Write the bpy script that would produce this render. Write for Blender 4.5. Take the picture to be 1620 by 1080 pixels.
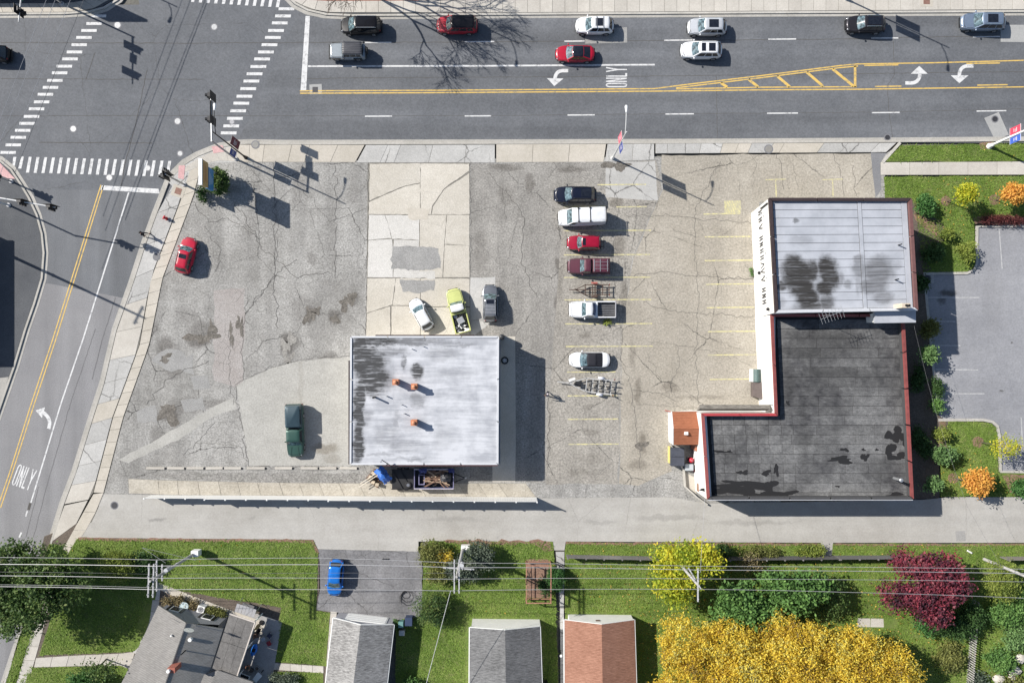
import bpy, math, random
import numpy as np
from mathutils import Vector, Matrix
R = math.radians
rnd = random.Random(7)
for o in list(bpy.data.objects): bpy.data.objects.remove(o)
SC = bpy.context.scene
COL = SC.collection
# ---------------------------------------------------------------- camera, sky, sun, exposure
H = 88.0           # flight height of the drone, metres
F = 1153.0         # focal length in pixels of the 1620 px wide photograph
NX, NY = 800.0, 570.0   # the pixel straight below the drone
cam = bpy.data.cameras.new('camera'); cam.sensor_width = 36; cam.lens = F/1620*36
cam.shift_x = (810-NX)/1620; cam.shift_y = (NY-540)/1620
cam.clip_start = 1; cam.clip_end = 2000
co = bpy.data.objects.new('camera', cam); co.location = (0, 0, H); COL.objects.link(co); SC.camera = co
SUN = Vector((-1.2, .557, 1.0)).normalized()
sl = bpy.data.lights.new('sun', 'SUN'); sl.energy = 4.3; sl.angle = R(.53); sl.color = (1, .955, .89)
so = bpy.data.objects.new('sun', sl); so.rotation_euler = SUN.to_track_quat('Z', 'Y').to_euler(); so.location = (-60, 30, 60); COL.objects.link(so)
wd = bpy.data.worlds.new('World'); SC.world = wd; wd.use_nodes = True
wn = wd.node_tree
sky = wn.nodes.new('ShaderNodeTexSky'); sky.sky_type = 'NISHITA'; sky.sun_disc = False
sky.sun_elevation = math.asin(SUN.z); sky.sun_rotation = math.atan2(SUN.x, SUN.y); sky.altitude = 200
wn.links.new(sky.outputs[0], wn.nodes['Background'].inputs[0]); wn.nodes['Background'].inputs[1].default_value = .07
SC.view_settings.view_transform = 'Standard'; SC.view_settings.look = 'None'
SC.view_settings.exposure = .85; SC.view_settings.gamma = 1; SC.view_settings.use_curve_mapping = False
SC.cycles.max_bounces = 5; SC.cycles.transparent_max_bounces = 4

# ---------------------------------------------------------------- survey: a photo pixel at height z -> metres
def P(px, py, z=0.0):
    k = (H-z)/F
    return ((px-NX)*k, (NY-py)*k, z)
def P2(px, py, z=0.0): return P(px, py, z)[:2]
M = 88.0/1153      # metres per pixel on the ground

# ---------------------------------------------------------------- mesh builder
class MB:
    def __init__(s): s.v = []; s.f = []
    def add(s, vs, fs):
        n = len(s.v); s.v += [tuple(v) for v in vs]; s.f += [tuple(i+n for i in f) for f in fs]; return s
    def box(s, x0, x1, y0, y1, z0, z1):
        return s.add([(x0,y0,z0),(x1,y0,z0),(x1,y1,z0),(x0,y1,z0),(x0,y0,z1),(x1,y0,z1),(x1,y1,z1),(x0,y1,z1)],
                     [(0,3,2,1),(4,5,6,7),(0,1,5,4),(1,2,6,5),(2,3,7,6),(3,0,4,7)])
    def obox(s, c, d, rz=0, tilt=0, taper=1.0, ry=0):
        m = Matrix.Translation(c) @ Matrix.Rotation(rz, 4, 'Z') @ Matrix.Rotation(ry, 4, 'Y') @ Matrix.Rotation(tilt, 4, 'X')
        a, b, h = d[0]/2, d[1]/2, d[2]/2
        vs = [(-a,-b,-h),(a,-b,-h),(a,b,-h),(-a,b,-h)] + [(x*taper,y*taper,h) for x, y in ((-a,-b),(a,-b),(a,b),(-a,b))]
        return s.add([m @ Vector(v) for v in vs], [(0,3,2,1),(4,5,6,7),(0,1,5,4),(1,2,6,5),(2,3,7,6),(3,0,4,7)])
    def prism(s, poly, z0, z1):
        a = sum(poly[i][0]*poly[(i+1)%len(poly)][1]-poly[(i+1)%len(poly)][0]*poly[i][1] for i in range(len(poly)))
        if a < 0: poly = poly[::-1]
        n = len(poly)
        return s.add([(p[0],p[1],z0) for p in poly]+[(p[0],p[1],z1) for p in poly],
                     [tuple(range(n-1,-1,-1)), tuple(range(n,2*n))]+[(i,(i+1)%n,n+(i+1)%n,n+i) for i in range(n)])
    def frustum(s, bot, top):          # two matching rings of 3-D points
        n = len(bot)
        return s.add(list(bot)+list(top), [tuple(range(n-1,-1,-1)), tuple(range(n,2*n))]+[(i,(i+1)%n,n+(i+1)%n,n+i) for i in range(n)])
    def sheet(s, poly, z):
        a = sum(poly[i][0]*poly[(i+1)%len(poly)][1]-poly[(i+1)%len(poly)][0]*poly[i][1] for i in range(len(poly)))
        if a < 0: poly = poly[::-1]
        return s.add([(p[0],p[1],z) for p in poly], [tuple(range(len(poly)))])
    def tube(s, path, r, n=6, r1=None, cap=True):
        path = [Vector(p) for p in path]; k = len(path); rings = []
        r1 = r if r1 is None else r1
        for i, p in enumerate(path):
            d = (path[min(i+1,k-1)]-path[max(i-1,0)]).normalized()
            u = d.orthogonal().normalized() if abs(d.z) > .99 else d.cross(Vector((0,0,1))).normalized()
            w = d.cross(u); rr = r+(r1-r)*i/(k-1)
            rings.append([p+(u*math.cos(2*math.pi*j/n)+w*math.sin(2*math.pi*j/n))*rr for j in range(n)])
        return s.loft(rings, True, cap)
    def loft(s, rings, closed=True, cap=True):
        n = len(rings[0]); vs = [v for r in rings for v in r]; fs = []
        for i in range(len(rings)-1):
            for j in range(n if closed else n-1):
                k = (j+1) % n
                fs.append((i*n+j, i*n+k, (i+1)*n+k, (i+1)*n+j))
        if cap: fs += [tuple(range(n-1,-1,-1)), tuple((len(rings)-1)*n+j for j in range(n))]
        return s.add(vs, fs)
    def cyl(s, c, r, z0, z1, n=12, r1=None):
        r1 = r if r1 is None else r1
        return s.loft([[(c[0]+q*math.cos(2*math.pi*j/n), c[1]+q*math.sin(2*math.pi*j/n), z) for j in range(n)] for z, q in ((z0,r),(z1,r1))])
    def wheel(s, c, r, w, n=16):        # axle along y
        return s.loft([[(c[0]+q*math.cos(2*math.pi*j/n), y, c[2]+q*math.sin(2*math.pi*j/n)) for j in range(n)]
                       for y, q in ((c[1]-w/2, r*.9),(c[1]-w/2+.03, r),(c[1]+w/2-.03, r),(c[1]+w/2, r*.9))])
    def ball(s, c, r, nu=8, nv=5):
        rings = []
        for i in range(nv+1):
            t = math.pi*(i+.02)/(nv+.04)-math.pi/2
            rings.append([(c[0]+r[0]*math.cos(t)*math.cos(2*math.pi*j/nu), c[1]+r[1]*math.cos(t)*math.sin(2*math.pi*j/nu), c[2]+r[2]*math.sin(t)) for j in range(nu)])
        return s.loft(rings)
    def strip(s, pts, w, z, w1=None):   # flat ribbon along a polyline (xy metres)
        n = len(pts); L = []; Rr = []
        for i, p in enumerate(pts):
            a = pts[max(i-1,0)]; b = pts[min(i+1,n-1)]
            dx, dy = b[0]-a[0], b[1]-a[1]; d = math.hypot(dx,dy) or 1
            ww = w if w1 is None else w+(w1-w)*i/(n-1)
            L.append((p[0]-dy/d*ww/2, p[1]+dx/d*ww/2, z)); Rr.append((p[0]+dy/d*ww/2, p[1]-dx/d*ww/2, z))
        return s.add(L+Rr, [(n+i, n+i+1, i+1, i) for i in range(n-1)])
    def wall(s, pts, w, z0, z1):        # solid kerb or low wall along a polyline
        n = len(pts)
        t = MB().strip(pts, w, 0); Lf = t.v[:n]; Rt = t.v[n:]
        rings = [[(Lf[i][0],Lf[i][1],z0),(Rt[i][0],Rt[i][1],z0),(Rt[i][0],Rt[i][1],z1),(Lf[i][0],Lf[i][1],z1)] for i in range(n)]
        return s.loft(rings)
    def mesh(s, name, smooth=None):
        m = bpy.data.meshes.new(name); m.from_pydata(s.v, [], s.f); m.update()
        if smooth is not None:
            m.shade_smooth()
            try: m.set_sharp_from_angle(angle=R(smooth))
            except Exception: pass
        return m
def link(name, mesh, mat=None, parent=None):
    o = bpy.data.objects.new(name, mesh); COL.objects.link(o)
    if mat is not None and mesh is not None and not mesh.materials: mesh.materials.append(mat)
    if parent is not None: o.parent = parent
    return o
def obj(name, mb, mat, parent=None, smooth=None): return link(name, mb.mesh(name, smooth), mat, parent)
def tag(o, label=None, cat=None, group=None, kind=None):
    if label: o['label'] = label
    if cat: o['category'] = cat
    if group: o['group'] = group
    if kind: o['kind'] = kind
    return o
def struct(name, mb, mat): return tag(obj(name, mb, mat), kind='structure')
def thing(name, label, cat, loc=(0,0,0), rz=0, group=None):
    o = bpy.data.objects.new(name, None); o.empty_display_size = .3; COL.objects.link(o)
    o.location = loc; o.rotation_euler = (0,0,rz)
    return tag(o, label, cat, group)
def copy_tree(o, parent=None):
    c = o.copy(); COL.objects.link(c)
    if parent is not None: c.parent = parent
    for ch in list(o.children): copy_tree(ch, c)
    return c
def pp(pts, z=0): return [P2(x, y, z) for x, y in pts]
def jag(poly, amp, step, seed=0, closed=True):   # rough edge in metres
    r = random.Random(seed); out = []; n = len(poly)
    for i in range(n if closed else n-1):
        a, b = poly[i], poly[(i+1)%n]; d = math.hypot(b[0]-a[0], b[1]-a[1]); k = max(1, int(d/step))
        for j in range(k):
            t = j/k; o = (r.gauss(0,amp), r.gauss(0,amp)) if j or closed else (0,0)
            out.append((a[0]+(b[0]-a[0])*t+o[0], a[1]+(b[1]-a[1])*t+o[1]))
    if not closed: out.append(poly[-1])
    return out
def blob(px, py, rx, ry, seed, n=22, rough=.28, rot=0):  # irregular outline, sizes in px
    r = random.Random(seed); ph = [r.uniform(0,6.28) for _ in range(5)]; out = []
    for i in range(n):
        a = 2*math.pi*i/n
        k = 1+rough*sum(math.sin((j+2)*a+ph[j])/(1+.5*j) for j in range(5))/1.6+r.gauss(0,rough*.15)
        x, y = math.cos(a)*rx*k, math.sin(a)*ry*k
        out.append((px+x*math.cos(rot)-y*math.sin(rot), py+x*math.sin(rot)+y*math.cos(rot)))
    return out

# ---------------------------------------------------------------- materials
class NT:
    def __init__(s, name):
        s.m = bpy.data.materials.new(name); s.m.use_nodes = True; s.t = s.m.node_tree; s.n = s.t.nodes
        s.b = s.n['Principled BSDF']; s.pos = None
    def node(s, t, **k):
        x = s.n.new(t)
        for a, b in k.items(): setattr(x, a, b)
        return x
    def ln(s, a, b): s.t.links.new(a, b)
    def coord(s, world=True):
        if world:
            if s.pos is None: s.pos = s.node('ShaderNodeNewGeometry').outputs['Position']
            return s.pos
        return s.node('ShaderNodeTexCoord').outputs['Object']
    def stretch(s, c, sc, rot=0):
        mp = s.node('ShaderNodeMapping'); mp.inputs['Scale'].default_value = sc; mp.inputs['Rotation'].default_value = (0,0,rot); s.ln(c, mp.inputs[0]); return mp.outputs[0]
    def noise(s, c, scale, detail=3, rough=.55, dist=0):
        x = s.node('ShaderNodeTexNoise'); x.inputs['Scale'].default_value = scale; x.inputs['Detail'].default_value = detail
        x.inputs['Roughness'].default_value = rough; x.inputs['Distortion'].default_value = dist; s.ln(c, x.inputs['Vector']); return x
    def math(s, op, a, b=None, clamp=False):
        x = s.node('ShaderNodeMath', operation=op, use_clamp=clamp)
        for i, v in enumerate((a, b)):
            if v is None: continue
            if isinstance(v, (int, float)): x.inputs[i].default_value = v
            else: s.ln(v, x.inputs[i])
        return x.outputs[0]
    def rng(s, v, a, b, c=0.0, d=1.0, smooth=False):
        x = s.node('ShaderNodeMapRange'); x.interpolation_type = 'SMOOTHSTEP' if smooth else 'LINEAR'
        for i, q in enumerate((a, b, c, d)): x.inputs[i+1].default_value = q
        s.ln(v, x.inputs[0]); return x.outputs[0]
    def mix(s, f, a, b, blend='MIX'):
        x = s.node('ShaderNodeMix', data_type='RGBA', blend_type=blend)
        for sock, v in ((x.inputs[0], f), (x.inputs[6], a), (x.inputs[7], b)):
            if isinstance(v, (int, float)): sock.default_value = v
            elif isinstance(v, tuple): sock.default_value = (*v, 1) if len(v) == 3 else v
            else: s.ln(v, sock)
        return x.outputs[2]
    def scale(s, col, v):    # colour times a scalar socket
        x = s.node('ShaderNodeVectorMath', operation='SCALE'); s.ln(col, x.inputs[0])
        if isinstance(v, (int, float)): x.inputs['Scale'].default_value = v
        else: s.ln(v, x.inputs['Scale'])
        return x.outputs[0]
    def blobs(s, c, lst, wob=1.0, wscale=.6):   # soft-edged stains: (px,py,rx,ry,strength[,z])
        nz = s.noise(c, wscale, 4, .65); out = None
        v = s.node('ShaderNodeVectorMath', operation='MULTIPLY_ADD'); s.ln(nz.outputs['Color'], v.inputs[0])
        v.inputs[1].default_value = (wob*2, wob*2, 0); s.ln(c, v.inputs[2])
        for q in lst:
            x, y = q[0], q[1]
            m = s.node('ShaderNodeVectorMath', operation='SUBTRACT'); s.ln(v.outputs[0], m.inputs[0]); m.inputs[1].default_value = (x+wob, y+wob, 0)
            d = s.node('ShaderNodeVectorMath', operation='MULTIPLY'); s.ln(m.outputs[0], d.inputs[0]); d.inputs[1].default_value = (1/q[2], 1/q[3], 0)
            l = s.node('ShaderNodeVectorMath', operation='LENGTH'); s.ln(d.outputs[0], l.inputs[0])
            f = s.rng(l.outputs['Value'], 1.15, .45, 0, q[4], True)
            out = f if out is None else s.math('MAXIMUM', out, f)
        return out
MATS = {}
def paved(name, c1, c2, big=.13, fine=7.0, speck=.5, crack=None, big_crack=None, rough=.92, streak=None, blobs=None, stain=(.06,.055,.05), var=0, bump=.25, spots=0.0, wob=.8):
    t = NT(name); c = t.coord()
    n1 = t.noise(c, big, 5, .6); n2 = t.noise(c, big*7, 4, .6)
    f = t.math('ADD', t.math('MULTIPLY', n1.outputs[0], .65), t.math('MULTIPLY', n2.outputs[0], .35))
    col = t.mix(t.rng(f, .36, .64), c1, c2)
    if streak:                          # worn wheel tracks along one direction: (sx, sy, rot, amount)
        n3 = t.noise(t.stretch(c, (streak[0], streak[1], 1), streak[2]), 1, 3, .5)
        col = t.scale(col, t.rng(n3.outputs[0], .25, .75, 1-streak[3], 1+streak[3]))
    if blobs: col = t.mix(t.blobs(c, blobs, wob), col, stain)
    if big_crack:                       # (cells per metre, width, darkness)
        dn = t.noise(c, .9, 4, .7)
        v = t.node('ShaderNodeVectorMath', operation='MULTIPLY_ADD'); t.ln(dn.outputs['Color'], v.inputs[0]); v.inputs[1].default_value = (.9,.9,0); t.ln(c, v.inputs[2])
        vo = t.node('ShaderNodeTexVoronoi', feature='DISTANCE_TO_EDGE', voronoi_dimensions='2D'); vo.inputs['Scale'].default_value = big_crack[0]; t.ln(v.outputs[0], vo.inputs['Vector'])
        k = t.math('MULTIPLY', t.rng(vo.outputs['Distance'], big_crack[1]*.35, big_crack[1], 1, 0), t.rng(t.noise(c, .22, 3).outputs[0], .42, .6, .1, 1))
        col = t.mix(t.math('MULTIPLY', k, big_crack[2]), col, (.035,.033,.03))
    if crack:                           # crazing
        dn = t.noise(c, 2.6, 3, .6)
        v = t.node('ShaderNodeVectorMath', operation='MULTIPLY_ADD'); t.ln(dn.outputs['Color'], v.inputs[0]); v.inputs[1].default_value = (.35,.35,0); t.ln(c, v.inputs[2])
        vo = t.node('ShaderNodeTexVoronoi', feature='DISTANCE_TO_EDGE', voronoi_dimensions='2D'); vo.inputs['Scale'].default_value = crack[0]; t.ln(v.outputs[0], vo.inputs['Vector'])
        k = t.math('MULTIPLY', t.rng(vo.outputs['Distance'], crack[1]*.3, crack[1], 1, 0), t.rng(t.noise(c, .14, 4, .6).outputs[0], .47, .63, crack[3], 1))
        col = t.mix(t.math('MULTIPLY', k, crack[2]), col, (.05,.048,.045))
    fn = t.noise(c, fine, 3, .75)
    col = t.scale(col, t.rng(fn.outputs[0], .25, .75, 1-speck, 1+speck))
    if spots:
        sp = t.noise(c, 1.1, 6, .75); col = t.mix(t.rng(sp.outputs[0], .62, .72, 0, spots), col, stain)
    if var:
        oi = t.node('ShaderNodeObjectInfo'); col = t.scale(col, t.rng(oi.outputs['Random'], 0, 1, 1-var, 1+var))
    t.ln(col, t.b.inputs['Base Color']); t.b.inputs['Roughness'].default_value = rough
    if bump:
        bp = t.node('ShaderNodeBump'); bp.inputs['Strength'].default_value = bump; bp.inputs['Distance'].default_value = .02
        t.ln(fn.outputs[0], bp.inputs['Height']); t.ln(bp.outputs[0], t.b.inputs['Normal'])
    return t.m
def plain(name, c, rough=.6, metal=0.0, var=.0, noise=.12, nscale=3.0, coat=0, spec=.5, world=False):
    key = name
    if key in MATS: return MATS[key]
    t = NT(name); cc = t.coord(world)
    n = t.noise(cc, nscale, 4, .6)
    col = t.scale(t.mix(0.0, c, c), t.rng(n.outputs[0], .25, .75, 1-noise, 1+noise))
    if var:
        oi = t.node('ShaderNodeObjectInfo'); col = t.scale(col, t.rng(oi.outputs['Random'], 0, 1, 1-var, 1+var))
    t.ln(col, t.b.inputs['Base Color']); t.b.inputs['Roughness'].default_value = rough; t.b.inputs['Metallic'].default_value = metal
    t.b.inputs['Coat Weight'].default_value = coat; t.b.inputs['Coat Roughness'].default_value = .05; t.b.inputs['Specular IOR Level'].default_value = spec
    MATS[key] = t.m; return t.m
def worn_paint(name, c, wear=.5, under=(.13,.13,.135)):
    t = NT(name); k = t.coord(); n = t.noise(k, 2.2, 5, .75); n2 = t.noise(k, 14, 2, .6)
    f = t.math('ADD', t.math('MULTIPLY', n.outputs[0], .7), t.math('MULTIPLY', n2.outputs[0], .3))
    t.ln(t.mix(t.rng(f, .66-.2*wear, .5-.3*wear+.22, 0, 1) if False else t.rng(f, .62-.16*wear, .74-.16*wear, 0, .85), c, under), t.b.inputs['Base Color']); t.b.inputs['Roughness'].default_value = .8
    return t.m
def leaf_mat(name, cols, nscale=.5, trans=.3):
    t = NT(name); g = t.node('ShaderNodeNewGeometry'); ra = t.node('ShaderNodeValToRGB')
    cr = ra.color_ramp; cr.interpolation = 'LINEAR'
    while len(cr.elements) < len(cols): cr.elements.new(.5)
    for i, c in enumerate(cols): cr.elements[i].position = i/(len(cols)-1); cr.elements[i].color = (*c, 1)
    nz = t.noise(g.outputs['Position'], nscale, 2, .5)
    f = t.math('ADD', t.math('MULTIPLY', g.outputs['Random Per Island'], .62), t.rng(nz.outputs[0], .3, .7, -.12, .45), True)
    t.ln(f, ra.inputs[0]); t.ln(ra.outputs[0], t.b.inputs['Base Color']); t.b.inputs['Roughness'].default_value = .62; t.b.inputs['Specular IOR Level'].default_value = .25
    tr = t.node('ShaderNodeBsdfTranslucent'); t.ln(ra.outputs[0], tr.inputs[0])
    mx = t.node('ShaderNodeMixShader'); mx.inputs[0].default_value = trans
    t.ln(t.b.outputs[0], mx.inputs[1]); t.ln(tr.outputs[0], mx.inputs[2]); t.ln(mx.outputs[0], t.n['Material Output'].inputs[0])
    return t.m
def shingle(name, c1, c2, rot, var=.2, course=.14):
    t = NT(name); c = t.coord(); s1 = t.noise(t.stretch(c, (1/.5, 1/.14, 1), rot), 1, 2, .6); s2 = t.noise(c, .5, 4, .6); s3 = t.noise(c, 9, 2, .7)
    f = t.math('ADD', t.math('MULTIPLY', s1.outputs[0], .5), t.math('ADD', t.math('MULTIPLY', s2.outputs[0], .25), t.math('MULTIPLY', s3.outputs[0], .25)))
    col = t.mix(t.rng(f, .38, .62), c1, c2)
    wv = t.node('ShaderNodeTexWave'); wv.inputs['Scale'].default_value = 1/course/2/3.1416*3.1416*.5; wv.inputs['Distortion'].default_value = .15
    t.ln(t.stretch(c, (0, 1, 0) if False else (1, 1, 0), rot+math.pi/2), wv.inputs['Vector']); col = t.scale(col, t.rng(wv.outputs['Fac'], 0, .4, .72, 1.04))
    t.ln(col, t.b.inputs['Base Color']); t.b.inputs['Roughness'].default_value = .95
    return t.m
# ================================================================ GROUND
def Wb(l, z=0): return [(*P2(q[0], q[1], z), q[2]*M, q[3]*M, q[4]) for q in l]
ZR = -.12
m_road = paved('road_asphalt', (.088,.093,.102), (.122,.127,.136), .07, 4.5, .27, streak=(.018,.42,0,.26), rough=.85, bump=.15)
m_cross = paved('crossing_asphalt', (.085,.091,.101), (.117,.122,.132), .08, 4.5, .26, streak=(.03,.18,.0,.08), rough=.85, bump=.15, big_crack=(.10,.006,.5))
m_side = paved('side_road_asphalt', (.175,.173,.178), (.21,.208,.21), .06, 8, .26, streak=(.42,.015,R(-14.5),.2), rough=.9, bump=.15)
m_side_dark = paved('side_road_dark_asphalt', (.098,.103,.112), (.125,.13,.138), .07, 8, .3, streak=(.45,.03,R(-17),.30), rough=.85, bump=.15)
m_earth = paved('earth', (.10,.10,.09), (.14,.13,.11), .05, 4, .3)
struct('ground', MB().sheet([(-700,-700),(700,-700),(700,700),(-700,700)], -.30), m_earth)
struct('main_road', MB().sheet(pp([(-700,10),(2300,0),(2300,226),(400,226),(345,300),(-700,300)]), ZR), m_cross)
struct('main_road', MB().sheet(pp([(478,10),(2300,0),(2300,226),(374,226)]), ZR+.004), m_road)
struct('side_road', MB().sheet(pp([(345,-700),(560,-700),(478,12),(220,12),(140,-700)]), ZR+.004), m_cross)
struct('side_road', MB().sheet(pp([(-60,300),(345,300),(240,480),(60,445),(-60,470)]), ZR+.006), m_side_dark)
struct('side_road', MB().sheet(pp([(-300,440),(60,446),(200,466),(185,520),(165,606),(121,745),(102,795),(80,860),(0,1115),(-120,1500),(-420,1500)]), ZR+.004), m_side)
# ---- kerbs
m_kerb = paved('kerb_concrete', (.33,.315,.28), (.42,.40,.365), .4, 6, .18, var=.06, spots=.25)
m_gutter = paved('gutter_concrete', (.29,.28,.255), (.36,.345,.315), .4, 6, .2, var=.06, spots=.25)
def kerb(pts, gut=None, z=.03, w=.24, gw=.42):
    q = jag(pp(pts), 0, 3.0, closed=False)
    k = struct('kerb', MB().wall(q, w, ZR-.1, z), m_kerb)
    if gut: struct('gutter', MB().wall(jag(pp(gut), 0, 3, closed=False), gw, ZR-.1, ZR+.02), m_gutter)
kerb([(1900,17),(1620,18),(1200,20),(800,22.5),(560,24.5),(515,22.5),(487,16),(468,6),(452,-8),(440,-60)], [(1900,20.5),(1620,21.5),(1200,23.5),(800,26),(560,28),(512,26),(484,20),(464,10),(446,-8),(434,-60)])
kerb([(-60,22.5),(0,22),(100,21.5),(142,18.5),(165,12),(185,0),(205,-30)], [(-60,26),(0,25.5),(100,25),(145,22),(168,15),(190,1),(211,-30)])
kerb([(1900,220.5),(1620,222),(1420,223.5),(1100,225.5),(800,226.5),(450,227.5),(395,226.5),(372,227.5),(345,233),(313,246),(292,259),(277,274),(266,287),(246,339),(230,383),(209,448),(183,521),(163,607),(147,656),(119,746),(100,796),(80,861),(50,956),(23,1032),(5,1086),(-30,1190)],
     [(1900,217),(1620,218.5),(1420,220),(1100,222),(800,223),(450,223.8),(395,222.8),(371,223.8),(343,229),(310,242.5),(288.5,255),(272.5,271),(262.5,285),(242,337),(226,381),(205,446),(179,520),(159,605),(143,654),(115,744.5),(96,794.5),(76,860),(46,954.5),(19,1031),(1,1085),(-34,1190)])
kerb([(-60,236),(0,254),(17,268),(33,292),(45,312),(58,340),(66,370),(69,400),(66,440),(54,480),(40,520),(22,580),(8,620),(-30,730)], [(-60,231),(2,250),(21,265),(37,290),(50,311),(62,339),(70,369),(73,400),(70,441),(58,481),(44,521),(26,581),(12,621),(-26,731)])
# ---- ground on the far sides of the roads
m_dark_lot = paved('dark_lot_asphalt', (.050,.054,.062), (.085,.089,.095), .08, 7, .35, spots=.3, stain=(.05,.05,.05))
struct('forecourt', MB().prism(pp([(-300,150),(-60,238),(0,256),(16,270),(32,294),(44,314),(56,341),(64,371),(67,400),(64,440),(52,479),(38,519),(20,579),(6,620),(-32,730),(-300,730)]), -.25, .0), m_dark_lot)
struct('verge', MB().prism(pp([(-20,600),(14,596),(6,622),(-12,680),(-30,700)]), -.2, .02), m_gutter)
m_pinkpad = paved('tactile_paving', (.42,.24,.24), (.55,.36,.35), .8, 9, .2)
struct('ramp', MB().sheet(pp([(-40,250),(0,258),(24,283),(12,282),(-40,262)]), .006), m_pinkpad)
struct('north_bank', MB().prism(pp([(450,-30),(470,5),(490,14),(520,20),(560,22),(2000,14),(2000,-600),(450,-600)]), -.25, -.01), m_dark_lot)
struct('north_bank', MB().prism(pp([(-300,20),(100,19),(140,16),(162,10),(182,-2),(200,-30),(140,-600),(-300,-600)]), -.25, -.01), m_dark_lot)
m_brickpave = paved('brick_paving', (.19,.085,.06), (.26,.13,.10), .6, 12, .4)
struct('brick_paving', MB().sheet(pp([(482,-40),(662,-40),(662,3.5),(490,3.5)]), .002), m_brickpave)
# ---- slabs laid one by one
m_slab_n = paved('slab_pale', (.37,.345,.305), (.45,.425,.38), .3, 7, .13, var=.07, spots=.12, bump=.1)
m_slab_tan = paved('slab_tan', (.37,.34,.285), (.45,.415,.36), .3, 7, .14, var=.06, spots=.15, bump=.1)
m_slab_grey = paved('slab_grey', (.325,.32,.305), (.41,.403,.385), .3, 7, .2, var=.10, spots=.4, bump=.2, big_crack=(.22,.02,.7), stain=(.13,.12,.11))
m_bed = paved('bedding', (.15,.14,.12), (.20,.19,.165), 1, 6, .3)
BEDZ = .0003
def lerp(a, b, t): return (a[0]+(b[0]-a[0])*t, a[1]+(b[1]-a[1])*t)
def along(pts, t):
    n = len(pts)-1; L = [math.hypot(pts[i+1][0]-pts[i][0], pts[i+1][1]-pts[i][1]) for i in range(n)]; d = t*sum(L)
    for i in range(n):
        if d <= L[i] or i == n-1: return lerp(pts[i], pts[i+1], d/L[i])
        d -= L[i]
def walk(name, A, B, ts, mats, bed=None, gap=.028, z=.03):
    """a paved strip between the edges A and B (photo pixels), cut into slabs at the fractions ts"""
    A = pp(A); B = pp(B)
    global BEDZ; BEDZ += .0004
    s = struct(name, MB().prism(A+B[::-1], -.2, BEDZ), m_bed)
    if isinstance(ts, int): ts = [i/ts for i in range(ts+1)]
    for i in range(len(ts)-1):
        q = [along(A, ts[i]), along(A, ts[i+1]), along(B, ts[i+1]), along(B, ts[i])]
        c = (sum(p[0] for p in q)/4, sum(p[1] for p in q)/4)
        q = [(p[0]+(c[0]-p[0])/max(math.hypot(c[0]-p[0], c[1]-p[1]), .1)*gap, p[1]+(c[1]-p[1])/max(math.hypot(c[0]-p[0], c[1]-p[1]), .1)*gap) for p in q]
        mt = mats[i % len(mats)] if isinstance(mats, (list, tuple)) else mats
        if mt is None: continue
        h = z+rnd.uniform(-.006,.006)
        obj('slab', MB().prism(q, -.1, h), mt, s)
    return s
walk('north_pavement', [(520,2),(800,0.5),(1200,-2),(1700,-6)], [(520,20),(800,20.5),(1200,18),(1700,15)], 60, m_slab_n)
walk('north_pavement', [(470,-8),(486,0),(520,2)], [(458,-2),(488,14),(520,20)], 3, m_slab_n)
walk('north_pavement', [(-60,6),(60,5.5),(110,5),(140,0),(160,-12)], [(-60,20),(60,20),(110,19.5),(146,15),(178,-3)], 15, m_slab_tan)
# side road footway: narrow tan slabs, grey parkway slabs between it and the kerb
swl = [(300,270),(288,312),(239,441),(221,546),(179,660),(148,779)]; swr = [(318,262),(307,308),(257,441),(236,546),(195,660),(164,779)]
walk('footway', swl, swr, 26, [m_slab_tan])
walk('footway', [(148,781),(122,828),(97,873),(62,955)], [(164,779),(145,826),(112,872),(78,955)], 6, [m_slab_tan])
walk('footway', [(62,957),(46,1013),(26,1080),(10,1130)], [(78,957),(64,1013),(45,1080),(30,1130)], 8, [m_slab_n])
walk('parkway', [(275,290),(247,341),(232,384),(211,449),(185,522),(165,608),(149,657),(121,747),(102,797)], [(297,273),(287,312),(275,343),(238,441),(220,546),(178,660),(147,779),(140,790)],
     [0,.10,.20,.30,.385,.47,.555,.625,.69,.75,.815,.88,.94,1.0], [m_slab_grey, m_slab_grey, m_slab_grey, m_slab_grey, m_slab_n, m_slab_n, m_slab_grey, m_slab_grey, m_slab_tan, m_slab_grey, m_slab_grey, m_slab_grey, m_slab_n])
walk('parkway', [(102,799),(81,857)], [(139,791),(121,828)], 1, m_slab_n)
# corner apron, south side of the main road
struct('corner_pavement', MB().prism(pp([(376,228.5),(347,235),(314,248),(293,261),(277,276),(267,289),(274,296),(288,312),(300,296),(320,263),(338,258),(376,257)]), -.1, .014), m_slab_grey)
walk('corner_pavement', [(374,230),(347,236),(316,249),(295,262),(280,277)], [(374,256),(350,254),(334,257),(320,262),(300,270)], 6, [m_slab_n])
struct('ramp', MB().sheet(pp([(335,232),(352,230),(356,240),(338,243)]), .045), m_pinkpad)
struct('ramp', MB().sheet(pp([(283,262),(293,262),(291,284),(282,282)]), .045), m_pinkpad)
walk('south_pavement', [(375,229),(577,229.5)], [(375,256.5),(562,257)], [0,.1,.215,.43,.57,.79,1], [m_slab_tan])
walk('south_pavement', [(579,229.5),(783,229)], [(564,257.5),(783,257.5)], [0,.17,.27,.52,.78,1], [m_slab_grey])
walk('south_pavement', [(785,228.5),(959,228)], [(785,257),(955,256.5)], [0,.335,.67,1], [m_slab_tan])
walk('south_pavement', [(961,228),(1035,227.5)], [(957,256),(1035,253)], [0,.55,1], [m_slab_grey])
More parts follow.
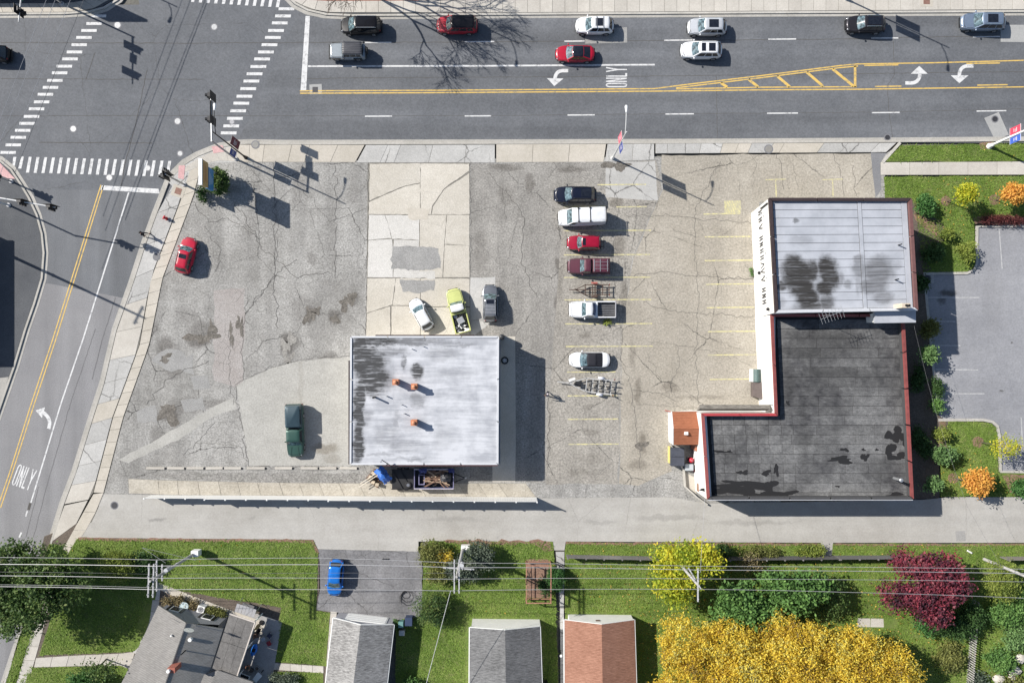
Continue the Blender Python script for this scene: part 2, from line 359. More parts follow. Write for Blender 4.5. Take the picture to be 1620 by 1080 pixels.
walk('south_pavement', [(1037,227.5),(1418,226)], [(1037,243),(1402,241)], [0,.05,.19,.28,.345,.4,.49,.535,.7,.8,.93,1], [m_slab_grey, m_slab_grey, m_slab_grey, m_slab_tan, m_slab_tan, m_slab_grey, m_slab_tan, m_slab_tan, m_slab_grey, m_slab_grey, m_slab_grey])
walk('south_pavement', [(1393,257),(1900,254)], [(1393,277),(1900,276)], 11, [m_slab_n])
kerb([(1396,257.5),(1424,226)], z=.08, w=.3)
# ---- the car park
lot_stain = Wb([(315,540,22,12,.7),(262,548,16,22,.6),(490,498,9,18,.7),(530,500,12,14,.6),(455,545,14,22,.75),(268,655,22,14,.7),(520,565,16,10,.4),(375,525,8,30,.5),(345,640,30,10,.4),(495,410,8,14,.35),(560,470,9,14,.4),(240,520,14,14,.4),(300,500,22,18,.3),(330,525,40,20,.55),(275,575,20,30,.45),(300,640,40,16,.4),(250,690,16,20,.35),(480,490,30,26,.3),(460,540,20,16,.5),(395,350,14,40,.2),(525,380,10,60,.22),(430,470,12,40,.2),(560,300,10,30,.25),(360,300,30,10,.3),(470,300,10,30,.2),(600,770,70,8,.3),(430,700,30,20,.12)])
m_lot = paved('lot_asphalt', (.188,.182,.169), (.312,.305,.288), .13, 5.0, .54, crack=(1.25,.05,.48,.12), big_crack=(.17,.011,.85), streak=(.55,.045,0,.20), blobs=lot_stain, stain=(.07,.062,.055), spots=.45, bump=.5)
m_lot_dark = paved('lot_asphalt_dark', (.182,.173,.158), (.285,.273,.25), .12, 5.0, .54, streak=(.6,.05,0,.20), crack=(1.2,.05,.42,.08), big_crack=(.15,.010,.75), blobs=Wb([(883,420,6,16,.6),(883,480,7,18,.6),(838,290,9,18,.5),(925,548,12,16,.5),(985,245,26,12,.8),(975,262,20,12,.7),(800,265,30,7,.5),(905,268,30,6,.5),(800,310,16,20,.3),(790,480,10,30,.3),(760,400,12,40,.25)]), stain=(.075,.065,.055), spots=.45, bump=.5)
m_lot_tan = paved('lot_concrete', (.255,.232,.192), (.335,.308,.262), .12, 4.4, .38, streak=(.3,.06,0,.10), crack=(.75,.025,.40,.08), big_crack=(.12,.008,.8), blobs=Wb([(1010,620,6,26,.6),(1016,700,8,18,.75),(1010,735,20,10,.5),(1060,612,18,8,.5),(1110,628,50,4,.4),(1000,560,6,30,.4),(1150,370,16,10,.2),(1000,245,14,6,.6),(1035,252,8,6,.6)]), stain=(.12,.105,.085), spots=.12, bump=.3)
m_lot_mix = paved('lot_worn', (.212,.198,.175), (.300,.282,.25), .12, 4.2, .54, streak=(.45,.05,0,.14), crack=(1.0,.045,.4,.08), big_crack=(.14,.009,.75), blobs=Wb([(988,470,8,30,.5),(980,390,12,22,.5),(885,450,8,30,.35),(935,725,30,10,.2),(925,347,14,5,.4),(922,385,12,5,.45),(925,421,14,5,.35),(930,458,12,4,.3),(925,530,12,5,.4),(930,645,10,5,.35),(935,683,14,5,.35),(915,745,20,6,.3),(975,320,14,10,.6)]), stain=(.10,.088,.072), spots=.2, bump=.4)
struct('car_park', MB().prism(pp([(318,262),(340,257),(1402,243),(1424,228),(1400,258),(1400,318),(1235,330),(1235,800),(140,800),(165,779),(196,660),(237,546),(258,441),(308,308)]), -.3, .0), m_lot)
def zone(name, px, mat, z=.004, rough=.05, step=1.2, seed=1): return struct(name, MB().sheet(jag(pp(px), rough, step, seed) if rough else pp(px), z), mat)
zone('car_park_bay', [(744,259),(958,257),(962,300),(895,300),(890,480),(893,640),(866,762),(744,762)], m_lot_dark, .004, .05)
zone('car_park_bay', [(893,302),(962,300),(1000,259),(1038,254),(1046,300),(1000,410),(985,520),(978,765),(862,765),(868,640)], m_lot_mix, .006, .06)
zone('car_park_bay', [(1046,246),(1388,243),(1384,318),(1200,320),(1205,645),(1062,652),(1062,745),(1010,768),(980,764),(984,520),(1002,410),(1048,300)], m_lot_tan, .008, .05)
zone('car_park_bay', [(958,258),(1036,255),(1041,318),(958,312)], m_slab_grey, .0105, .03)
m_drive = paved('drive_asphalt', (.15,.152,.16), (.19,.19,.196), .2, 8, .25)
zone('drive_edge', [(1377,242),(1402,242),(1393,258),(1394,300),(1385,312)], m_drive, .0125, .02)
m_pad = paved('pad_concrete', (.40,.37,.315), (.48,.45,.395), .16, 9, .26, var=.06, spots=.12, crack=(.3,.006,.5,.1), stain=(.2,.17,.13), bump=.25)
m_pad_w = paved('pad_concrete_white', (.43,.415,.385), (.50,.485,.455), .16, 9, .26, var=.05, spots=.1, bump=.25)
pad = struct('concrete_pad', MB().sheet(pp([(582,257),(743,257),(743,540),(579,540)]), .0055), m_bed)
for q, mt in (([(586,260),(628,260),(656,259),(664,259),(664,289),(641,293),(612,305),(585,317)], m_pad), ([(585,320),(612,308),(641,296),(664,291.5),(664,338.5),(584,338.5)], m_pad), ([(666,260),(742,260),(741,271),(702,298),(684,326),(682,338.5),(666,338.5)], m_pad), ([(742,275),(703,301),(686,327),(684,338.5),(742,338.5)], m_pad),
              ([(584,341),(608,341),(613,355),(618.5,376),(583.5,379)], m_pad_w), ([(610,341),(662.5,341),(662.5,379),(621,377),(615,355)], m_pad_w), ([(583.5,381),(620,379),(621,404),(621,438),(582,438)], m_pad_w), ([(623,380),(662.5,381),(662.5,438),(623,438)], m_pad_w),
              ([(664.5,341),(706,341),(702,385),(700,438),(664.5,438)], m_pad), ([(708,341),(742,341),(742,388),(704,385)], m_pad), ([(704,388),(742,390),(742,438),(702,438)], m_pad),
              ([(582,441),(625,441),(620,481),(581,494)], m_pad), ([(581,497),(617,485),(617,536),(580,536)], m_pad), ([(627,441),(664,441),(664,482),(622,482)], m_pad), ([(620,485),(664,484),(664,536),(620,536)], m_pad), ([(666.5,441),(742,441),(742,484),(666.5,484)], m_pad), ([(666.5,486.5),(742,486.5),(742,536),(666.5,536)], m_pad)):
    q_ = pp(q); cx_ = sum(v[0] for v in q_)/len(q_); cy_ = sum(v[1] for v in q_)/len(q_); q_ = [(v[0]+(v[0]-cx_)/max(math.hypot(v[0]-cx_,v[1]-cy_),.1)*.07, v[1]+(v[1]-cy_)/max(math.hypot(v[0]-cx_,v[1]-cy_),.1)*.07) for v in q_]
    obj('slab', MB().prism(jag(q_, .02, .35, len(q)+int(q[0][0])), .0, .03+rnd.uniform(-.005,.005)), mt, pad)
m_patch = paved('patch_asphalt', (.215,.212,.205), (.28,.276,.265), .5, 9, .4, spots=.2)
for q, mt in (([(621,391),(648,389),(694,391),(698,424),(660,427),(619,425)], m_patch), ([(636,429),(688,428),(688,440),(635,440)], m_pad_w), ([(632,443),(688,443),(687,458),(662,464),(638,460),(634,452)], m_patch), ([(645,330),(681,330),(677,347),(648,347)], m_slab_tan)):
    obj('patch', MB().sheet(jag(pp(q), .06, .35, 3), .042), mt, pad)
zone('concrete_apron', [(744,440),(784,438),(785,505),(744,536)], m_slab_grey, .0125, .04)
zone('concrete_apron', [(779,532),(815,532),(816,700),(815,762),(779,762)], m_pad, .0125, .0)
# pale concrete west of the workshop
m_slab_w = paved('apron_concrete', (.285,.278,.255), (.365,.356,.328), .14, 5, .24, crack=(.2,.004,.35,0), blobs=Wb([(515,710,26,9,.6),(525,725,16,10,.35),(476,605,5,60,.18)]), stain=(.14,.12,.09), spots=.1)
wa = struct('concrete_apron', MB().prism(jag(pp([(374,611),(386,602),(430,582),(470,572),(512,567),(556,566),(556,736),(395,736),(384,672)]), .02, 1), -.05, .025), m_slab_w)
# gutters and worn patches
zone('patched_strip', [(186,728),(206,716),(258,690),(300,664),(345,640),(372,628),(374,646),(345,655),(320,668),(292,690),(232,718),(205,732)], m_slab_w, .006, .07, .8)
for q in ([(238,570),(262,552),(290,556),(300,580),(270,590)], [(288,565),(303,562),(306,590),(291,588)], [(302,596),(330,596),(333,614),(306,616)], [(216,650),(246,640),(250,668),(218,668)], [(285,632),(322,628),(326,648),(290,652)]):
    zone('asphalt_patch', q, m_patch, .0075+.0004*int(q[0][0]%7), .1, .7, len(q)+int(q[0][0]))
m_hole = paved('broken_asphalt', (.075,.068,.058), (.17,.155,.135), 1.4, 4.5, .6, bump=.8, spots=.4, stain=(.20,.13,.09))
for i, (x, y, rx, ry) in enumerate(((318,535,18,9),(335,520,5,14),(262,567,8,6),(266,655,20,11),(490,498,7,14),(530,505,5,8),(548,478,10,11),(556,472,7,9),(455,545,9,15),(458,568,7,7),(500,492,6,7),(380,515,5,14),(366,530,3,16),(1014,705,7,8),(985,238,13,5),(975,262,16,8))):
    zone('pothole', blob(x, y, rx, ry, i+3, 40, .62), m_hole if i not in (8, 9) else m_lot_dark, .0095+.0006*i, .04, .4, i)
m_redwash = paved('rust_wash', (.262,.238,.222), (.315,.295,.28), .3, 9, .55, crack=(1.1,.05,.5,.2))
zone('rust_stain', [(338,460),(385,455),(388,500),(384,560),(386,602),(372,612),(336,600),(338,540)], m_redwash, .0035, .12, 1, 4)
m_slab_dirty = paved('slab_dirty', (.275,.25,.205), (.40,.37,.315), .5, 4.5, .26, var=.08, spots=.55, stain=(.17,.15,.12), bump=.2)
# strip of slabs along the fence, rubble strip, alley
walk('fence_pavement', [(203,757),(250,759),(420,763),(560,764),(700,764),(832,764)], [(204,780),(300,783),(420,784),(560,785),(700,786),(848,786)], [0,.075,.123,.175,.227,.275,.325,.38,.43,.48,.53,.58,.63,.68,.73,.78,.83,.88,.93,1], [m_slab_dirty])
zone('rubble_strip', [(222,748),(560,748),(590,752),(590,765),(420,762),(260,757)], paved('rubble', (.17,.165,.15), (.26,.25,.235), .5, 4, .5, crack=(1.4,.08,.7,.4), spots=.4), .0065, .1, .8)
m_alley = paved('alley_concrete', (.290,.278,.254), (.372,.360,.336), .10, 4.5, .13, streak=(.02,.5,R(-1.5),.10), blobs=Wb([(250,822,16,4,.6),(400,820,8,3,.3),(1060,818,60,6,.35),(1190,826,80,5,.3),(950,826,30,4,.3),(720,822,50,4,.25)]), stain=(.16,.155,.145), spots=.10, crack=(.12,.004,.4,0), rough=.9, bump=.1)
struct('alley', MB().prism(pp([(166,781),(205,782),(860,788),(1060,786),(1120,796),(1460,790),(1500,786),(2000,786),(2000,858),(1318,858),(1317,880),(1301,880),(1299,858),(895,856),(893,870),(877,870),(874,856),(662,856),(662,872),(503,868),(496,853),(122,850),(124,828),(145,826),(165,781)]), -.3, .012), m_alley)
m_alley_d = paved('alley_seam', (.245,.24,.23), (.29,.283,.272), .3, 8, .2)
zone('alley_patch', [(1511,840),(1526,839),(1528,855),(1513,855)], m_alley_d, .018, .02)
# cracks that can be followed one by one
m_crack = plain('crack_fill', (.075,.07,.064), .95)
def cracks(lst, w=.05, z=.016, amp=.09, seed=1):
    mb = MB(); r = random.Random(seed)
    for q in lst:
        pts = jag(pp(q), amp, .45, r.randint(0,9999), closed=False)
        mb.strip(pts, w*r.uniform(.7,1.4), z)
    return mb
s = struct('crack_line', cracks([[(1190,300),(1197,258),(1180,240)],[(1240,300),(1236,265),(1228,242)],[(1262,300),(1254,258)],[(1335,312),(1330,270),(1318,243)],[(1356,312),(1350,262)],[(1105,640),(1100,560),(1106,470),(1098,400),(1100,330),(1140,255)],[(985,520),(983,560),(1000,620),(1008,690),(1012,740)],[(1000,617),(1045,622),(1070,635)],[(1060,612),(1075,580),(1070,545)],[(990,340),(1060,342),(1100,346),(1187,353)],[(1064,362),(1102,376)],[(990,438),(1050,430),(1110,437),(1192,442)],[(1018,478),(1060,492),(1130,497),(1192,500)],[(1025,540),(1100,550),(1165,566),(1190,580)],[(975,300),(977,340),(968,400),(970,440),(980,480),(982,520)],[(1025,560),(1060,630)],[(1010,640),(1105,645)]], .036, .017, .12, 2), m_crack); s['kind'] = 'structure'
s = struct('crack_line', cracks([[(300,310),(330,352),(360,345),(400,370)],[(392,262),(435,310),(440,360),(436,420)],[(432,258),(436,340),(434,460),(440,520)],[(530,262),(532,320),(530,440)],[(480,300),(520,350),(580,330)],[(372,320),(420,400),(470,440),(520,430)],[(400,480),(430,440),(470,410)],[(365,520),(362,600),(370,640)],[(385,600),(384,520),(392,470)],[(232,640),(262,600),(330,570)],[(310,700),(380,706),(392,730)],[(290,720),(320,690),(340,668)],[(460,300),(430,330)],[(800,300),(830,345),(826,420),(850,470)],[(770,270),(795,300),(800,350)],[(860,600),(870,660),(866,740)],[(240,360),(275,300)],[(372,609),(386,600),(430,580),(470,570),(512,565),(556,564)],[(372,611),(383,672),(394,738)],[(394,738),(556,738)],[(583,258),(582,440),(579,530)],[(744,258),(744,438)],[(325,358),(350,395),(342,430)],[(585,232),(665,240),(700,248),(740,250)],[(585,256),(640,240)]], .04, .0165, .14, 5), m_crack); s['kind'] = 'structure'
s = struct('road_seam', cracks([[(0,67),(300,68),(470,67),(700,66.5),(900,65),(1300,62),(1620,55)],[(0,124),(150,125),(320,125)],[(470,124),(700,122),(1000,120.5),(1300,117),(1620,113)],[(0,183),(200,182.5),(480,183),(800,182.5),(1100,179.5),(1400,177),(1620,172)],[(60,225),(240,226)],[(1134,120),(1135,222)],[(1414,65),(1416,118),(1405,135),(1407,175),(1413,218)],[(232,110),(213,200),(196,262),(190,300)],[(150,82),(135,125)]], .055, ZR+.0085, .02, 3), m_crack)
s = struct('road_seam', cracks([[(182,470),(160,540),(145,600)],[(150,520),(110,640),(70,780),(52,850)],[(60,770),(40,850)]], .10, ZR+.009, .02, 8), paved('tar_band', (.10,.098,.10), (.14,.138,.14), .4, 6, .3))
# ---- painted markings
m_white = worn_paint('road_white', (.54,.54,.535), .75, (.22,.22,.225))
m_yel = worn_paint('road_yellow', (.58,.39,.10), .8, (.22,.19,.12))
m_yel_lot = worn_paint('bay_yellow', (.56,.51,.24), 1.15, (.30,.28,.23))
m_white_lot = worn_paint('bay_white', (.40,.40,.40), 1.0, (.26,.26,.26))
ZM = ZR+.013
MAINROAD = [o for o in COL.objects if o.name == 'main_road'][0]; SIDEROAD = [o for o in COL.objects if o.name.startswith('side_road')][-1]
CARPARK = [o for o in COL.objects if o.name == 'car_park'][0]
def mark(name, mb, mat, parent): return obj(name, mb, mat, parent)
def line(name, pts, w, mat, parent, z=ZM): return mark(name, MB().strip(pp(pts), w, z), mat, parent)
for x, y in ((155,25),(148,37),(140,48),(132,59),(124.5,70.5),(117,82),(110,93),(101,104.5),(93.5,115),(86,127),(79,138),(71,149),(65,161),(57,172),(49,184),(42,195),(35,206),(28,217),(20,229),(12,241)):
    mark('crosswalk_bar', MB().sheet(pp([(x-12,y-2.3),(x+12.5,y-2.2),(x+12,y+2.3),(x-12.5,y+2.2)]), ZM), m_white, MAINROAD)
for x, y in ((452.6,13.7),(447,25),(442,36),(436,48),(431,59),(425.7,70.5),(420,82),(414,93),(408,105),(402,116.5),(397,128),(392,140),(386,152),(381,163),(376,175),(371,187),(365,199),(361,210)):
    mark('crosswalk_bar', MB().sheet(pp([(x-12,y-2.3),(x+13,y-2.2),(x+12.5,y+2.4),(x-12.5,y+2.3)]), ZM), m_white, MAINROAD)
for i in range(12):
    x = 305+i*12.2; y = -4+i*.75
    mark('crosswalk_bar', MB().sheet(pp([(x-.5,y-8),(x+4.5,y-8),(x+1.5,y+7),(x-3.5,y+7)]), ZM), m_white, MAINROAD)
for i in range(20):
    x = 32+i*12.28; y = 259.5+i*.36; s = -6 if i == 0 else 0
    mark('crosswalk_bar', MB().sheet(pp([(x+.3,y-12),(x+5,y-12),(x+.8,y+13+s),(x-4.2,y+13+s)]), ZM), m_white, MAINROAD)
mark('crosswalk_bar', MB().sheet(pp([(20,248),(25,248),(22.5,262),(18.5,261)]), ZM), m_white, MAINROAD)
mark('stop_bar', MB().sheet(pp([(483,25),(490,25),(484,143),(475,143)]), ZM), m_white, MAINROAD)
mark('stop_bar', MB().sheet(pp([(160,293),(250,298.5),(252,306),(158,300)]), ZM), m_white, SIDEROAD)
line('lane_line', [(487,104.5),(760,104),(1036,102)], .2, m_white, MAINROAD)
for a, b, y0, y1 in ((577,619,67,66.7),(735,782,65.8,65.4),(893,925,65,64.6),(1051,1096,63.5,63),(1216,1260,61.8,61.4),(1379,1422,60,59.8),(1540,1583,58,57.4),(577,620,183.7,183.4),(735,777,183.3,183),(898,941,181.8,181.5),(1053,1098,180.2,179.8),(1214,1263,179,178.6),(1380,1424,178,177.6),(1546,1593,175.5,174.8)):
    line('lane_dash', [(a,y0),(b,y1)], .15, m_white, MAINROAD)
line('centre_line', [(474,143.5),(700,142.5),(1035,140),(1090,133),(1200,120),(1330,103.5),(1356,101),(1480,99),(1700,93)], .14, m_yel, MAINROAD)
line('centre_line', [(474,147.3),(700,146.3),(1035,144),(1200,142),(1356,141),(1620,137.2),(1700,136)], .14, m_yel, MAINROAD)
line('centre_line', [(1070,140.5),(1200,137.8),(1356,137)], .14, m_yel, MAINROAD)
line('centre_line', [(1070,138.8),(1200,123.3),(1330,106.8),(1358,104.2)], .14, m_yel, MAINROAD)
for a, b, c, d in ((1141,131,1151,137.5),(1185,125.5,1200,137.3),(1230,120,1250,137),(1277,114,1303,136.5),(1318,109,1351,136)): line('hatch_bar', [(a,b),(c,d)], .32, m_yel, MAINROAD)
line('hatch_bar', [(1353.5,103),(1353.5,137.5)], .3, m_yel, MAINROAD)
for a, b, y0, y1 in ((1368,1422,103.3,102.4),(1530,1583,100.2,99.4),(1385,1427,136.6,136),(1547,1595,134.5,133.7)): line('turn_lane_dash', [(a,y0),(b,y1)], .14, m_yel, MAINROAD)
line('centre_line', [(159,292),(83,535),(48,640),(14,748),(-4,800)], .13, m_yel, SIDEROAD)
line('centre_line', [(163,293),(88,535),(53,640),(18.5,748),(0,803)], .13, m_yel, SIDEROAD)
line('lane_line', [(203,304),(131,535),(96,637),(48,795)], .17, m_white, SIDEROAD)
line('lane_dash', [(42.5,808),(39.5,817)], .16, m_white, SIDEROAD); line('lane_dash', [(33,842),(29.5,850)], .2, m_white, SIDEROAD)
mark('blackout_bar', MB().sheet(pp([(45,795),(49,796),(46,807),(42,806)]), ZM), m_crack, SIDEROAD)
def arrow(stroke, head, parent):
    mb = MB().strip(pp(stroke), .42, ZM); mb.sheet(pp(head), ZM+.0025); return mark('turn_arrow', mb, m_white, parent)
def arc(a, c, b, n=8): return [((1-t)**2*a[0]+2*t*(1-t)*c[0]+t*t*b[0], (1-t)**2*a[1]+2*t*(1-t)*c[1]+t*t*b[1]) for t in [i/n for i in range(n+1)]]
arrow([(899,111.5),(892,111.5)]+arc((890,111.5),(879,112),(878,125)), [(865.5,123.5),(891.5,124),(877,136)], MAINROAD)
arrow([(1433,131),(1440,131)]+arc((1442,131),(1455,131),(1456,117)), [(1441.5,116.5),(1468.5,116.5),(1455,104)], MAINROAD)
arrow([(1541,104),(1535,104)]+arc((1533,104),(1519,104),(1518.5,119)), [(1505,119),(1533,119),(1518.5,131.5)], MAINROAD)
arrow(arc((76,678),(82,662),(67,652)), [(55.5,649),(70.5,644),(65.5,661)], SIDEROAD)
def legend(o, rx, up, parent):
    """the word ONLY painted on the road: o lower left corner, rx and up the box sides in pixels"""
    def mp(p): return (o[0]+rx[0]*p[0]+up[0]*p[1], o[1]+rx[1]*p[0]+up[1]*p[1])
    L = [[(.02,.14),(.02,.86),(.05,.96),(.10,.99),(.15,.96),(.18,.86),(.18,.14),(.15,.04),(.10,.01),(.05,.04),(.02,.14)],
         [[(.28,0),(.28,1)],[(.28,1),(.44,0)],[(.44,0),(.44,1)]], [[(.55,1),(.55,.03)],[(.53,.035),(.70,.035)]], [[(.78,1),(.88,.45)],[(.98,1),(.88,.45)],[(.88,.48),(.88,0)]]]
    k = math.hypot(*rx)*M
    for ch, g in enumerate(L):
        mb = MB()
        if ch == 0: mb.strip(pp([mp(p) for p in g]), k*.062, ZM)
        else:
            for i, q in enumerate(g): mb.strip(pp([mp(p) for p in q]), k*.062 if not (ch == 2 and i == 1) else k*.10, ZM+.0012*i)
        mark('letter', mb, m_white, parent)
legend((992,137.5), (0,-31.5), (-33,0), MAINROAD)
legend((17,766), (29,10), (12,-32), SIDEROAD)
for x0, x1, y in ((945,1022,292.4),(892,960,327),(975,1023,327.5),(892,1030,365),(892,1028,403.2),(892,1029,439),(893,1030,474.3),(894,1032,512.3),(895,1033,548),(897,975,588.5),(898,977,626),(898,978,663),(899,979,702.5)):
    line('bay_line', [(x0,y),(x1,y-.6)], .13, m_yel_lot, CARPARK, .021)
for x0, x1, y in ((1113,1171,338.2),(1115,1187,374.4),(1115,1190,411.8),(1117,1192,449.2),(1118,1193,486.2),(1120,1195,524),(1120,1195,561),(1123,1189,599.5)):
    line('bay_line', [(x0,y+.5),(x1,y-.3)], .14, m_yel_lot, CARPARK, .021)
for x in (1227,1317): line('bay_line', [(x-16,284.5),(x+16,283.5)], .1, m_yel_lot, CARPARK, .021); line('bay_line', [(x,285.5),(x+1,312)], .13, m_yel_lot, CARPARK, .021)
for i in range(7):
    a = 1146+i*4; line('hatch_bar', [(a,318),(min(a+8,1172),318+min(8,1172-a)*2.2)], .11, m_yel_lot, CARPARK, .0215)
    
for i in range(4): line('hatch_bar', [(1146,321+i*5),(1146+(17-i*5)*.46,338)], .11, m_yel_lot, CARPARK, .0215)
m_hatchbg = worn_paint('hatch_yellow', (.40,.37,.24), .9, (.33,.31,.25)); mark('hatch_bay', MB().sheet(pp([(1146,317.5),(1172,317.5),(1172,337),(1146,337)]), .0165), m_hatchbg, CARPARK)
# concrete patches and manholes in the road
m_pale = paved('pale_patch', (.27,.27,.265), (.33,.33,.32), .4, 8, .15)
for q in ([(489,133.5),(508.5,132.5),(509,148.5),(489.5,149)], [(926,45),(992,43),(992.5,67),(926,69)], [(1584,39),(1700,39),(1700,67),(1584,66)], [(1558,186.5),(1581,177),(1597,213),(1575,221)]):
    mark('patch', MB().sheet(pp(q), ZR+.0105), m_pale if q[0][0] != 926 else m_patch, MAINROAD)
mark('patch', MB().sheet(pp([(378,221.5),(427,220.5),(427,225.5),(374,226)]), ZR+.0105), m_pale, MAINROAD)
m_iron_l = plain('worn_iron', (.34,.345,.35), .55, .3, noise=.25, nscale=9); m_iron_d = plain('dark_iron', (.05,.05,.055), .6, .4, noise=.3, nscale=9); m_iron_r = plain('rust_iron', (.20,.11,.085), .85, noise=.3)
def manhole(px, py, label, mat=m_iron_l, r=.36, z=ZR):
    t = thing('manhole_cover', label, 'manhole cover', P(px, py, z), 0, 'manhole covers in the roads')
    obj('rim', MB().cyl((0,0), r+.13, 0, .0055, 20), plain('manhole_rim', (.15,.15,.16), .8), t)
    mb = MB().cyl((0,0), r, 0, .016, 20)
    for k in range(-2, 3): mb.box(-r*.7, r*.7, k*r*.28-.02, k*r*.28+.02, .012, .021)
    obj('lid', mb, mat, t); return t
for x, y, l, mt, r, z in ((186,40,'bright worn manhole cover by the top of the west zebra crossing',m_iron_l,.36,ZR),(339,43,'pale manhole cover in the crossing, near the top crosswalk',m_iron_l,.33,ZR),(116,204,'bright manhole cover low in the middle of the crossing',m_iron_l,.34,ZR),(281,192,'pale manhole cover left of the mast arm signal',m_iron_l,.34,ZR),
    (367,193,'small grey manhole cover touching the east crosswalk bars',plain('grey_iron',(.3,.3,.31),.6,.2),.26,ZR),(285,243,'pale manhole cover near the corner kerb end of the south crosswalk',m_iron_l,.28,ZR),(173,281,'white manhole cover just below the south crosswalk',m_iron_l,.34,ZR),(234,266,'pale manhole cover inside the south crosswalk bars',m_iron_l,.3,ZR),
    (1404,217.5,'black manhole cover in the gutter near the grass strip',m_iron_d,.30,ZR+.02),(1574,188.5,'black manhole cover in the pale tilted concrete patch',m_iron_d,.32,ZR+.012),(181,799,'dark manhole cover at the west end of the alley',m_iron_d,.36,.012),(247.5,406.5,'dark grey manhole cover in the parkway beside the side road',plain('grey_iron2',(.14,.14,.145),.7,.2),.33,.035),
    (404,229,'grey manhole cover in the corner pavement beside the road',plain('grey_iron3',(.22,.215,.2),.7,.2),.38,.037),(1216,236,'round manhole cover let into the grey kerbside slabs',plain('grey_iron4',(.24,.23,.21),.7,.2),.42,.037),(247,458,'faint round cover beside the tan footway',plain('grey_iron5',(.27,.24,.22),.8),.34,.004)): manhole(x, y, l, mt, r, z)
def grate(px, py, label, rz, z=.036, s=.62):
    t = thing('drain_cover', label, 'drain cover', P(px, py, z), rz, 'rusty drain covers')
    obj('surround', MB().box(-s*1.25, s*1.25, -s*1.1, s*1.1, -.05, .004), m_slab_tan, t)
    mb = MB().box(-s*.62, s*.62, -s*.62, s*.62, 0, .012)
    for k in range(5): mb.box(-s*.6, s*.6, (k-2)*s*.26-.02, (k-2)*s*.26+.02, .01, .022)
    obj('lid', mb, m_iron_r, t)
grate(282,302.5,'square rusty cover in the parkway by the traffic signal post', R(-18)); grate(1466,2,'square reddish cover in the pavement at the top edge', 0)
t = thing('drain_cover','small steel lid in the concrete patch by the stop bar','drain cover',P(498.5,142,ZR+.011)); obj('lid', MB().box(-.32,.32,-.32,.32,0,.02), m_iron_d, t)
# ---- right-hand car park, lawns, beds
m_rlot = paved('grey_lot', (.195,.198,.212), (.262,.264,.276), .08, 4.5, .2, streak=(.03,.3,R(12),.07), blobs=Wb([(1500,462,16,7,.9),(1492,475,8,6,.7),(1545,700,30,30,.12),(1570,480,20,60,.12),(1600,543,3,2,.8),(1585,620,3,2,.8)]), stain=(.07,.068,.066), rough=.9, bump=.1)
struct('right_car_park', MB().prism(pp([(1546,358),(1900,355),(1900,746),(1583,746),(1581,690),(1578,674),(1570,667),(1556,664),(1484,664),(1474,560),(1465,433),(1530,432),(1541,427),(1545,416)]), -.3, -.06), m_rlot)
RLOT = [o for o in COL.objects if o.name == 'right_car_park'][0]
for q in ([(1581,360),(1586,425)], [(1466,470.5),(1550,470.5)], [(1472,508),(1512,508.5)], [(1474,546),(1520,546.5)], [(1478,584),(1548,585)], [(1493,622.5),(1558,622.5)], [(1616,660),(1618,700)]): line('bay_line', q, .12, m_white_lot, RLOT, -.056)
struct('drain_patch', MB().sheet(pp([(1460,433),(1478,433),(1478,448),(1460,448)]), -.053), m_pale)
manhole(1467,440.5,'black gully grate in the corner of the right car park',m_iron_d,.38,-.05)
kerb([(1900,355),(1546,358.5),(1545,417),(1541,427),(1530,432),(1461,433),(1463,448),(1474,560),(1482,640)], z=.07, w=.3); kerb([(1484,664),(1556,664),(1570,667),(1578,674),(1581,690),(1583,746),(1900,746)], z=.07, w=.32)
m_lawn = NT('lawn'); c = m_lawn.coord(); n1 = m_lawn.noise(c, .22, 5, .6); n2 = m_lawn.noise(c, 5, 3, .7); n3 = m_lawn.noise(c, 1.1, 4, .65)
col = m_lawn.mix(m_lawn.rng(n1.outputs[0], .35, .65), (.075,.125,.018), (.125,.172,.032)); col = m_lawn.mix(m_lawn.rng(n3.outputs[0], .46, .7, 0, .75), col, (.13,.14,.05))
m_lawn.ln(m_lawn.scale(col, m_lawn.rng(n2.outputs[0], .25, .75, .6, 1.4)), m_lawn.b.inputs[0]); m_lawn.b.inputs['Roughness'].default_value = 1
bp = m_lawn.node('ShaderNodeBump'); bp.inputs['Strength'].default_value = .6; bp.inputs['Distance'].default_value = .06; m_lawn.ln(n2.outputs[0], bp.inputs['Height']); m_lawn.ln(bp.outputs[0], m_lawn.b.inputs['Normal']); m_lawn = m_lawn.m
m_mulch = paved('bark_mulch', (.15,.088,.06), (.225,.14,.10), .5, 6, .55, bump=.8)
m_mulch_d = paved('dark_mulch', (.075,.06,.048), (.12,.095,.075), .5, 6, .55, bump=.8)
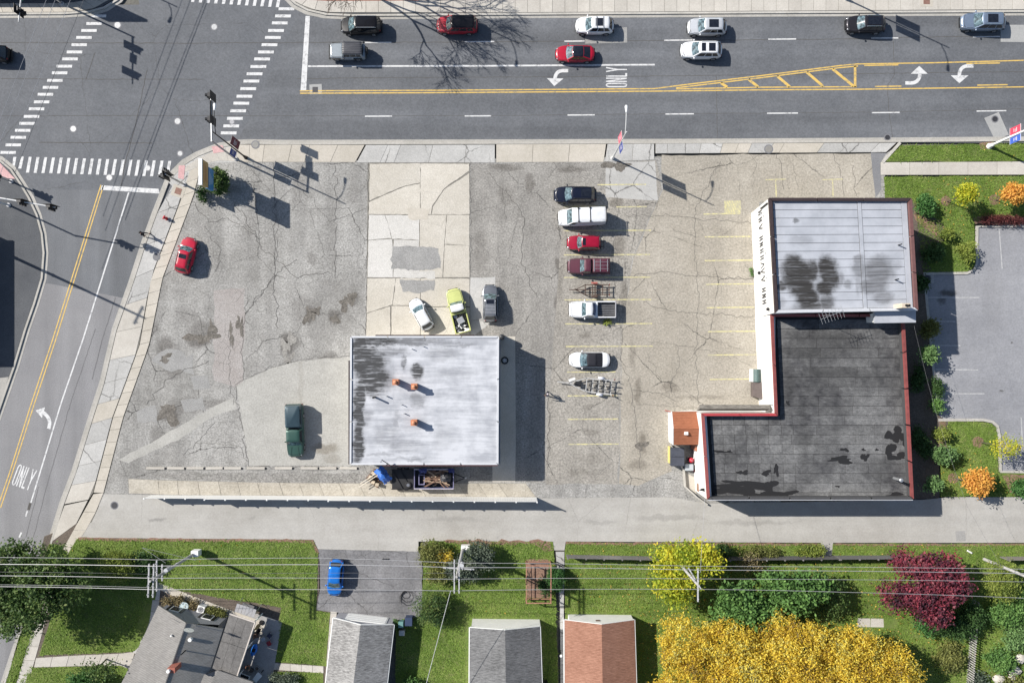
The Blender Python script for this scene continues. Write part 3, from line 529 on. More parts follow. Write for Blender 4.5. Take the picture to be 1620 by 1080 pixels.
LAWNS = {'n1': [(1402,252),(1425,230),(1900,226),(1900,253),(1398,256)], 'n2': [(1399,280),(1900,278),(1900,340),(1560,346),(1541,354),(1543,416),(1538,425),(1528,430),(1460,431),(1450,345),(1442,318),(1399,316)],
         'n3': [(1487,667),(1556,667),(1568,670),(1575,676),(1578,690),(1580,746),(1900,760),(1900,785),(1488,785)],
         's1': [(122,852),(496,855),(504,876),(500,965),(522,968),(516,1052),(430,1046),(440,990),(445,960),(250,928),(232,1010),(212,1030),(62,1036),(80,980),(105,880)],
         's1b': [(20,1082),(30,1055),(46,1018),(62,985),(80,935),(96,868),(108,872),(76,960),(44,1020),(24,1086)],
         's2': [(78,860),(98,862),(82,910),(52,1010),(24,1085),(8,1085),(30,1010)], 's3': [(48,1054),(190,1053),(212,1060),(190,1140),(20,1140)],
         's4': [(680,856),(874,857),(877,872),(884,1140),(626,1140),(626,980),(668,975),(670,872)], 's5': [(896,858),(1298,860),(1300,882),(1317,882),(1318,860),(1900,860),(1900,1200),(892,1200),(894,872)], 's6': [(425,1062),(512,1062),(510,1140),(420,1140)]}
for k, q in LAWNS.items(): struct('lawn', MB().prism(jag(pp(q), .05, 1.2, len(q)), -.25, .03), m_lawn)
struct('planting_bed', MB().prism(jag(pp([(1400,314),(1446,316),(1462,335),(1490,352),(1500,372),(1478,392),(1462,410),(1472,425),(1462,432),(1474,560),(1486,660),(1500,664),(1496,690),(1498,710),(1486,730),(1487,785),(1440,788),(1400,540)]), .08, 1), -.25, .036), m_mulch_d)
struct('planting_bed', MB().sheet(jag(pp([(1444,338),(1452,338),(1478,352),(1486,366),(1480,374),(1462,360),(1446,347)]), .06, .8), .042), m_mulch)
struct('planting_bed', MB().sheet(jag(pp([(1485,664),(1496,665),(1498,700),(1490,720),(1485,700)]), .06, .8), .043), m_mulch)
struct('planting_bed', MB().sheet(jag(pp([(1538,343),(1900,340),(1900,356),(1542,355)]), .08, .8), .041), m_mulch)
struct('planting_bed', MB().sheet(jag(pp([(1584,750),(1900,750),(1900,785),(1600,782),(1592,765)]), .1, .8), .041), m_mulch)
for i, (x, y, r) in enumerate(((1496,318,8.5),(1573,316,9),(1547,699,9.5),(1508,756,9))):
    struct('mulch_ring', MB().cyl(P2(x,y), r*M, .02, .055, 20, r*M*.85), m_mulch)
struct('dirt_edge', MB().sheet(jag(pp([(700,853),(870,855),(874,868),(860,872),(850,862),(720,860)]), .12, .7), .0345), m_mulch)
m_drive2 = paved('driveway_asphalt', (.118,.117,.121), (.195,.192,.195), .22, 4.5, .34, streak=(.4,.08,0,.2), spots=.6, stain=(.075,.075,.078), crack=(.7,.03,.6,.1), big_crack=(.2,.012,.7))
struct('driveway', MB().prism(jag(pp([(503,868),(664,872),(668,890),(668,975),(636,978),(628,990),(560,990),(537,968),(500,964),(507,930),(506,893)]), .03, 1), -.25, .02), m_drive2)
walk('garage_path', [(523,966),(516,1052),(510,1140)], [(533,967),(526,1052),(520,1140)], 9, [m_slab_n])
walk('front_path', [(57,1040),(120,1036),(190,1033),(214,1030)], [(54,1055),(120,1053),(190,1052),(205,1058)], 6, [m_slab_n])
walk('house_path', [(244,930),(236,985),(226,1010),(210,1030)], [(254,930),(249,985),(240,1015),(222,1040)], 6, [m_slab_grey])
walk('house_path', [(250,920),(310,944),(375,968),(440,985)], [(248,930),(306,957),(370,978),(436,1000)], 10, [m_slab_tan])
walk('patio_path', [(424,1047),(512,1053)], [(424,1058),(512,1064)], 5, [m_slab_n])
walk('back_path', [(879,872),(886,960),(887,1140)], [(893,872),(892,960),(893,1140)], 12, [m_slab_grey])
walk('patio', [(1357,977),(1418,978)], [(1355,991),(1420,992)], 3, [m_slab_n])
struct('patio', MB().prism(pp([(384,962),(446,983),(428,1090),(360,1090)]), -.1, .038), paved('patio_concrete', (.25,.245,.24), (.32,.31,.30), .4, 7, .2))
obj('slab', MB().prism(pp([(374,968),(424,985),(412,1005),(372,994)]), 0, .05), m_slab_tan, [o for o in COL.objects if o.name.startswith('patio')][-1])

for q, w_ in (([(124,852),(300,853.5),(494,855.5),(503,876)],.35),([(895,858.5),(1100,860),(1298,861)],.3),([(1319,861),(1620,861)],.25),([(1400,316),(1440,318)],.5),([(1550,232),(1572,230)],.8)):
    struct('dirt_edge', MB().strip(jag(pp(q), .05, .5, 3, closed=False), w_, .0355), m_mulch)

struct('verge', MB().prism(pp([(70,848),(126,826),(505,846),(505,960),(530,960),(515,1200),(-60,1200),(0,1090),(30,1020)]), -.28, .001), m_mulch_d)
# ================================================================ BUILDINGS
m_whitewall = plain('white_wall', (.66,.65,.62), .8, noise=.06, nscale=1.2, world=True)
m_greywall = plain('grey_siding', (.24,.24,.255), .8, noise=.08)
m_dkmetal = plain('dark_flashing', (.055,.038,.038), .5, .3, noise=.2)
m_redcap = plain('red_coping', (.21,.055,.05), .6, noise=.22, nscale=2, var=.12, world=True)
m_redcap2 = plain('bright_red_coping', (.36,.05,.055), .5, noise=.12, world=True)
m_black = plain('black_metal', (.012,.012,.014), .5, .2); m_galv = plain('galvanised', (.42,.43,.44), .45, .7, noise=.2); m_whitep = plain('white_paint', (.70,.70,.68), .5, noise=.05)
m_glass = plain('window_glass', (.02,.025,.03), .06, spec=.8); m_frame = plain('window_frame', (.68,.68,.66), .5); m_woodgrey = plain('weathered_wood', (.17,.16,.155), .9, noise=.3, nscale=4, var=.2)
def ring(pts, z): return [Vector(P(x, y, z)) for x, y in pts]
def inset(r, d):      # inset a convex-ish ring of 3-D points in plan
    n = len(r); out = []
    a = sum(r[i].x*r[(i+1)%n].y-r[(i+1)%n].x*r[i].y for i in range(n)); s = 1 if a > 0 else -1
    for i in range(n):
        p, q, t = r[i-1], r[i], r[(i+1)%n]
        e1 = (q-p).xy.normalized(); e2 = (t-q).xy.normalized()
        n1 = Vector((-e1.y, e1.x))*s; n2 = Vector((-e2.y, e2.x))*s; b = n1+n2; k = d*2/max(b.dot(b), .4)
        out.append(Vector((q.x+b.x*k, q.y+b.y*k, q.z)))
    return out
def up(r, dz): return [Vector((v.x, v.y, v.z+dz)) for v in r]
def at0(r): return [Vector((v.x, v.y, -.2)) for v in r]
def coping(parent, outer, w, z0, z1, mats, name='coping'):
    inn = inset(outer, w); n = len(outer)
    for i in range(n):
        j = (i+1) % n; q = [outer[i], outer[j], inn[j], inn[i]]
        e = (q[1]-q[0]); L = e.length; k = max(1, round(L/4.6)); mt = mats[i] if isinstance(mats, list) else mats
        for s in range(k):
            t0, t1 = s/k+.004, (s+1)/k-.004
            a, b, c, d = q[0].lerp(q[1], t0), q[0].lerp(q[1], t1), q[3].lerp(q[2], t1), q[3].lerp(q[2], t0)
            obj(name, MB().prism([(v.x, v.y) for v in (a, b, c, d)], z0, z1), mt, parent)
# ---- workshop with the white flat roof
h1 = 4.65
outer = ring([(554,531.5),(789.5,531.5),(788.5,735),(553,735)], h1)
shop = thing('workshop', 'low workshop building with a stained white flat roof and three small terracotta chimneys', 'building', P(672,630))
def loc(parent, pts): return [Vector((v[0]-parent.location.x, v[1]-parent.location.y, v[2]-parent.location.z)) for v in pts]
o_l = loc(shop, outer)
obj('wall', MB().frustum(at0(inset(o_l,.12)), [Vector((v.x,v.y,h1-.25)) for v in inset(o_l,.12)]), m_whitewall, shop)
rs = []
for q in ((569,560,14,46,1),(568,640,11,60,1),(567,700,10,40,1),(585,570,32,26,1),(590,602,32,26,.95),(600,540,40,9,.8),(600,560,22,10,.4),(595,585,16,6,.6),(662,587,11,14,.85),(640,575,5,14,.6),(592,615,8,5,.75),(570,545,12,8,.8),(660,632,12,12,.35),(625,665,6,20,.25),(700,690,20,25,.15),(720,590,40,10,.15),(600,718,25,4,.3),(650,725,25,4,.3),(575,660,16,20,.3),(640,540,70,7,.55),(620,556,30,10,.45),(720,545,40,6,.35),(610,690,25,20,.25),(640,705,30,12,.25),(700,560,30,12,.3),(600,580,14,40,.5)): rs.append(q)
t = NT('white_membrane'); c = t.coord(); n1 = t.noise(t.stretch(c, (.12,1.3,1)), 1, 5, .7); n2 = t.noise(c, .5, 5, .65); n3 = t.noise(t.stretch(c,(.5,6,1)), 1, 3, .7)
f = t.math('ADD', t.math('MULTIPLY', n1.outputs[0], .55), t.math('MULTIPLY', n2.outputs[0], .45))
col = t.mix(t.rng(f, .42, .58), (.30,.31,.335), (.47,.48,.505)); 
bl = t.blobs(c, Wb(rs, h1), .9, .8); bl = t.math('MULTIPLY', bl, t.rng(n3.outputs[0], .32, .54, .28, 1.25), True)
col = t.mix(bl, col, (.035,.036,.038)); t.ln(col, t.b.inputs[0]); t.b.inputs['Roughness'].default_value = .75
m_memb = t.m
il = inset(o_l, .2)
for i in range(7):      # membrane sheets, lapped one over the other
    a0, a1 = i/7, (i+1)/7
    q = [il[0].lerp(il[1], a0), il[0].lerp(il[1], a1), il[3].lerp(il[2], a1), il[3].lerp(il[2], a0)]
    obj('roof_sheet', MB().prism([(v.x, v.y) for v in q], h1-.32, h1-.12+(i%2)*.006), m_memb, shop)
m_wcap = plain('white_coping', (.50,.51,.53), .55, .1, noise=.06)
coping(shop, o_l, .2, h1-.26, h1, m_wcap)
def lbox(parent, name, px0, px1, py0, py1, z0, z1, mat, ref=None):
    a = loc(parent, [P(px0, py1, ref if ref is not None else z1), P(px1, py0, ref if ref is not None else z1)])
    return obj(name, MB().box(a[0].x, a[1].x, a[0].y, a[1].y, z0, z1), mat, parent)
lbox(shop, 'canopy', 594, 750, 529.4, 531.3, h1-.6, h1-.3, m_dkmetal); lbox(shop, 'gutter', 605, 788, 735.1, 736.6, h1-.5, h1-.2, plain('red_gutter',(.2,.07,.06),.6)); lbox(shop, 'gutter', 551.2, 552.9, 570, 734, h1-.5, h1-.2, m_dkmetal); lbox(shop, 'downpipe', 789.7, 791.5, 545, 547, .0, h1-.3, plain('blue_flashing',(.10,.13,.18),.5,.2)); lbox(shop, 'gutter', 789.7, 791.3, 537, 733, h1-.5, h1-.22, plain('blue_flashing',(.10,.13,.18),.5,.2))
m_terra = plain('terracotta', (.42,.17,.09), .8, noise=.2); m_terra2 = plain('terracotta_pot', (.50,.22,.12), .7, noise=.15)
for x, y in ((626,604),(655.5,611),(655,668)):
    c = loc(shop, [P(x, y, h1+.9)])[0]
    ch = obj('chimney', MB().box(c.x-.29, c.x+.29, c.y-.29, c.y+.29, h1-.2, h1+1.15).box(c.x-.34, c.x+.34, c.y-.34, c.y+.34, h1+1.15, h1+1.25), m_terra, shop)
    obj('chimney_pot', MB().cyl((c.x,c.y), .2, h1+1.25, h1+1.45, 12, .17).ball((c.x,c.y,h1+1.47), (.2,.2,.13), 12, 6), m_terra2, ch)
for x, y, r, hh in ((593,628,.11,1.15),(612,626.5,.07,.4),(640,654,.06,.35),(636,640,.05,.35),(652,552,.05,.3),(670,548,.05,.3)):
    c = loc(shop, [P(x, y, h1)])[0]; obj('vent_pipe', MB().cyl((c.x,c.y), r, h1-.2, h1+hh, 10), m_black if r > .1 else m_galv, shop)
c = loc(shop, [P(621,735,h1)])[0]; d = loc(shop, [P(604,727,h1+1.1)])[0]
obj('cable_mast', MB().tube([(c.x,c.y-.15,h1-1.5),(c.x,c.y-.15,h1+.3),(d.x,d.y,d.z),(d.x-.12,d.y-.3,d.z-.15)], .05, 6), m_black, shop)
for x, z0 in ((596,0),(640,0),(690,0)):
    pass
a = loc(shop, [P(560,700,0)])[0]
for k, (px, w) in enumerate(((600,3.2),(660,3.2),(720,3.2))):   # doors in the north face
    c = loc(shop, [P(px, 531.5, h1)])[0]; ob = inset(o_l,.12)
    obj('garage_door', MB().box(c.x-w/2, c.x+w/2, ob[0].y-.02, ob[0].y+.05, 0, 3.1), m_frame, shop)
# ---- store with the raised white roof and the black flat roof
store = thing('store_building', 'white store building, raised ribbed white roof in front and black patched flat roof behind', 'building', P(1330,600))
HH, HL = 7.6, 5.4
top = ring([(1216.5,312.8),(1442.5,313),(1453,491),(1226.5,495)], HH); tl = loc(store, top)
bW = loc(store, [P(1188,337.5,-.1), P(1195,503.5,-.1)])
tin = inset(tl, .06)
bot = [Vector((bW[0].x,bW[0].y,-.2)), Vector((tin[1].x,tin[1].y,-.2)), Vector((tin[2].x,tin[2].y,-.2)), Vector((bW[1].x,bW[1].y,-.2))]
obj('wall', MB().frustum(bot, [Vector((v.x,v.y,HH-.5)) for v in tin]), m_whitewall, store)
coping(store, tl, .34, HH-.34, HH, [m_dkmetal, plain('brown_coping',(.13,.062,.058),.6,noise=.15), m_wcap, m_dkmetal])
t = NT('white_ribbed_roof'); c = t.coord()
rs = [(1258,424,22,24,1),(1272,432,24,24,1),(1270,452,24,20,1),(1252,445,14,16,.95),(1288,428,12,20,.95),(1310,422,18,20,1),(1315,440,18,22,1),(1308,454,18,16,1),(1280,470,22,18,1),(1284,484,24,10,.85),(1310,478,14,14,.75),(1240,452,10,8,.9),(1245,448,6,8,.8),(1330,440,10,14,.45),(1345,448,8,8,.4),(1360,410,10,10,.5),(1392,428,28,28,.62),(1385,450,26,18,.6),(1400,470,18,12,.5),(1362,425,14,18,.45),(1262,348,6,5,.6),(1270,380,20,8,.2),(1290,487,40,5,.5),(1235,478,12,10,.25),(1420,420,10,8,.25),(1360,440,5,30,.3)]
n2 = t.noise(c, .4, 5, .65); n3 = t.noise(t.stretch(c,(.4,4,1)), 1, 3, .7); col = t.mix(t.rng(n2.outputs[0], .35, .65), (.30,.315,.345), (.385,.40,.435))
bl = t.math('MULTIPLY', t.blobs(c, Wb(rs, HH), .55, 1.1), t.rng(n3.outputs[0], .3, .6, .72, 1.15), True); col = t.mix(bl, col, (.030,.028,.026))
t.ln(col, t.b.inputs[0]); t.b.inputs['Roughness'].default_value = .6; m_rib = t.m
ii = inset(tl, .36); rows = 13
obj('roof_deck', MB().prism([(v.x,v.y) for v in ii], HH-.6, HH-.44), m_dkmetal, store)
for i in range(rows):
    for s0, s1 in ((.012,.632),(.636,.662),(.666,.955),(.958,.997)):
        t0, t1 = i/rows, (i+1)/rows-.0035
        if s0 in (.636,.958) and i > 0: continue
        if s0 in (.636,.958): t1 = 1
        L0, L1 = ii[0].lerp(ii[3], t0), ii[0].lerp(ii[3], t1); R0, R1 = ii[1].lerp(ii[2], t0), ii[1].lerp(ii[2], t1)
        q = [L0.lerp(R0, s0), L0.lerp(R0, s1), L1.lerp(R1, s1), L1.lerp(R1, s0)]
        za = HH-.36+(.02 if s0 in (.636,.958) else 0); zb = za-.035*(0 if s0 in (.636,.958) else 1)
        top4 = [Vector((q[0].x,q[0].y,zb)), Vector((q[1].x,q[1].y,zb)), Vector((q[2].x,q[2].y,za)), Vector((q[3].x,q[3].y,za))]
        obj('roof_panel', MB().frustum([Vector((v.x,v.y,HH-.46)) for v in top4], top4), m_rib, store)
# low extension roof panel, chimney box
q = loc(store, ring([(1383.5,493),(1449,491.5),(1449,510),(1385,511)], 6.7))
obj('rear_roof', MB().prism([(v.x,v.y) for v in q], 6.3, 6.7), m_rib, store); q2 = inset(q, .15)
obj('rear_wall', MB().prism([(v.x,v.y) for v in q2], 0, 6.3), m_whitewall, store)
c = loc(store, [P(1427,484,HH+.5)])[0]
ch = obj('chimney', MB().box(c.x-.46, c.x+.46, c.y-.25, c.y+.25, HH-.4, HH+1.35), plain('cream_brick',(.50,.43,.34),.8,noise=.15), store)
for dx in (-.02,.28): obj('flue', MB().cyl((c.x+dx,c.y), .13, HH+1.35, HH+1.5, 10), m_black, ch)
for x, y in ((1424,387),(1419,442)): 
    c = loc(store, [P(x, y, HH)])[0]; obj('vent_pipe', MB().cyl((c.x,c.y), .07, HH-.4, HH+.35, 8), m_black, store)
# aerial on the rear edge
an = thing('roof_aerial', 'bare TV aerial leaning over the step between the white and the black roof', 'aerial', P(1305,499,HH))
mb = MB().tube([(0,0,-.6),(0,0,1.3)], .03, 6).tube([(-1.0,-.5,1.25),(1.5,.45,1.25)], .025, 6)
for k in range(8):
    s = -1+k*.34; mb.tube([(s+.22,s*.4-.12-.5-.12*k/4,1.27),(s-.22,s*.4+.5+.0,1.27)], .018, 5)
obj('rods', mb, m_galv, an)
# lower, black roof
lowpx = [(1219.5,496.5),(1226.5,653.5),(1110,653.5),(1119,790),(1446,790),(1431,497)]
lt = loc(store, ring(lowpx, HL)); li = inset(lt, .05)
base_w = loc(store, [P(1195.5,503.5,-.1), P(1202,645,-.1)])
bl_ = at0(li); 
obj('wall', MB().frustum([Vector((v.x,v.y,-.2)) for v in li], [Vector((v.x,v.y,HL-1.3)) for v in li]), m_whitewall, store)
for seg in range(6):
    pass
tarw = plain('parapet_dark',(.045,.045,.047),.9)
coping(store, inset(lt,.03), .24, HL-1.45, HL-.3, [m_whitewall, m_whitewall, m_whitewall, tarw, tarw, tarw], 'parapet')
coping(store, lt, .3, HL-.3, HL, [m_redcap, m_redcap2, m_redcap, plain('roof_edge_tar',(.05,.05,.052),.9), m_redcap, m_redcap])
a, b = lt[3], lt[4]; obj('gutter', MB().box(min(a.x,b.x)+.1, max(a.x,b.x)-.1, a.y-.08, a.y-.004, HL-.12, HL-.03), m_wcap, store)
m_sheet = paved('black_roofing', (.030,.030,.033), (.150,.150,.148), .16, 4.5, .45, var=.16, blobs=Wb([(1300,545,90,25,.5),(1330,590,60,10,.4),(1270,690,14,60,.4),(1180,690,40,10,.3),(1390,740,40,20,.4),(1240,600,20,40,.3)], 4.4), spots=.25, streak=(.3,.3,0,.25), stain=(.03,.03,.03), rough=.9, bump=.3)
obj('roof_deck', MB().prism([(v.x,v.y) for v in inset(lt,.28)], HL-1.3, HL-1.02), plain('roof_tar',(.02,.02,.021),.9), store)
ys = [505+15.2*i for i in range(20)]
for r_i, y in enumerate(ys[:-1]):
    y1 = min(ys[r_i+1], 787.5); fy = (y-496)/(790-496)
    xl = (1228+ (y-500)*.045 if y < 648 else 1122+(y-653)*.062); xr = 1424+(y-500)*.054; x = xl+1
    if y < 648 < y1: xl = 1228+6; x = xl
    while x < xr-4:
        w = rnd.choice((18,18,19,20)) if (y > 650 and x < 1240) else rnd.uniform(34,95)
        x1 = min(x+w, xr);
        if xr-x1 < 10: x1 = xr
        q = loc(store, ring([(x+.25,y+.3),(x1-.25,y+.3),(x1-.25,y1-.3),(x+.25,y1-.3)], HL-1.0))
        obj('roofing_sheet', MB().prism([(v.x,v.y) for v in q], HL-1.06, HL-.985+rnd.uniform(0,.014)), m_sheet, store); x = x1
m_tar = plain('bare_tar', (.008,.008,.009), .8)
for i, (x, y, rx, ry) in enumerate(((1331,727,20,5),(1336,711,6,3),(1366,711,3,2),(1368,723,5,7),(1387,711,2,2.5),(1212,748,7,4),(1228,743,5,7),(1170,765,30,6),(1150,775,26,8),(1190,772,26,8),(1218,768,10,8),(1205,782,28,5),(1240,781,18,4),(1175,747,7,4),(1412,690,10,9),(1422,685,8,10),(1408,712,6,14),(1420,722,14,5),(1434,700,4,12),(1416,783,14,4),(1246,637,3,3),(1325,769,3,1.5),(1140,714,12,2),(1154,714,4,2))):
    q = loc(store, [P(a, b, HL-.97) for a, b in blob(x, y, rx, ry, i, 26, .5)])
    obj('tar_patch', MB().sheet([(v.x,v.y) for v in q], HL-.968+.0012*i), m_tar, store)
for q in (((1355,560),(1392,538)), ((1345,527),(1385,543)), ((1362,600),(1364,655))): pass
c = loc(store, [P(1418,757,HL)])[0]
obj('stove_pipe', MB().cyl((c.x,c.y), .16, HL-.5, HL+1.0, 10).ball((c.x,c.y,HL+1.05),(.24,.24,.12),10,5), m_galv, store)
# mansard strip of grey shingles and north wall
a = loc(store, [P(1107,646.5,HL-.35), P(1219,646.5,HL-.35), P(1219,640,HL-1.6), P(1107,640,HL-1.6)])
m_sh = shingle('shingle_grey_brown', (.10,.092,.08), (.23,.215,.19), 0)
obj('awning', MB().frustum([a[0]+Vector((0,-.3,-1.3)),a[1]+Vector((0,-.3,-1.3)),a[2]+Vector((0,0,-.1)),a[3]+Vector((0,0,-.1))], [a[0],a[1],a[2],a[3]]), m_sh, store)
# west wall (battered a little as the photograph shows)
for top_, z0_, px in (((1219.2,497),(1222.5,640)), 0, 0),: 
    a = loc(store, [P(1195,503.8,-.1), P(1201.5,640,-.1), P(1220,640,HL-.55), P(1219.5,499,HL-.55)])
    obj('wall_panel', MB().frustum([v+Vector((.5,0,0)) for v in a], a), m_whitewall, store)
a = loc(store, [P(1100,650,-.1), P(1101.5,777,-.1), P(1119,789.5,HL-.5), P(1110.5,654,HL-.5)])
obj('wall_panel', MB().frustum([v+Vector((.5,0,0)) for v in a], a), m_whitewall, store)
# sign on the tall west wall: raised marks too foreshortened to read
def wallpt(s, t_, off=.03):
    b0, b1, t0, t1 = Vector((bot[0].x,bot[0].y,0)), Vector((bot[3].x,bot[3].y,0)), Vector((tin[0].x,tin[0].y,HH-.3)), Vector((tin[3].x,tin[3].y,HH-.3))
    p = b0.lerp(b1, s).lerp(t0.lerp(t1, s), t_); nrm = (b1-b0).cross(t0-b0).normalized()
    if nrm.x > 0: nrm = -nrm
    return p+nrm*off
m_letter = plain('sign_letter', (.045,.045,.05), .6)
def wstroke(mb, a, b, w):
    pa, pb = wallpt(*a), wallpt(*b); mb.tube([pa, pb], w, 4)
sign = obj('wall_sign', MB().frustum([wallpt(.015,.36,.004),wallpt(.985,.36,.004),wallpt(.985,.72,.004),wallpt(.015,.72,.004)], [wallpt(.015,.36,.02),wallpt(.985,.36,.02),wallpt(.985,.72,.02),wallpt(.015,.72,.02)]), m_whitewall, store)
shapes = {'E': [((0,0),(0,1)),((0,0),(.7,0)),((0,.5),(.6,.5)),((0,1),(.7,1))], 'H': [((0,0),(0,1)),((.8,0),(.8,1)),((0,.5),(.8,.5))], 'V': [((0,1),(.4,0)),((.4,0),(.8,1))], 'N': [((0,0),(0,1)),((0,1),(.8,0)),((.8,0),(.8,1))], 'L': [((0,1),(.8,0))], 'A': [((0,0),(.5,1)),((.5,1),(1,0))]}
for s, k in ((.05,'H'),(.115,'H'),(.175,'V'),(.285,'H'),(.34,'N'),(.40,'H'),(.46,'H'),(.515,'A'),(.575,'V'),(.65,'V'),(.755,'H'),(.81,'N'),(.865,'H')):
    mb = MB(); w = .03 if k in 'HNE' else .05
    for a, b in shapes[k]: wstroke(mb, (s+a[0]*w, .44+a[1]*.19), (s+b[0]*w, .44+b[1]*.19), .085)
    obj('letter', mb, m_letter, sign)
for s, tt in ((.10,.80),(.435,.80),(.655,.80)):
    mb = MB(); p0 = wallpt(s, tt, 0); p1 = wallpt(s, tt+.02, .35); p2 = wallpt(s, tt-.04, .42); mb.tube([p0, p1, p2], .035, 6); mb.ball(tuple(p2), (.12,.12,.12), 8, 5)
    obj('wall_lamp', mb, m_galv, store)
obj('drainpipe', MB().tube([wallpt(.035,.62,.12), wallpt(.035,.97,.12)], .09, 6), m_black, store); obj('camera_bracket', MB().ball(tuple(wallpt(.60,.40,.2)), (.2,.2,.16), 8, 5), m_black, store); obj('camera_bracket', MB().ball(tuple(wallpt(.955,.76,.2)), (.2,.2,.16), 8, 5), m_black, store)
# ---- brown-roofed shed on the west side
shed = thing('shed', 'small white shed with a rusty brown roof against the store wall', 'shed', P(1082,676))
he, hr = 2.9, 3.7
e = loc(shed, [P(1062.5,651,he), P(1103,650.5,he), P(1105.5,703,he), P(1065,703.5,he)]); rg = loc(shed, [P(1065,677.5,hr), P(1106.5,677.5,hr)])
m_brown = shingle('brown_roof', (.22,.075,.035), (.30,.11,.055), 0)
for k, q in enumerate(([e[0],e[1],rg[1],rg[0]], [rg[0],rg[1],e[2],e[3]])): obj('roof', MB().frustum([v+Vector((0,0,-.15)) for v in q], q), m_brown, shed)
b = loc(shed, [P(1056.5,651.5,-.1), P(1057.5,698,-.1)]); w0, w1 = Vector((b[0].x,b[0].y,-.1)), Vector((b[1].x,b[1].y,-.1))
dn = Vector((0,0,-.16))
obj('wall', MB().add([w0, w1, e[3]+dn, rg[0]+dn, e[0]+dn, Vector((e[1].x,e[0].y,-.1)), Vector((e[2].x,w1.y,-.1)), e[2]+dn, rg[1]+dn, e[1]+dn], [(0,4,3,2,1),(5,6,7,8,9),(1,2,7,6),(0,5,9,4)]), m_whitewall, shed)
obj('fascia', MB().frustum([e[0]+Vector((-.07,0,-.2)), rg[0]+Vector((-.07,0,-.2)), e[3]+Vector((-.07,0,-.2)), e[3]+Vector((-.07,0,.02)), rg[0]+Vector((-.07,0,.02)), e[0]+Vector((-.07,0,.02))], [v+Vector((.05,0,0)) for v in (e[0]+dn, rg[0]+dn, e[3]+dn, e[3], rg[0], e[0])]), m_whitep, shed)
c = loc(shed, [P(1085.5,685,3.6)])[0]; obj('roof_vent', MB().box(c.x-.2,c.x+.2,c.y-.18,c.y+.18,3.2,3.75), m_whitep, shed); obj('downpipe', MB().tube([Vector((e[0].x-.12,e[0].y-.05,-.1)),e[0]+Vector((-.12,0,-.1))], .05, 6), plain('red_pipe',(.35,.05,.04),.5), shed)
obj('brick_pier', MB().box(*[v for p in [loc(shed,[P(1100,713,2.2),P(1106,704,2.2)])] for v in (p[0].x,p[1].x,p[0].y,p[1].y)], 0, 2.2), plain('orange_brick',(.30,.12,.07),.9,noise=.3), shed)
# ---- garages and the house at the back
def siding(px): pass
def garage(label, eL, ridge, eR, bL, bR, mat, wall, hE=2.6, hR=4.1, base=None, door=None, wallm=None, south=70):
    """eL/ridge/eR: photo pixels of the north ends of the eaves and ridge; bL/bR give their direction (a second pixel on each eave)"""
    g = thing('garage', label, 'garage', P((eL[0]+eR[0])/2, eL[1]+40), 0, 'garages behind the lawns')
    def end(a, b, z, y): t = (y-a[1])/(b[1]-a[1]); return (a[0]+(b[0]-a[0])*t, y)
    mb_ = ((bL[0]+bR[0])/2+(ridge[0]-(eL[0]+eR[0])/2), (bL[1]+bR[1])/2)
    Y = 1080+south
    n = loc(g, [P(*eL,hE), P(*ridge,hR), P(*eR,hE)]); s = loc(g, [P(*end(eL,bL,hE,Y),hE), P(*end(ridge,mb_,hR,Y),hR), P(*end(eR,bR,hE,Y),hE)])
    th = Vector((0,0,-.14))
    for q in ([n[0],n[1],s[1],s[0]], [n[1],n[2],s[2],s[1]]): obj('roof', MB().frustum([v+th for v in q], q), mat, g)
    for i, q in enumerate(([n[0],n[1]], [n[1],n[2]])):
        a_, b_ = q; d = Vector((0,.05,0)); obj('verge_board', MB().frustum([a_+th*1.6, b_+th*1.6, b_+th*1.6+d, a_+th*1.6+d], [a_+Vector((0,0,.015)), b_+Vector((0,0,.015)), b_+d+Vector((0,0,.015)), a_+d+Vector((0,0,.015))]), m_whitep, g)
    for i, (a_, b_) in enumerate(((n[0], s[0]), (n[2], s[2]))): obj('gutter', MB().tube([a_+Vector((-.06 if i==0 else .06,0,-.1)), b_+Vector((-.06 if i==0 else .06,0,-.1))], .07, 6), m_whitep, g)
    bl, br = loc(g, [P(*base[0],-.1), P(*base[1],-.1)])
    sl = Vector((s[0].x+.3, s[0].y, -.1)); sr = Vector((s[2].x-.3, s[2].y, -.1))
    tL, tR = Vector((bl.x,bl.y,hE-.1)), Vector((br.x,br.y,hE-.1)); mid = (bl+br)/2; tM = Vector((mid.x,mid.y,hR-.18))
    w = obj('wall', MB().add([bl, br, tR, tM, tL, sl, sr, Vector((sr.x,sr.y,hE-.1)), Vector((sl.x,sl.y,hE-.1))], [(0,4,3,2,1),(1,2,7,6),(0,5,8,4),(5,6,7,8)]), wallm or m_whitewall, g)
    if door:
        u = (br-bl); e_ = u.normalized(); nn = Vector((-e_.y, e_.x, 0)) if e_.x > 0 else Vector((e_.y,-e_.x,0))
        if nn.y < 0: nn = -nn
        d_ = obj('garage_door', MB().frustum([bl+u*door[0]+nn*.0, bl+u*door[1]+nn*.0, bl+u*door[1]+nn*.05, bl+u*door[0]+nn*.05], [v+Vector((0,0,2.25)) for v in (bl+u*door[0], bl+u*door[1], bl+u*door[1]+nn*.05, bl+u*door[0]+nn*.05)]), m_whitep, g)
        for k in range(4):
            z = .1+k*.55; a_, b_ = bl+u*(door[0]+.02)+nn*.051, bl+u*(door[1]-.02)+nn*.051
            obj('door_panel', MB().frustum([a_+Vector((0,0,z)), b_+Vector((0,0,z)), b_+nn*.02+Vector((0,0,z)), a_+nn*.02+Vector((0,0,z))], [v+Vector((0,0,z+.48)) for v in (a_, b_, b_+nn*.02, a_+nn*.02)]), m_whitep, d_)
        for k in (door[0]/2, (door[1]+1)/2):
            pass
    return g
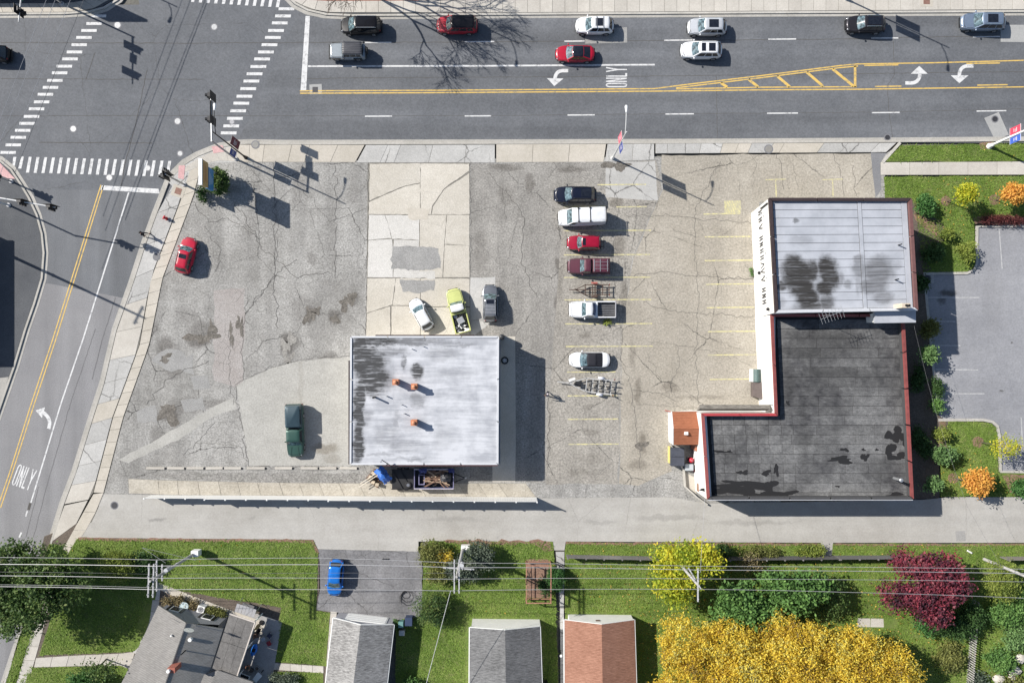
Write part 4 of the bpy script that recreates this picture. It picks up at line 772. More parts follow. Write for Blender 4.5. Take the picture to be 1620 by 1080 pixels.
garage('grey shingled garage whose white door faces the asphalt driveway', (527.5,977), (570.5,988), (622.8,987.8), (515.5,1080), (612,1080), shingle('shingle_grey', (.12,.117,.113), (.34,.333,.322), R(-6)), None, base=((536.5,967.5),(624,977.5)), door=(.17,.9), wallm=plain('grey_blue_siding',(.30,.30,.32),.8))
garage('dark grey shingled garage with a blank white gable, on the lawn', (743.5,992), (799,996), (854,990.5), (743,1080), (857,1080), shingle('shingle_dark', (.075,.075,.076), (.185,.185,.185), 0), None, base=((747.5,977.5),(853.5,978.5)))
garage('rust red shingled garage beside the narrow back path', (893.3,980), (951.7,987), (1003.5,980), (893.5,1080), (1006.6,1080), shingle('shingle_red', (.20,.092,.058), (.33,.172,.118), 0), None, base=((898.5,970.5),(998,971.5)))
g3 = [o for o in COL.objects if o.name.startswith('garage') and 'rust' in o.get('label', '')][0]
c = loc(g3, [P(946,974,2.2)])[0]; obj('gable_vent', MB().box(c.x-.25,c.x+.25,loc(g3,[P(946,971,-.1)])[0].y-.03,loc(g3,[P(946,971,-.1)])[0].y+.05,1.9,2.3), plain('vent_brown',(.12,.07,.05),.8), g3)
house = thing('house', 'grey sided house with a shingled gable roof and a flat porch roof', 'house', P(290,1030))
hE, hR = 2.9, 4.9
A = loc(house, [P(250.5,957,hE), P(294.7,985,hR), P(353,994,hE)])           # north gable: west eave, ridge, east eave
Bm = loc(house, [P(166,1135,hE), P(243,1135,hR), P(308,1135,hE)])           # carried on beyond the frame
m_hs = shingle('shingle_house', (.15,.144,.136), (.215,.207,.197), R(-27)); m_hs2 = shingle('shingle_house_east', (.20,.190,.172), (.31,.297,.275), R(-17))
th = Vector((0,0,-.15))
obj('roof', MB().frustum([v+th for v in (A[0],A[1],Bm[1],Bm[0])], [A[0],A[1],Bm[1],Bm[0]]), m_hs, house)
obj('roof', MB().frustum([v+th for v in (A[1],A[2],Bm[2],Bm[1])], [A[1],A[2],Bm[2],Bm[1]]), m_hs2, house)
obj('ridge_cap', MB().tube([A[1]+Vector((0,0,.01)), Bm[1]+Vector((0,0,.01))], .09, 5), plain('ridge',(.15,.145,.14),.9), house)
w = loc(house, [P(262,953,-.1), P(271,951,-.1), P(362,974,-.1)])
w0, w1 = loc(house, [P(270,951.5,-.1), P(361,974,-.1)]); mid = (w0+w1)/2
f_ = lambda v, z: Vector((v.x, v.y, z))
bk0, bk1 = f_(Bm[0]+Vector((.4,0,0)), -.1), f_(Bm[2]-Vector((.4,0,0)), -.1)
tM = w0.lerp(w1, .46)
obj('wall', MB().add([w0, w1, f_(w1,hE-.1), f_(tM,hR-.2), f_(w0,hE-.1), bk0, bk1, f_(bk1,hE-.1), f_(bk0,hE-.1)], [(0,4,3,2,1),(1,2,7,6),(0,5,8,4),(5,6,7,8)]), m_greywall, house)
un = (w1-w0).normalized(); nn = Vector((-un.y, un.x, 0)); nn = nn if nn.y > 0 else -nn
for s in (.20, .74):
    c = w0+un*((w1-w0).length*s)
    def wq(u0, u1, z0, z1, d0, d1): return [c+un*u0+nn*d0+Vector((0,0,z0)), c+un*u1+nn*d0+Vector((0,0,z0)), c+un*u1+nn*d1+Vector((0,0,z0)), c+un*u0+nn*d1+Vector((0,0,z0))], [c+un*u0+nn*d0+Vector((0,0,z1)), c+un*u1+nn*d0+Vector((0,0,z1)), c+un*u1+nn*d1+Vector((0,0,z1)), c+un*u0+nn*d1+Vector((0,0,z1))]
    wi = obj('window', MB().frustum(*wq(-.6,.6,1.0,2.3,0,.07)), m_frame, house); obj('pane', MB().frustum(*wq(-.5,.5,1.1,2.2,.05,.08)), m_glass, wi)
    for u in (-.95,.62): obj('shutter', MB().frustum(*wq(u,u+.33,.95,2.35,0,.05)), m_black, house)
# porch with a flat roof
q = loc(house, [P(363,970.5,3.0), P(403.5,984,3.0), P(373,1075,2.9), P(333.5,1063,2.9)])
m_flat = paved('porch_roofing', (.10,.095,.09), (.155,.148,.14), .5, 7, .25, streak=(2.2,.05,R(-17),.15), var=.05)
for k in range(3):
    t0, t1 = k/3+.004, (k+1)/3-.004
    for s0, s1 in ((0,.46),(.465,1)):
        a_ = [q[0].lerp(q[1],t0).lerp(q[3].lerp(q[2],t0),s0), q[0].lerp(q[1],t1).lerp(q[3].lerp(q[2],t1),s0), q[0].lerp(q[1],t1).lerp(q[3].lerp(q[2],t1),s1), q[0].lerp(q[1],t0).lerp(q[3].lerp(q[2],t0),s1)]
        obj('porch_roof', MB().frustum([v+Vector((0,0,-.1)) for v in a_], a_), m_flat, house)
for a_, b_ in ((q[0],q[1]),(q[1],q[2])): obj('gutter', MB().tube([a_+Vector((0,0,-.05)), b_+Vector((0,0,-.05))], .1, 6), plain('beige_gutter',(.50,.45,.40),.6), house)
for v in (q[1], q[2], q[1].lerp(q[2],.5)): obj('porch_post', MB().box(v.x-.2,v.x-.08,v.y-.06,v.y+.06,0,2.8), m_whitep, house)
q = loc(house, [P(318,1068,3.1), P(345,1060,3.3), P(400,1078,3.0), P(400,1140,3.0), P(300,1140,3.4)])
obj('rear_roof', MB().frustum([v+Vector((0,0,-.2)) for v in q], q), m_hs, house)
c = loc(house, [P(272,1057,5.6)])[0]; mb = MB()
obj('chimney', MB().box(c.x-.28,c.x+.55,c.y-.28,c.y+.28,3.5,6.1), plain('red_brick',(.30,.10,.07),.9,noise=.3,nscale=8), house)
obj('chimney_pot', MB().cyl((c.x-.1,c.y), .2, 6.1, 6.4, 10), m_whitep, [o for o in house.children if o.name.startswith('chimney')][0])
for x, y, r_, hh in ((302,1010,.22,.35),(294,1028,.07,1.3),(272,1004,.1,.3)):
    c = loc(house, [P(x,y,4.4)])[0]; obj('vent_pipe', MB().cyl((c.x,c.y), r_, 3.6, 4.4+hh, 10), m_black if hh > 1 else m_whitep, house)
dish = thing('satellite_dish', 'white satellite dish on a mast at the north end of the house ridge', 'satellite dish', P(308,990,4.6))
obj('mast', MB().tube([(0,0,-1.2),(0,0,1.6)], .035, 6).tube([(0,0,1.5),(.45,.1,1.75)], .02, 5), m_galv, dish)
rgs = []
for i in range(5):
    a = i/4; rgs.append([(.05+.12*a*a+.0, .55*a*math.cos(j*math.pi/6)+.01*math.cos(j*math.pi/6), 1.65+.55*a*math.sin(j*math.pi/6)+.01*math.sin(j*math.pi/6)) for j in range(12)])
obj('reflector', MB().loft(rgs, True, True), m_whitep, dish, 60); dish.rotation_euler = (0,0,R(75))
# ---- fences
def fence(name, label, pts, hts, n, slat, mat, postm, sub=0.0):
    f = thing(name, label, 'fence', P(*pts[0])); Q = loc(f, [P(*p) for p in pts])
    Q2 = [(v.x, v.y) for v in Q]
    for i in range(n):
        a, b = along(Q2, i/n), along(Q2, (i+1)/n); h = hts[min(i*len(hts)//n, len(hts)-1)]
        d = math.hypot(b[0]-a[0], b[1]-a[1]); k = max(3, int(d/slat)); ang = math.atan2(b[1]-a[1], b[0]-a[0]); mb = MB()
        for j in range(k):
            p = lerp(a, b, (j+.5)/k); mb.obox((p[0],p[1],h/2+.06+rnd.uniform(-sub,sub)), (d/k-.012, .025, h-.1+rnd.uniform(-sub,sub)*2), ang)
        obj('fence_panel', mb, mat, f)
        mb = MB()
        for z in (.35, h-.22): p = lerp(a, b, .5); mb.obox((p[0]+math.sin(ang)*.04,p[1]-math.cos(ang)*.04,z), (d,.05,.09), ang)
        obj('rail', mb, postm, f)
        obj('post', MB().obox((a[0]+math.sin(ang)*.06,a[1]-math.cos(ang)*.06,(h+.02)/2), (.12,.12,h+.02), ang).obox((a[0]+math.sin(ang)*.06,a[1]-math.cos(ang)*.06,h+.04), (.15,.15,.04), ang), postm, f)
    a = Q2[-1]; obj('post', MB().box(a[0]-.065,a[0]+.065,a[1]-.125,a[1]+.0,0,hts[-1]+.1), postm, f)
    return f
m_vinyl = plain('white_vinyl', (.72,.72,.70), .45, noise=.05)
fence('vinyl_fence', 'long white vinyl fence between the tan slabs and the alley', [(241,782.5),(420,783.5),(600,784.5),(848,786)], [2.05,2.5,2.5,2.9,2.9,2.9,2.9], 19, .2, m_vinyl, m_whitep)
fence('board_fence', 'grey weathered board fence on the open lawn beside the narrow path', [(896.5,876.5),(1037,879.5)], [1.75], 5, .14, m_woodgrey, m_woodgrey, .02)
fence('board_fence', 'dark grey board fence half hidden by the tall green shrubs', [(1120,880),(1220,879),(1318,878)], [1.75], 7, .14, plain('dark_fence_wood',(.09,.088,.09),.9,noise=.3,nscale=4), m_woodgrey, .02)
fence('board_fence', 'plain dark grey fence running up to the dark red tree', [(1320,878),(1436,877.5)], [1.75], 4, .145, plain('slate_fence_wood',(.12,.118,.12),.9,noise=.2,nscale=4), m_woodgrey, .015)
fence('board_fence', 'short brownish fence end at the right edge beside the leaning pole', [(1582,879.5),(1720,879.5)], [1.75], 4, .14, plain('brown_fence_wood',(.20,.18,.16),.9,noise=.2,nscale=4), m_woodgrey, .02)
def picket(name, label, a, b, h):
    f = thing(name, label, 'fence', P(*a)); Q = loc(f, [P(*a), P(*b)]); d = (Q[1]-Q[0]).length; n = int(d/.28); ang = math.atan2(Q[1].y, Q[1].x)
    for i in range(n):
        p = Q[1]*(i+.5)/n; obj('picket', MB().obox((p.x,p.y,h/2), (.13,.03,h), ang), plain('grey_picket',(.36,.35,.33),.8,noise=.2), f)
    for z in (.3,h-.25): obj('rail', MB().obox((Q[1].x/2,Q[1].y/2,z), (d,.05,.08), ang, 0), m_woodgrey, f)
    return f
picket('picket_fence', 'pale picket fence running down between the overgrown shrubs', (1538,946), (1528,1085), 1.4)
# enclosure beside the shed
f = thing('enclosure_wall', 'low pale kerb wall round the tan pad behind the store', 'wall', P(1082,745))
obj('wall', MB().wall([(v.x,v.y) for v in loc(f, [P(1060,703), P(1081,744), P(1083,769), P(1102,786), P(1118,797)])], .18, 0, .45), m_kerb, f)
struct('enclosure_pad', MB().sheet(pp([(1083,746),(1101,756),(1102,784),(1085,768)]), .019), m_slab_tan)
t = thing('guard_rail', 'yellow painted steel guard beside the dark dumpster', 'guard rail', P(1057.5,718)); obj('rail', MB().box(-.07,.07,-1.0,1.0,0,.8), plain('guard_yellow',(.55,.48,.16),.6), t)
# ================================================================ VEHICLES
def paint(name, c, metal=.0, rough=.28, coat=.7):
    t = NT(name); n = t.noise(t.coord(False), 2.5, 3, .6); n2 = t.noise(t.coord(False), 40, 2, .6)
    col = t.scale(t.mix(0.0, c, c), t.math('MULTIPLY', t.rng(n.outputs[0], .3, .7, .93, 1.05), t.rng(n2.outputs[0], .3, .7, .95, 1.05)))
    t.ln(col, t.b.inputs[0]); t.b.inputs['Metallic'].default_value = metal; t.b.inputs['Roughness'].default_value = rough
    t.b.inputs['Coat Weight'].default_value = coat*(.45 if max(c) < .05 else 1); t.b.inputs['Coat Roughness'].default_value = .04
    t.b.inputs['Specular IOR Level'].default_value = .15 if max(c) < .05 else .4
    return t.m
def glassmat(name, c1, c2):
    t = NT(name); n = t.noise(t.coord(False), 3.5, 4, .7); t.ln(t.mix(t.rng(n.outputs[0], .38, .66), c1, c2), t.b.inputs[0])
    t.b.inputs['Roughness'].default_value = .07; t.b.inputs['Specular IOR Level'].default_value = .9; return t.m
m_ws = glassmat('windscreen', (.010,.022,.026), (.16,.24,.27)); m_sg = glassmat('side_glass', (.006,.007,.009), (.02,.024,.028)); m_dkglass = glassmat('roof_glass', (.006,.007,.011), (.014,.016,.022))  # windscreen: pale teal mottling puts sky glare and the cabin interior into the colour
m_tyre = plain('tyre_rubber', (.018,.018,.019), .85, noise=.2); m_rim = plain('alloy_rim', (.38,.38,.39), .35, .8); m_trim = plain('black_trim', (.014,.014,.015), .55)
m_hl = plain('headlight_glass', (.30,.31,.33), .12, .3); m_tl = plain('tail_light', (.16,.008,.010), .2); m_chrome = plain('chrome', (.6,.6,.62), .18, 1)
WHEELS = {}
def wheel_parts(root, x, y, r, w, side):
    k = (round(r,2), round(w,2), side)
    if k not in WHEELS:
        ty = MB().wheel((0,0,0), r, w, 18); rim = MB(); s = side
        rim.wheel((0, s*(w/2-.02), 0), r*.64, .06, 14)
        for i in range(5):
            a = i*2*math.pi/5; rim.obox((math.cos(a)*r*.33, s*(w/2+.015), math.sin(a)*r*.33), (r*.56,.03,.06), 0, 0, 1, -a)
        WHEELS[k] = (ty.mesh('wheel', 40), rim.mesh('rim', 40))
    t_, r_ = WHEELS[k]
    o = link('wheel', t_, m_tyre, root); o.location = (x, y, r); link('rim', r_, m_rim, o)
def interp(tab, x):
    if x <= tab[0][0]: return tab[0][1]
    for (a, b), (c, d) in zip(tab, tab[1:]):
        if x <= c: return b+(d-b)*(x-a)/max(c-a, 1e-6)
    return tab[-1][1]
KIND = dict(   # profile: front 0 .. rear 1, top height; cabin: windscreen base, roof front, roof rear, rear base; belt, height, roof width
    sedan=dict(prof=[(0,.56),(.015,.68),(.05,.76),(.27,.95),(.34,.97),(.80,1.0),(.93,1.0),(.985,.90),(1,.62)], cab=(.25,.43,.66,.90), belt=.95, H=1.45, wr=.70, rnd=.30, bulge=.30, whl=(.19,.81,.335)),
    suv=dict(prof=[(0,.62),(.015,.82),(.05,.93),(.25,1.08),(.32,1.10),(.95,1.12),(.985,1.0),(1,.7)], cab=(.235,.39,.86,.965), belt=1.06, H=1.70, wr=.72, rnd=.26, bulge=.24, whl=(.19,.80,.37)),
    van=dict(prof=[(0,.6),(.015,.8),(.05,.9),(.2,1.06),(.27,1.1),(.96,1.12),(.985,1.0),(1,.7)], cab=(.19,.36,.91,.975), belt=1.05, H=1.78, wr=.76, rnd=.24, bulge=.2, whl=(.19,.79,.35)),
    hatch=dict(prof=[(0,.56),(.02,.74),(.07,.84),(.24,.98),(.3,1.0),(.93,1.03),(.975,.92),(1,.62)], cab=(.225,.40,.84,.96), belt=.97, H=1.52, wr=.72, rnd=.32, bulge=.30, whl=(.17,.83,.32)),
    cargo=dict(prof=[(0,.7),(.012,.95),(.04,1.05),(.17,1.18),(.24,1.2),(.985,1.2),(.995,1.1),(1,.8)], cab=(.17,.27,.975,.992), belt=1.15, H=2.35, wr=.86, rnd=.14, bulge=.12, whl=(.17,.78,.37)),
    pickup=dict(prof=[(0,.7),(.012,.92),(.04,1.02),(.27,1.14),(.30,1.15),(.985,1.15),(1,.8)], cab=(.27,.36,.52,.56), belt=1.10, H=1.78, wr=.78, rnd=.15, bulge=.14, whl=(.17,.77,.39)),
    jeep=dict(prof=[(0,.75),(.015,1.0),(.05,1.08),(.30,1.14),(.95,1.15),(1,1.1)], cab=(.33,.385,.935,.955), belt=1.1, H=1.83, wr=.84, rnd=.10, bulge=.05, whl=(.17,.78,.41)))
def vehicle(name, label, cat, px, py, L, W, heading, kind, pm, z=0.0, roof=None, sunroof=(), rails=False, belt=None, Hh=None, cab=None, bed=None, cap=None, glass=None, group='vehicles on the road', hood=True, wsm=None, wr=None, bars=(), lights=True, pillar=None):
    K = KIND[kind]; belt = belt or K['belt']; Hh = Hh or K['H']; ca = cab or K['cab']; wr_ = wr or K['wr']
    root = thing(name, label, cat, P(px, py, z+.9)[:2]+(z,), R(heading), group)
    X = lambda u: L/2-u*L
    us = sorted(set([0,.006,.015,.03,.05,.08]+[round(.08+.84*i/28, 4) for i in range(29)]+[.93,.95,.97,.985,.994,1]+([bed[0]-.001, bed[0]] if bed else [])))
    wx = [X(K['whl'][0]), X(K['whl'][1])]; rw = K['whl'][2]; zb = .22 if kind in ('sedan','hatch') else .30
    dz = belt-K['belt']
    def hw(u):
        c = abs(u-.5)*2; return W/2*(1-K['rnd']*c**6*(1.2 if u < .5 else 1.0)-.02*c*c)
    def top(u):
        z_ = interp(K['prof'], u)+dz*min(1, u/.2)
        return z_ if not bed or u < bed[0] else bed[1]
    rings = []
    for u in us:
        x, w, zt = X(u), hw(u), top(u); zl = zb+.12*max(0, 1-u/.04)+.12*max(0, 1-(1-u)/.05); za = zl
        for c in wx:
            d = abs(x-c); ra = rw+.06
            if d < ra: za = max(za, rw+math.sqrt(ra*ra-d*d)-.0)
        za = min(za, zt-.12); zm = max(za+.03, zl+.25); zm = min(zm, zt-.08); zs = max(zt-.16, zm+.02); zs = min(zs, zt-.04)
        half = [(w*.80, zl if za == zl else zl+.1), (w*.955, max(za, zl+.03)), (w*.985, max(za+.02, zl+.1)), (w, zm), (w*.995, zs), (w*.965, zt-.035), (w*.90, zt), (w*.5, zt+.025), (0, zt+.035)]
        if bed and u >= bed[0]: half = [(a, min(b, zt)) for a, b in half]
        cc = max(0, (abs(u-.5)*2-.55)/.45)**2*(K['bulge'] if not bed or u < .5 else 0); sg = 1 if u < .5 else -1
        r = [(x-sg*cc*(a/(W/2))**2, a, b) for a, b in half]+[(x-sg*cc*(a/(W/2))**2, -a, b) for a, b in half[-2::-1]]
        rings.append(r)
    obj('body', MB().loft(rings, True, True), pm, root, 38)
    obj('underbody', MB().box(X(.95), X(.05), -W*.38, W*.38, .2, zb+.08), m_trim, root)
    for c in wx:
        for s in (1, -1):
            wheel_parts(root, c, s*(W/2-.125), rw, .23, s)
            obj('wheel_arch', MB().wheel((c, s*(W/2-.16), rw), rw+.055, .22, 14), m_trim, root)
    # greenhouse: base ring and roof ring, n points per side
    xa, xb, xc, xd = [X(c) for c in ca]; wb = W/2*.93; wt = W/2*wr_
    def side(zq, f, b, w, bf, bb, n=9):
        """one ring: front edge left->right, right side, rear edge, left side"""
        out = []
        for i in range(n): y = w*(1-2*i/(n-1)); out.append((f-bf*(y/w)**2*w, y, zq))
        for i in range(1, n): out.append((f-bf*w+(b+bb*w-(f-bf*w))*i/(n-1), -w, zq))
        for i in range(1, n): y = -w+2*w*i/(n-1); out.append((b+bb*(y/w)**2*w, y, zq))
        for i in range(1, n-1): out.append((b+bb*w+(f-bf*w-(b+bb*w))*i/(n-1), w, zq))
        return out
    bf = .22 if kind not in ('jeep','pickup','cargo') else .08
    base = side(belt-.03, xa, xd, wb, bf, .12); mid_ = side(Hh-.05, xb, xc, wt, bf*.9, .12)
    r2 = side(Hh-.005, xb-.06, xc+.05, wt-.07, bf*.9, .1); r3 = side(Hh+.025, xb-.3, xc+.25, wt*.55, bf*.5, .05)
    rm = roof or pm
    obj('cabin', MB().loft([base, mid_], True, False), pillar or pm, root, 40)
    obj('roof', MB().loft([mid_, r2, r3], True, True), rm, root, 60)
    n = 9; V = Vector
    def face(seg, a0, a1, h0, h1, off, nm, mat, na=5):
        ids = {'f': list(range(0, n)), 'r': list(range(n-1, 2*n-1)), 'b': list(range(2*n-2, 3*n-2)), 'l': list(range(3*n-3, 4*n-4))+[0]}[seg]
        def pt(a, h):
            k = a*(n-1); i = min(int(k), n-2); f = k-i
            p = V(base[ids[i]]).lerp(V(base[ids[i+1]]), f); q = V(mid_[ids[i]]).lerp(V(mid_[ids[i+1]]), f); return p.lerp(q, h)
        c = V((0,0,.8)); rows = []
        for hq in (h0, (h0+h1)/2, h1):
            row = []
            for i in range(na+1):
                a = a0+(a1-a0)*i/na; p = pt(a, hq); e = 1e-2
                nn = (pt(min(a+e,1), hq)-pt(max(a-e,0), hq)).cross(pt(a, min(hq+e,1))-pt(a, max(hq-e,0))).normalized()
                if nn.dot(p-c) < 0: nn = -nn
                row.append(p+nn*off)
            rows.append(row)
        m_ = MB().loft(rows, False, False)
        return obj(nm, m_, mat, root, 50)
    face('f', .05, .95, .07, .97, .012, 'windscreen', wsm or m_ws, 8)
    face('f', .02, .98, -.02, .075, .014, 'cowl', m_trim, 8)
    if glass != 'van': face('b', .08, .92, .18, .93, .012, 'rear_window', glass or m_sg, 8)
    cl = abs(xa-xd)
    spl = [(.10,.46),(.49,.93)] if not bed and kind not in ('cargo',) else [(.12,.9)]
    if kind in ('suv','van','jeep') : spl = [(.09,.38),(.41,.68),(.71,.93)]
    if kind == 'cargo': spl = [(.03,.17)]
    for a, b in spl:
        face('r', a, b, .16, .9, .012, 'side_window', glass if glass and glass != 'van' else m_sg, 4); face('l', 1-b, 1-a, .16, .9, .012, 'side_window', glass if glass and glass != 'van' else m_sg, 4)
    for a, b in sunroof:
        obj('sunroof', MB().prism([(X(a), wt*.68), (X(b), wt*.68), (X(b), -wt*.68), (X(a), -wt*.68)], Hh-.03, Hh+.034), m_dkglass, root)
    if rails:
        for s in (1, -1): obj('roof_rail', MB().tube([(xb-.25, s*wt*.92, Hh-.02), (xb-.4, s*wt*.93, Hh+.05), (xc+.3, s*wt*.93, Hh+.05), (xc+.15, s*wt*.92, Hh-.02)], .028, 5), rails if rails is not True else m_galv, root)
    for a in bars: obj('roof_bar', MB().box(X(a)-.035, X(a)+.035, -wt*.97, wt*.97, Hh+.03, Hh+.08), m_galv if kind != 'cargo' else m_trim, root)
    # bonnet panel, lights, grille, mirrors
    if hood:
        rows = []
        hu = [.055+(ca[0]+.005-.055)*i/6 for i in range(7)]
        for u in hu: rows.append([(X(u)-max(0,(abs(u-.5)*2-.55)/.45)**2*K['bulge']*(yy*.84)**2-.04*yy*yy, yy*hw(u)*.84, top(u)+.035-.012*abs(yy)**2-.018*(abs(yy) > .9)+.012) for yy in (-1,-.95,-.5,0,.5,.95,1)])
        obj('bonnet', MB().loft(rows, False, False), pm, root, 40)
        obj('bonnet_gap', MB().loft([[(p[0]+(.035 if i == 0 else -.0), p[1]*1.05, p[2]-.008) for p in rw_] for i, rw_ in enumerate(rows)], False, False), m_trim, root, 40)
    if lights:
        for s in (1, -1):
            obj('headlight', MB().ball((X(.045)-K['bulge']*.35, s*hw(.045)*.80, top(.045)-.085), (.19,.13,.075), 10, 6), m_hl, root, 60)
            if not bed: obj('tail_light', MB().ball((X(.972)+K['bulge']*.4, s*hw(.972)*.84, top(.95)-.15), (.10,.13,.10), 10, 6), m_tl, root, 60)
            xm = X(ca[0]+.075); obj('mirror', MB().ball((xm, s*(W/2+.10), belt+.03), (.09,.13,.085), 8, 6), m_trim if kind in ('jeep','cargo') else pm, root, 60)
        obj('grille', MB().box(L/2-.05, L/2+.012, -W*.30, W*.30, .42, top(.012)-.12), m_trim, root)
        obj('bumper', MB().box(-L/2-.03, -L/2+.08, -W*.40, W*.40, .38, .58), m_trim, root)
    if bed:
        xr = X(1); xf = X(bed[0]); zt = belt+.04; zf = bed[1]
        for s in (1, -1):
            obj('bed_side', MB().box(xr+.02, xf, min(s*W/2*.985, s*(W/2*.985-.13)), max(s*W/2*.985, s*(W/2*.985-.13)), zf-.25, zt), pm, root)
        obj('tailgate', MB().box(xr-.03, xr+.05, -W/2*.93, W/2*.93, zf-.2, zt-.01), bed[2] if len(bed) > 2 else pm, root)
        for s in (1,-1): obj('tail_light', MB().box(xr-.045, xr+.06, s*W/2*.95-.06, s*W/2*.95+.06, zf, zt-.1), m_tl, root)
        obj('bed_floor', MB().box(xr+.05, xf, -W/2*.84, W/2*.84, zf-.02, zf+.012), m_trim, root)
        for i in range(7): obj('floor_rib', MB().box(xr+.1, xf-.05, (i-3)*.2-.05, (i-3)*.2+.05, zf+.012, zf+.035), plain('bed_metal',(.16,.16,.165),.5,.4,noise=.3), root)
        obj('bulkhead', MB().box(xf-.06, xf+.02, -W/2*.86, W/2*.86, zf, zt), pm, root)
    if cap:
        cm, hc, x0, x1 = cap[0], cap[1], X(cap[2]), X(cap[3]); w_ = W/2*.95
        b_ = side(belt+.045, x0, x1, w_, 0, 0); t_ = side(hc-.06, x0-.08, x1+.12, w_*.9, 0, 0); t2 = side(hc, x0-.16, x1+.2, w_*.8, 0, 0)
        obj('bed_cap', MB().loft([b_, t_, t2], True, True), cm, root, 40)
        for s in (1, -1): obj('cap_window', MB().box(x1+.5, x0-.4, min(s*w_*.965, s*w_*.94), max(s*w_*.965, s*w_*.94), belt+.2, hc-.2), m_sg, root)
    return root
RD = ZR+.02
pk = paint('paint_black', (.008,.008,.010)); pgy = paint('paint_gunmetal', (.17,.19,.21), .5); pred = paint('paint_red', (.30,.006,.018)); pwh = paint('paint_white', (.62,.63,.64), 0, .35); psil = paint('paint_silver', (.56,.575,.59), .35)
ptes = paint('paint_crimson', (.36,.005,.022), .2); pblu = paint('paint_silver_blue', (.25,.31,.40), .6); pdk = paint('paint_charcoal', (.028,.027,.032), .4)
vehicle('minivan', 'black minivan nearest the stop line in the kerb lane', 'minivan', 571, 40, 4.95, 1.95, 180, 'van', pk, RD, rails=True)
jp = vehicle('offroad_car', 'boxy grey off-roader with a ribbed black roof and rear spare wheel', 'off-road car', 550, 81, 4.25, 1.82, 180, 'jeep', paint('paint_stone', (.30,.33,.35), .3), RD, roof=plain('soft_black',(.03,.032,.04),.5,noise=.2))
for i in range(7): obj('roof_rib', MB().box(-1.85,.55,(i-3)*.21-.02,(i-3)*.21+.02,1.84,1.872), plain('rib_grey',(.06,.062,.075),.5), jp)
sw = obj('spare_wheel', MB().wheel((0,0,0),.39,.25,16), m_tyre, jp); sw.location = (-2.3,.0,1.05); sw.rotation_euler = (0,0,R(90))
for s in (1,-1):
    for x in (1.35,-1.2): obj('mudguard', MB().obox((x,s*.93,.93),(1.0,.18,.07)), m_trim, jp)
obj('front_bumper', MB().box(2.1,2.3,-.85,.85,.5,.7), m_trim, jp)
vehicle('estate_car', 'red estate car with a black roof in the kerb lane', 'car', 723, 39, 4.95, 1.95, 180, 'van', pred, RD, roof=pk, cab=(.22,.36,.92,.975), Hh=1.72, wr=.8)
vehicle('suv', 'white SUV with roof bars and one black sunroof in the kerb lane', 'SUV', 941, 40, 4.62, 1.90, 180, 'suv', pwh, RD, sunroof=((.50,.72),), bars=(.53,.70))
vehicle('sedan', 'bright red sedan with a black glass roof in the second lane', 'car', 910, 84, 4.72, 1.86, 180, 'sedan', ptes, RD, roof=m_dkglass, glass=m_dkglass, cab=(.25,.42,.70,.93))
vehicle('suv', 'silver SUV with a black sunroof, above the white SUV', 'SUV', 1119, 42, 4.75, 1.92, 180, 'suv', psil, RD, sunroof=((.50,.74),))
vehicle('suv', 'white SUV with two black roof windows, below the silver SUV', 'SUV', 1110, 79, 5.0, 1.95, 180, 'suv', pwh, RD, sunroof=((.46,.56),(.63,.79)), rails=m_whitep)
vehicle('suv', 'black SUV with chrome side strips in the kerb lane beside the lamp shadow', 'SUV', 1370, 38, 4.75, 1.92, 180, 'suv', pdk, RD, sunroof=((.47,.80),), rails=m_chrome)
vehicle('suv', 'pale silver blue SUV at the right end of the road', 'SUV', 1556, 34, 5.35, 2.0, 180, 'suv', pblu, RD, sunroof=((.50,.73),), rails=m_chrome)
vehicle('suv', 'black SUV cut off by the left edge of the picture', 'SUV', -17, 85, 4.8, 1.92, 180, 'suv', pk, RD)
GL = 'vehicles standing in the car park'
vehicle('suv', 'red SUV parked alone beside the tan footway', 'SUV', 294, 404, 4.45, 1.82, 76, 'suv', paint('paint_bright_red', (.40,.008,.030)), 0, sunroof=((.49,.61),), rails=m_trim, group=GL)
vehicle('hatchback', 'small white hatchback parked askew in front of the workshop', 'car', 666, 497, 4.1, 1.72, 119, 'hatch', pwh, .03, group=GL)
lime = vehicle('pickup', 'lime green pickup truck with a white roof and a loaded bed', 'pickup truck', 724.5, 491, 5.35, 1.95, 104, 'pickup', paint('paint_lime', (.44,.47,.17), 0, .4, .3), .03, roof=pwh, bed=(.57,.62), cab=(.30,.37,.53,.56), group=GL)
vehicle('suv', 'dark silver SUV with a ribbed roof beside the lime pickup', 'SUV', 775.5, 479.5, 4.5, 1.82, 91, 'suv', paint('paint_pewter', (.19,.20,.215), .5), .012, sunroof=((.42,.53),), rails=m_galv, bars=(.58,.62,.66,.70,.74,.78), group=GL)
vehicle('suv', 'navy blue SUV, topmost in the row of parked vehicles', 'SUV', 910, 308, 5.1, 1.95, 180, 'suv', paint('paint_navy', (.008,.011,.024)), .01, sunroof=((.62,.86),), rails=m_trim, belt=1.12, Hh=1.82, group=GL)
vn = vehicle('cargo_van', 'white windowless cargo van with three roof racks', 'van', 921, 343.5, 5.75, 2.02, 182, 'cargo', pwh, .01, glass='van', bars=(.40,.64,.97), group=GL)
for x in (.40,.64,.97):
    for s in (.8,-.8): obj('rack_clamp', MB().box(2.875-x*5.75-.09,2.875-x*5.75+.09,s-.07,s+.07,2.36,2.5), m_trim, vn)
rt = vehicle('suv', 'red SUV with a black rear rack, parked below the white van', 'SUV', 924, 384, 4.1, 1.72, 180, 'suv', paint('paint_cherry', (.26,.004,.022)), .01, sunroof=((.44,.53),), cab=(.27,.41,.93,.975), group=GL)
rk = MB()
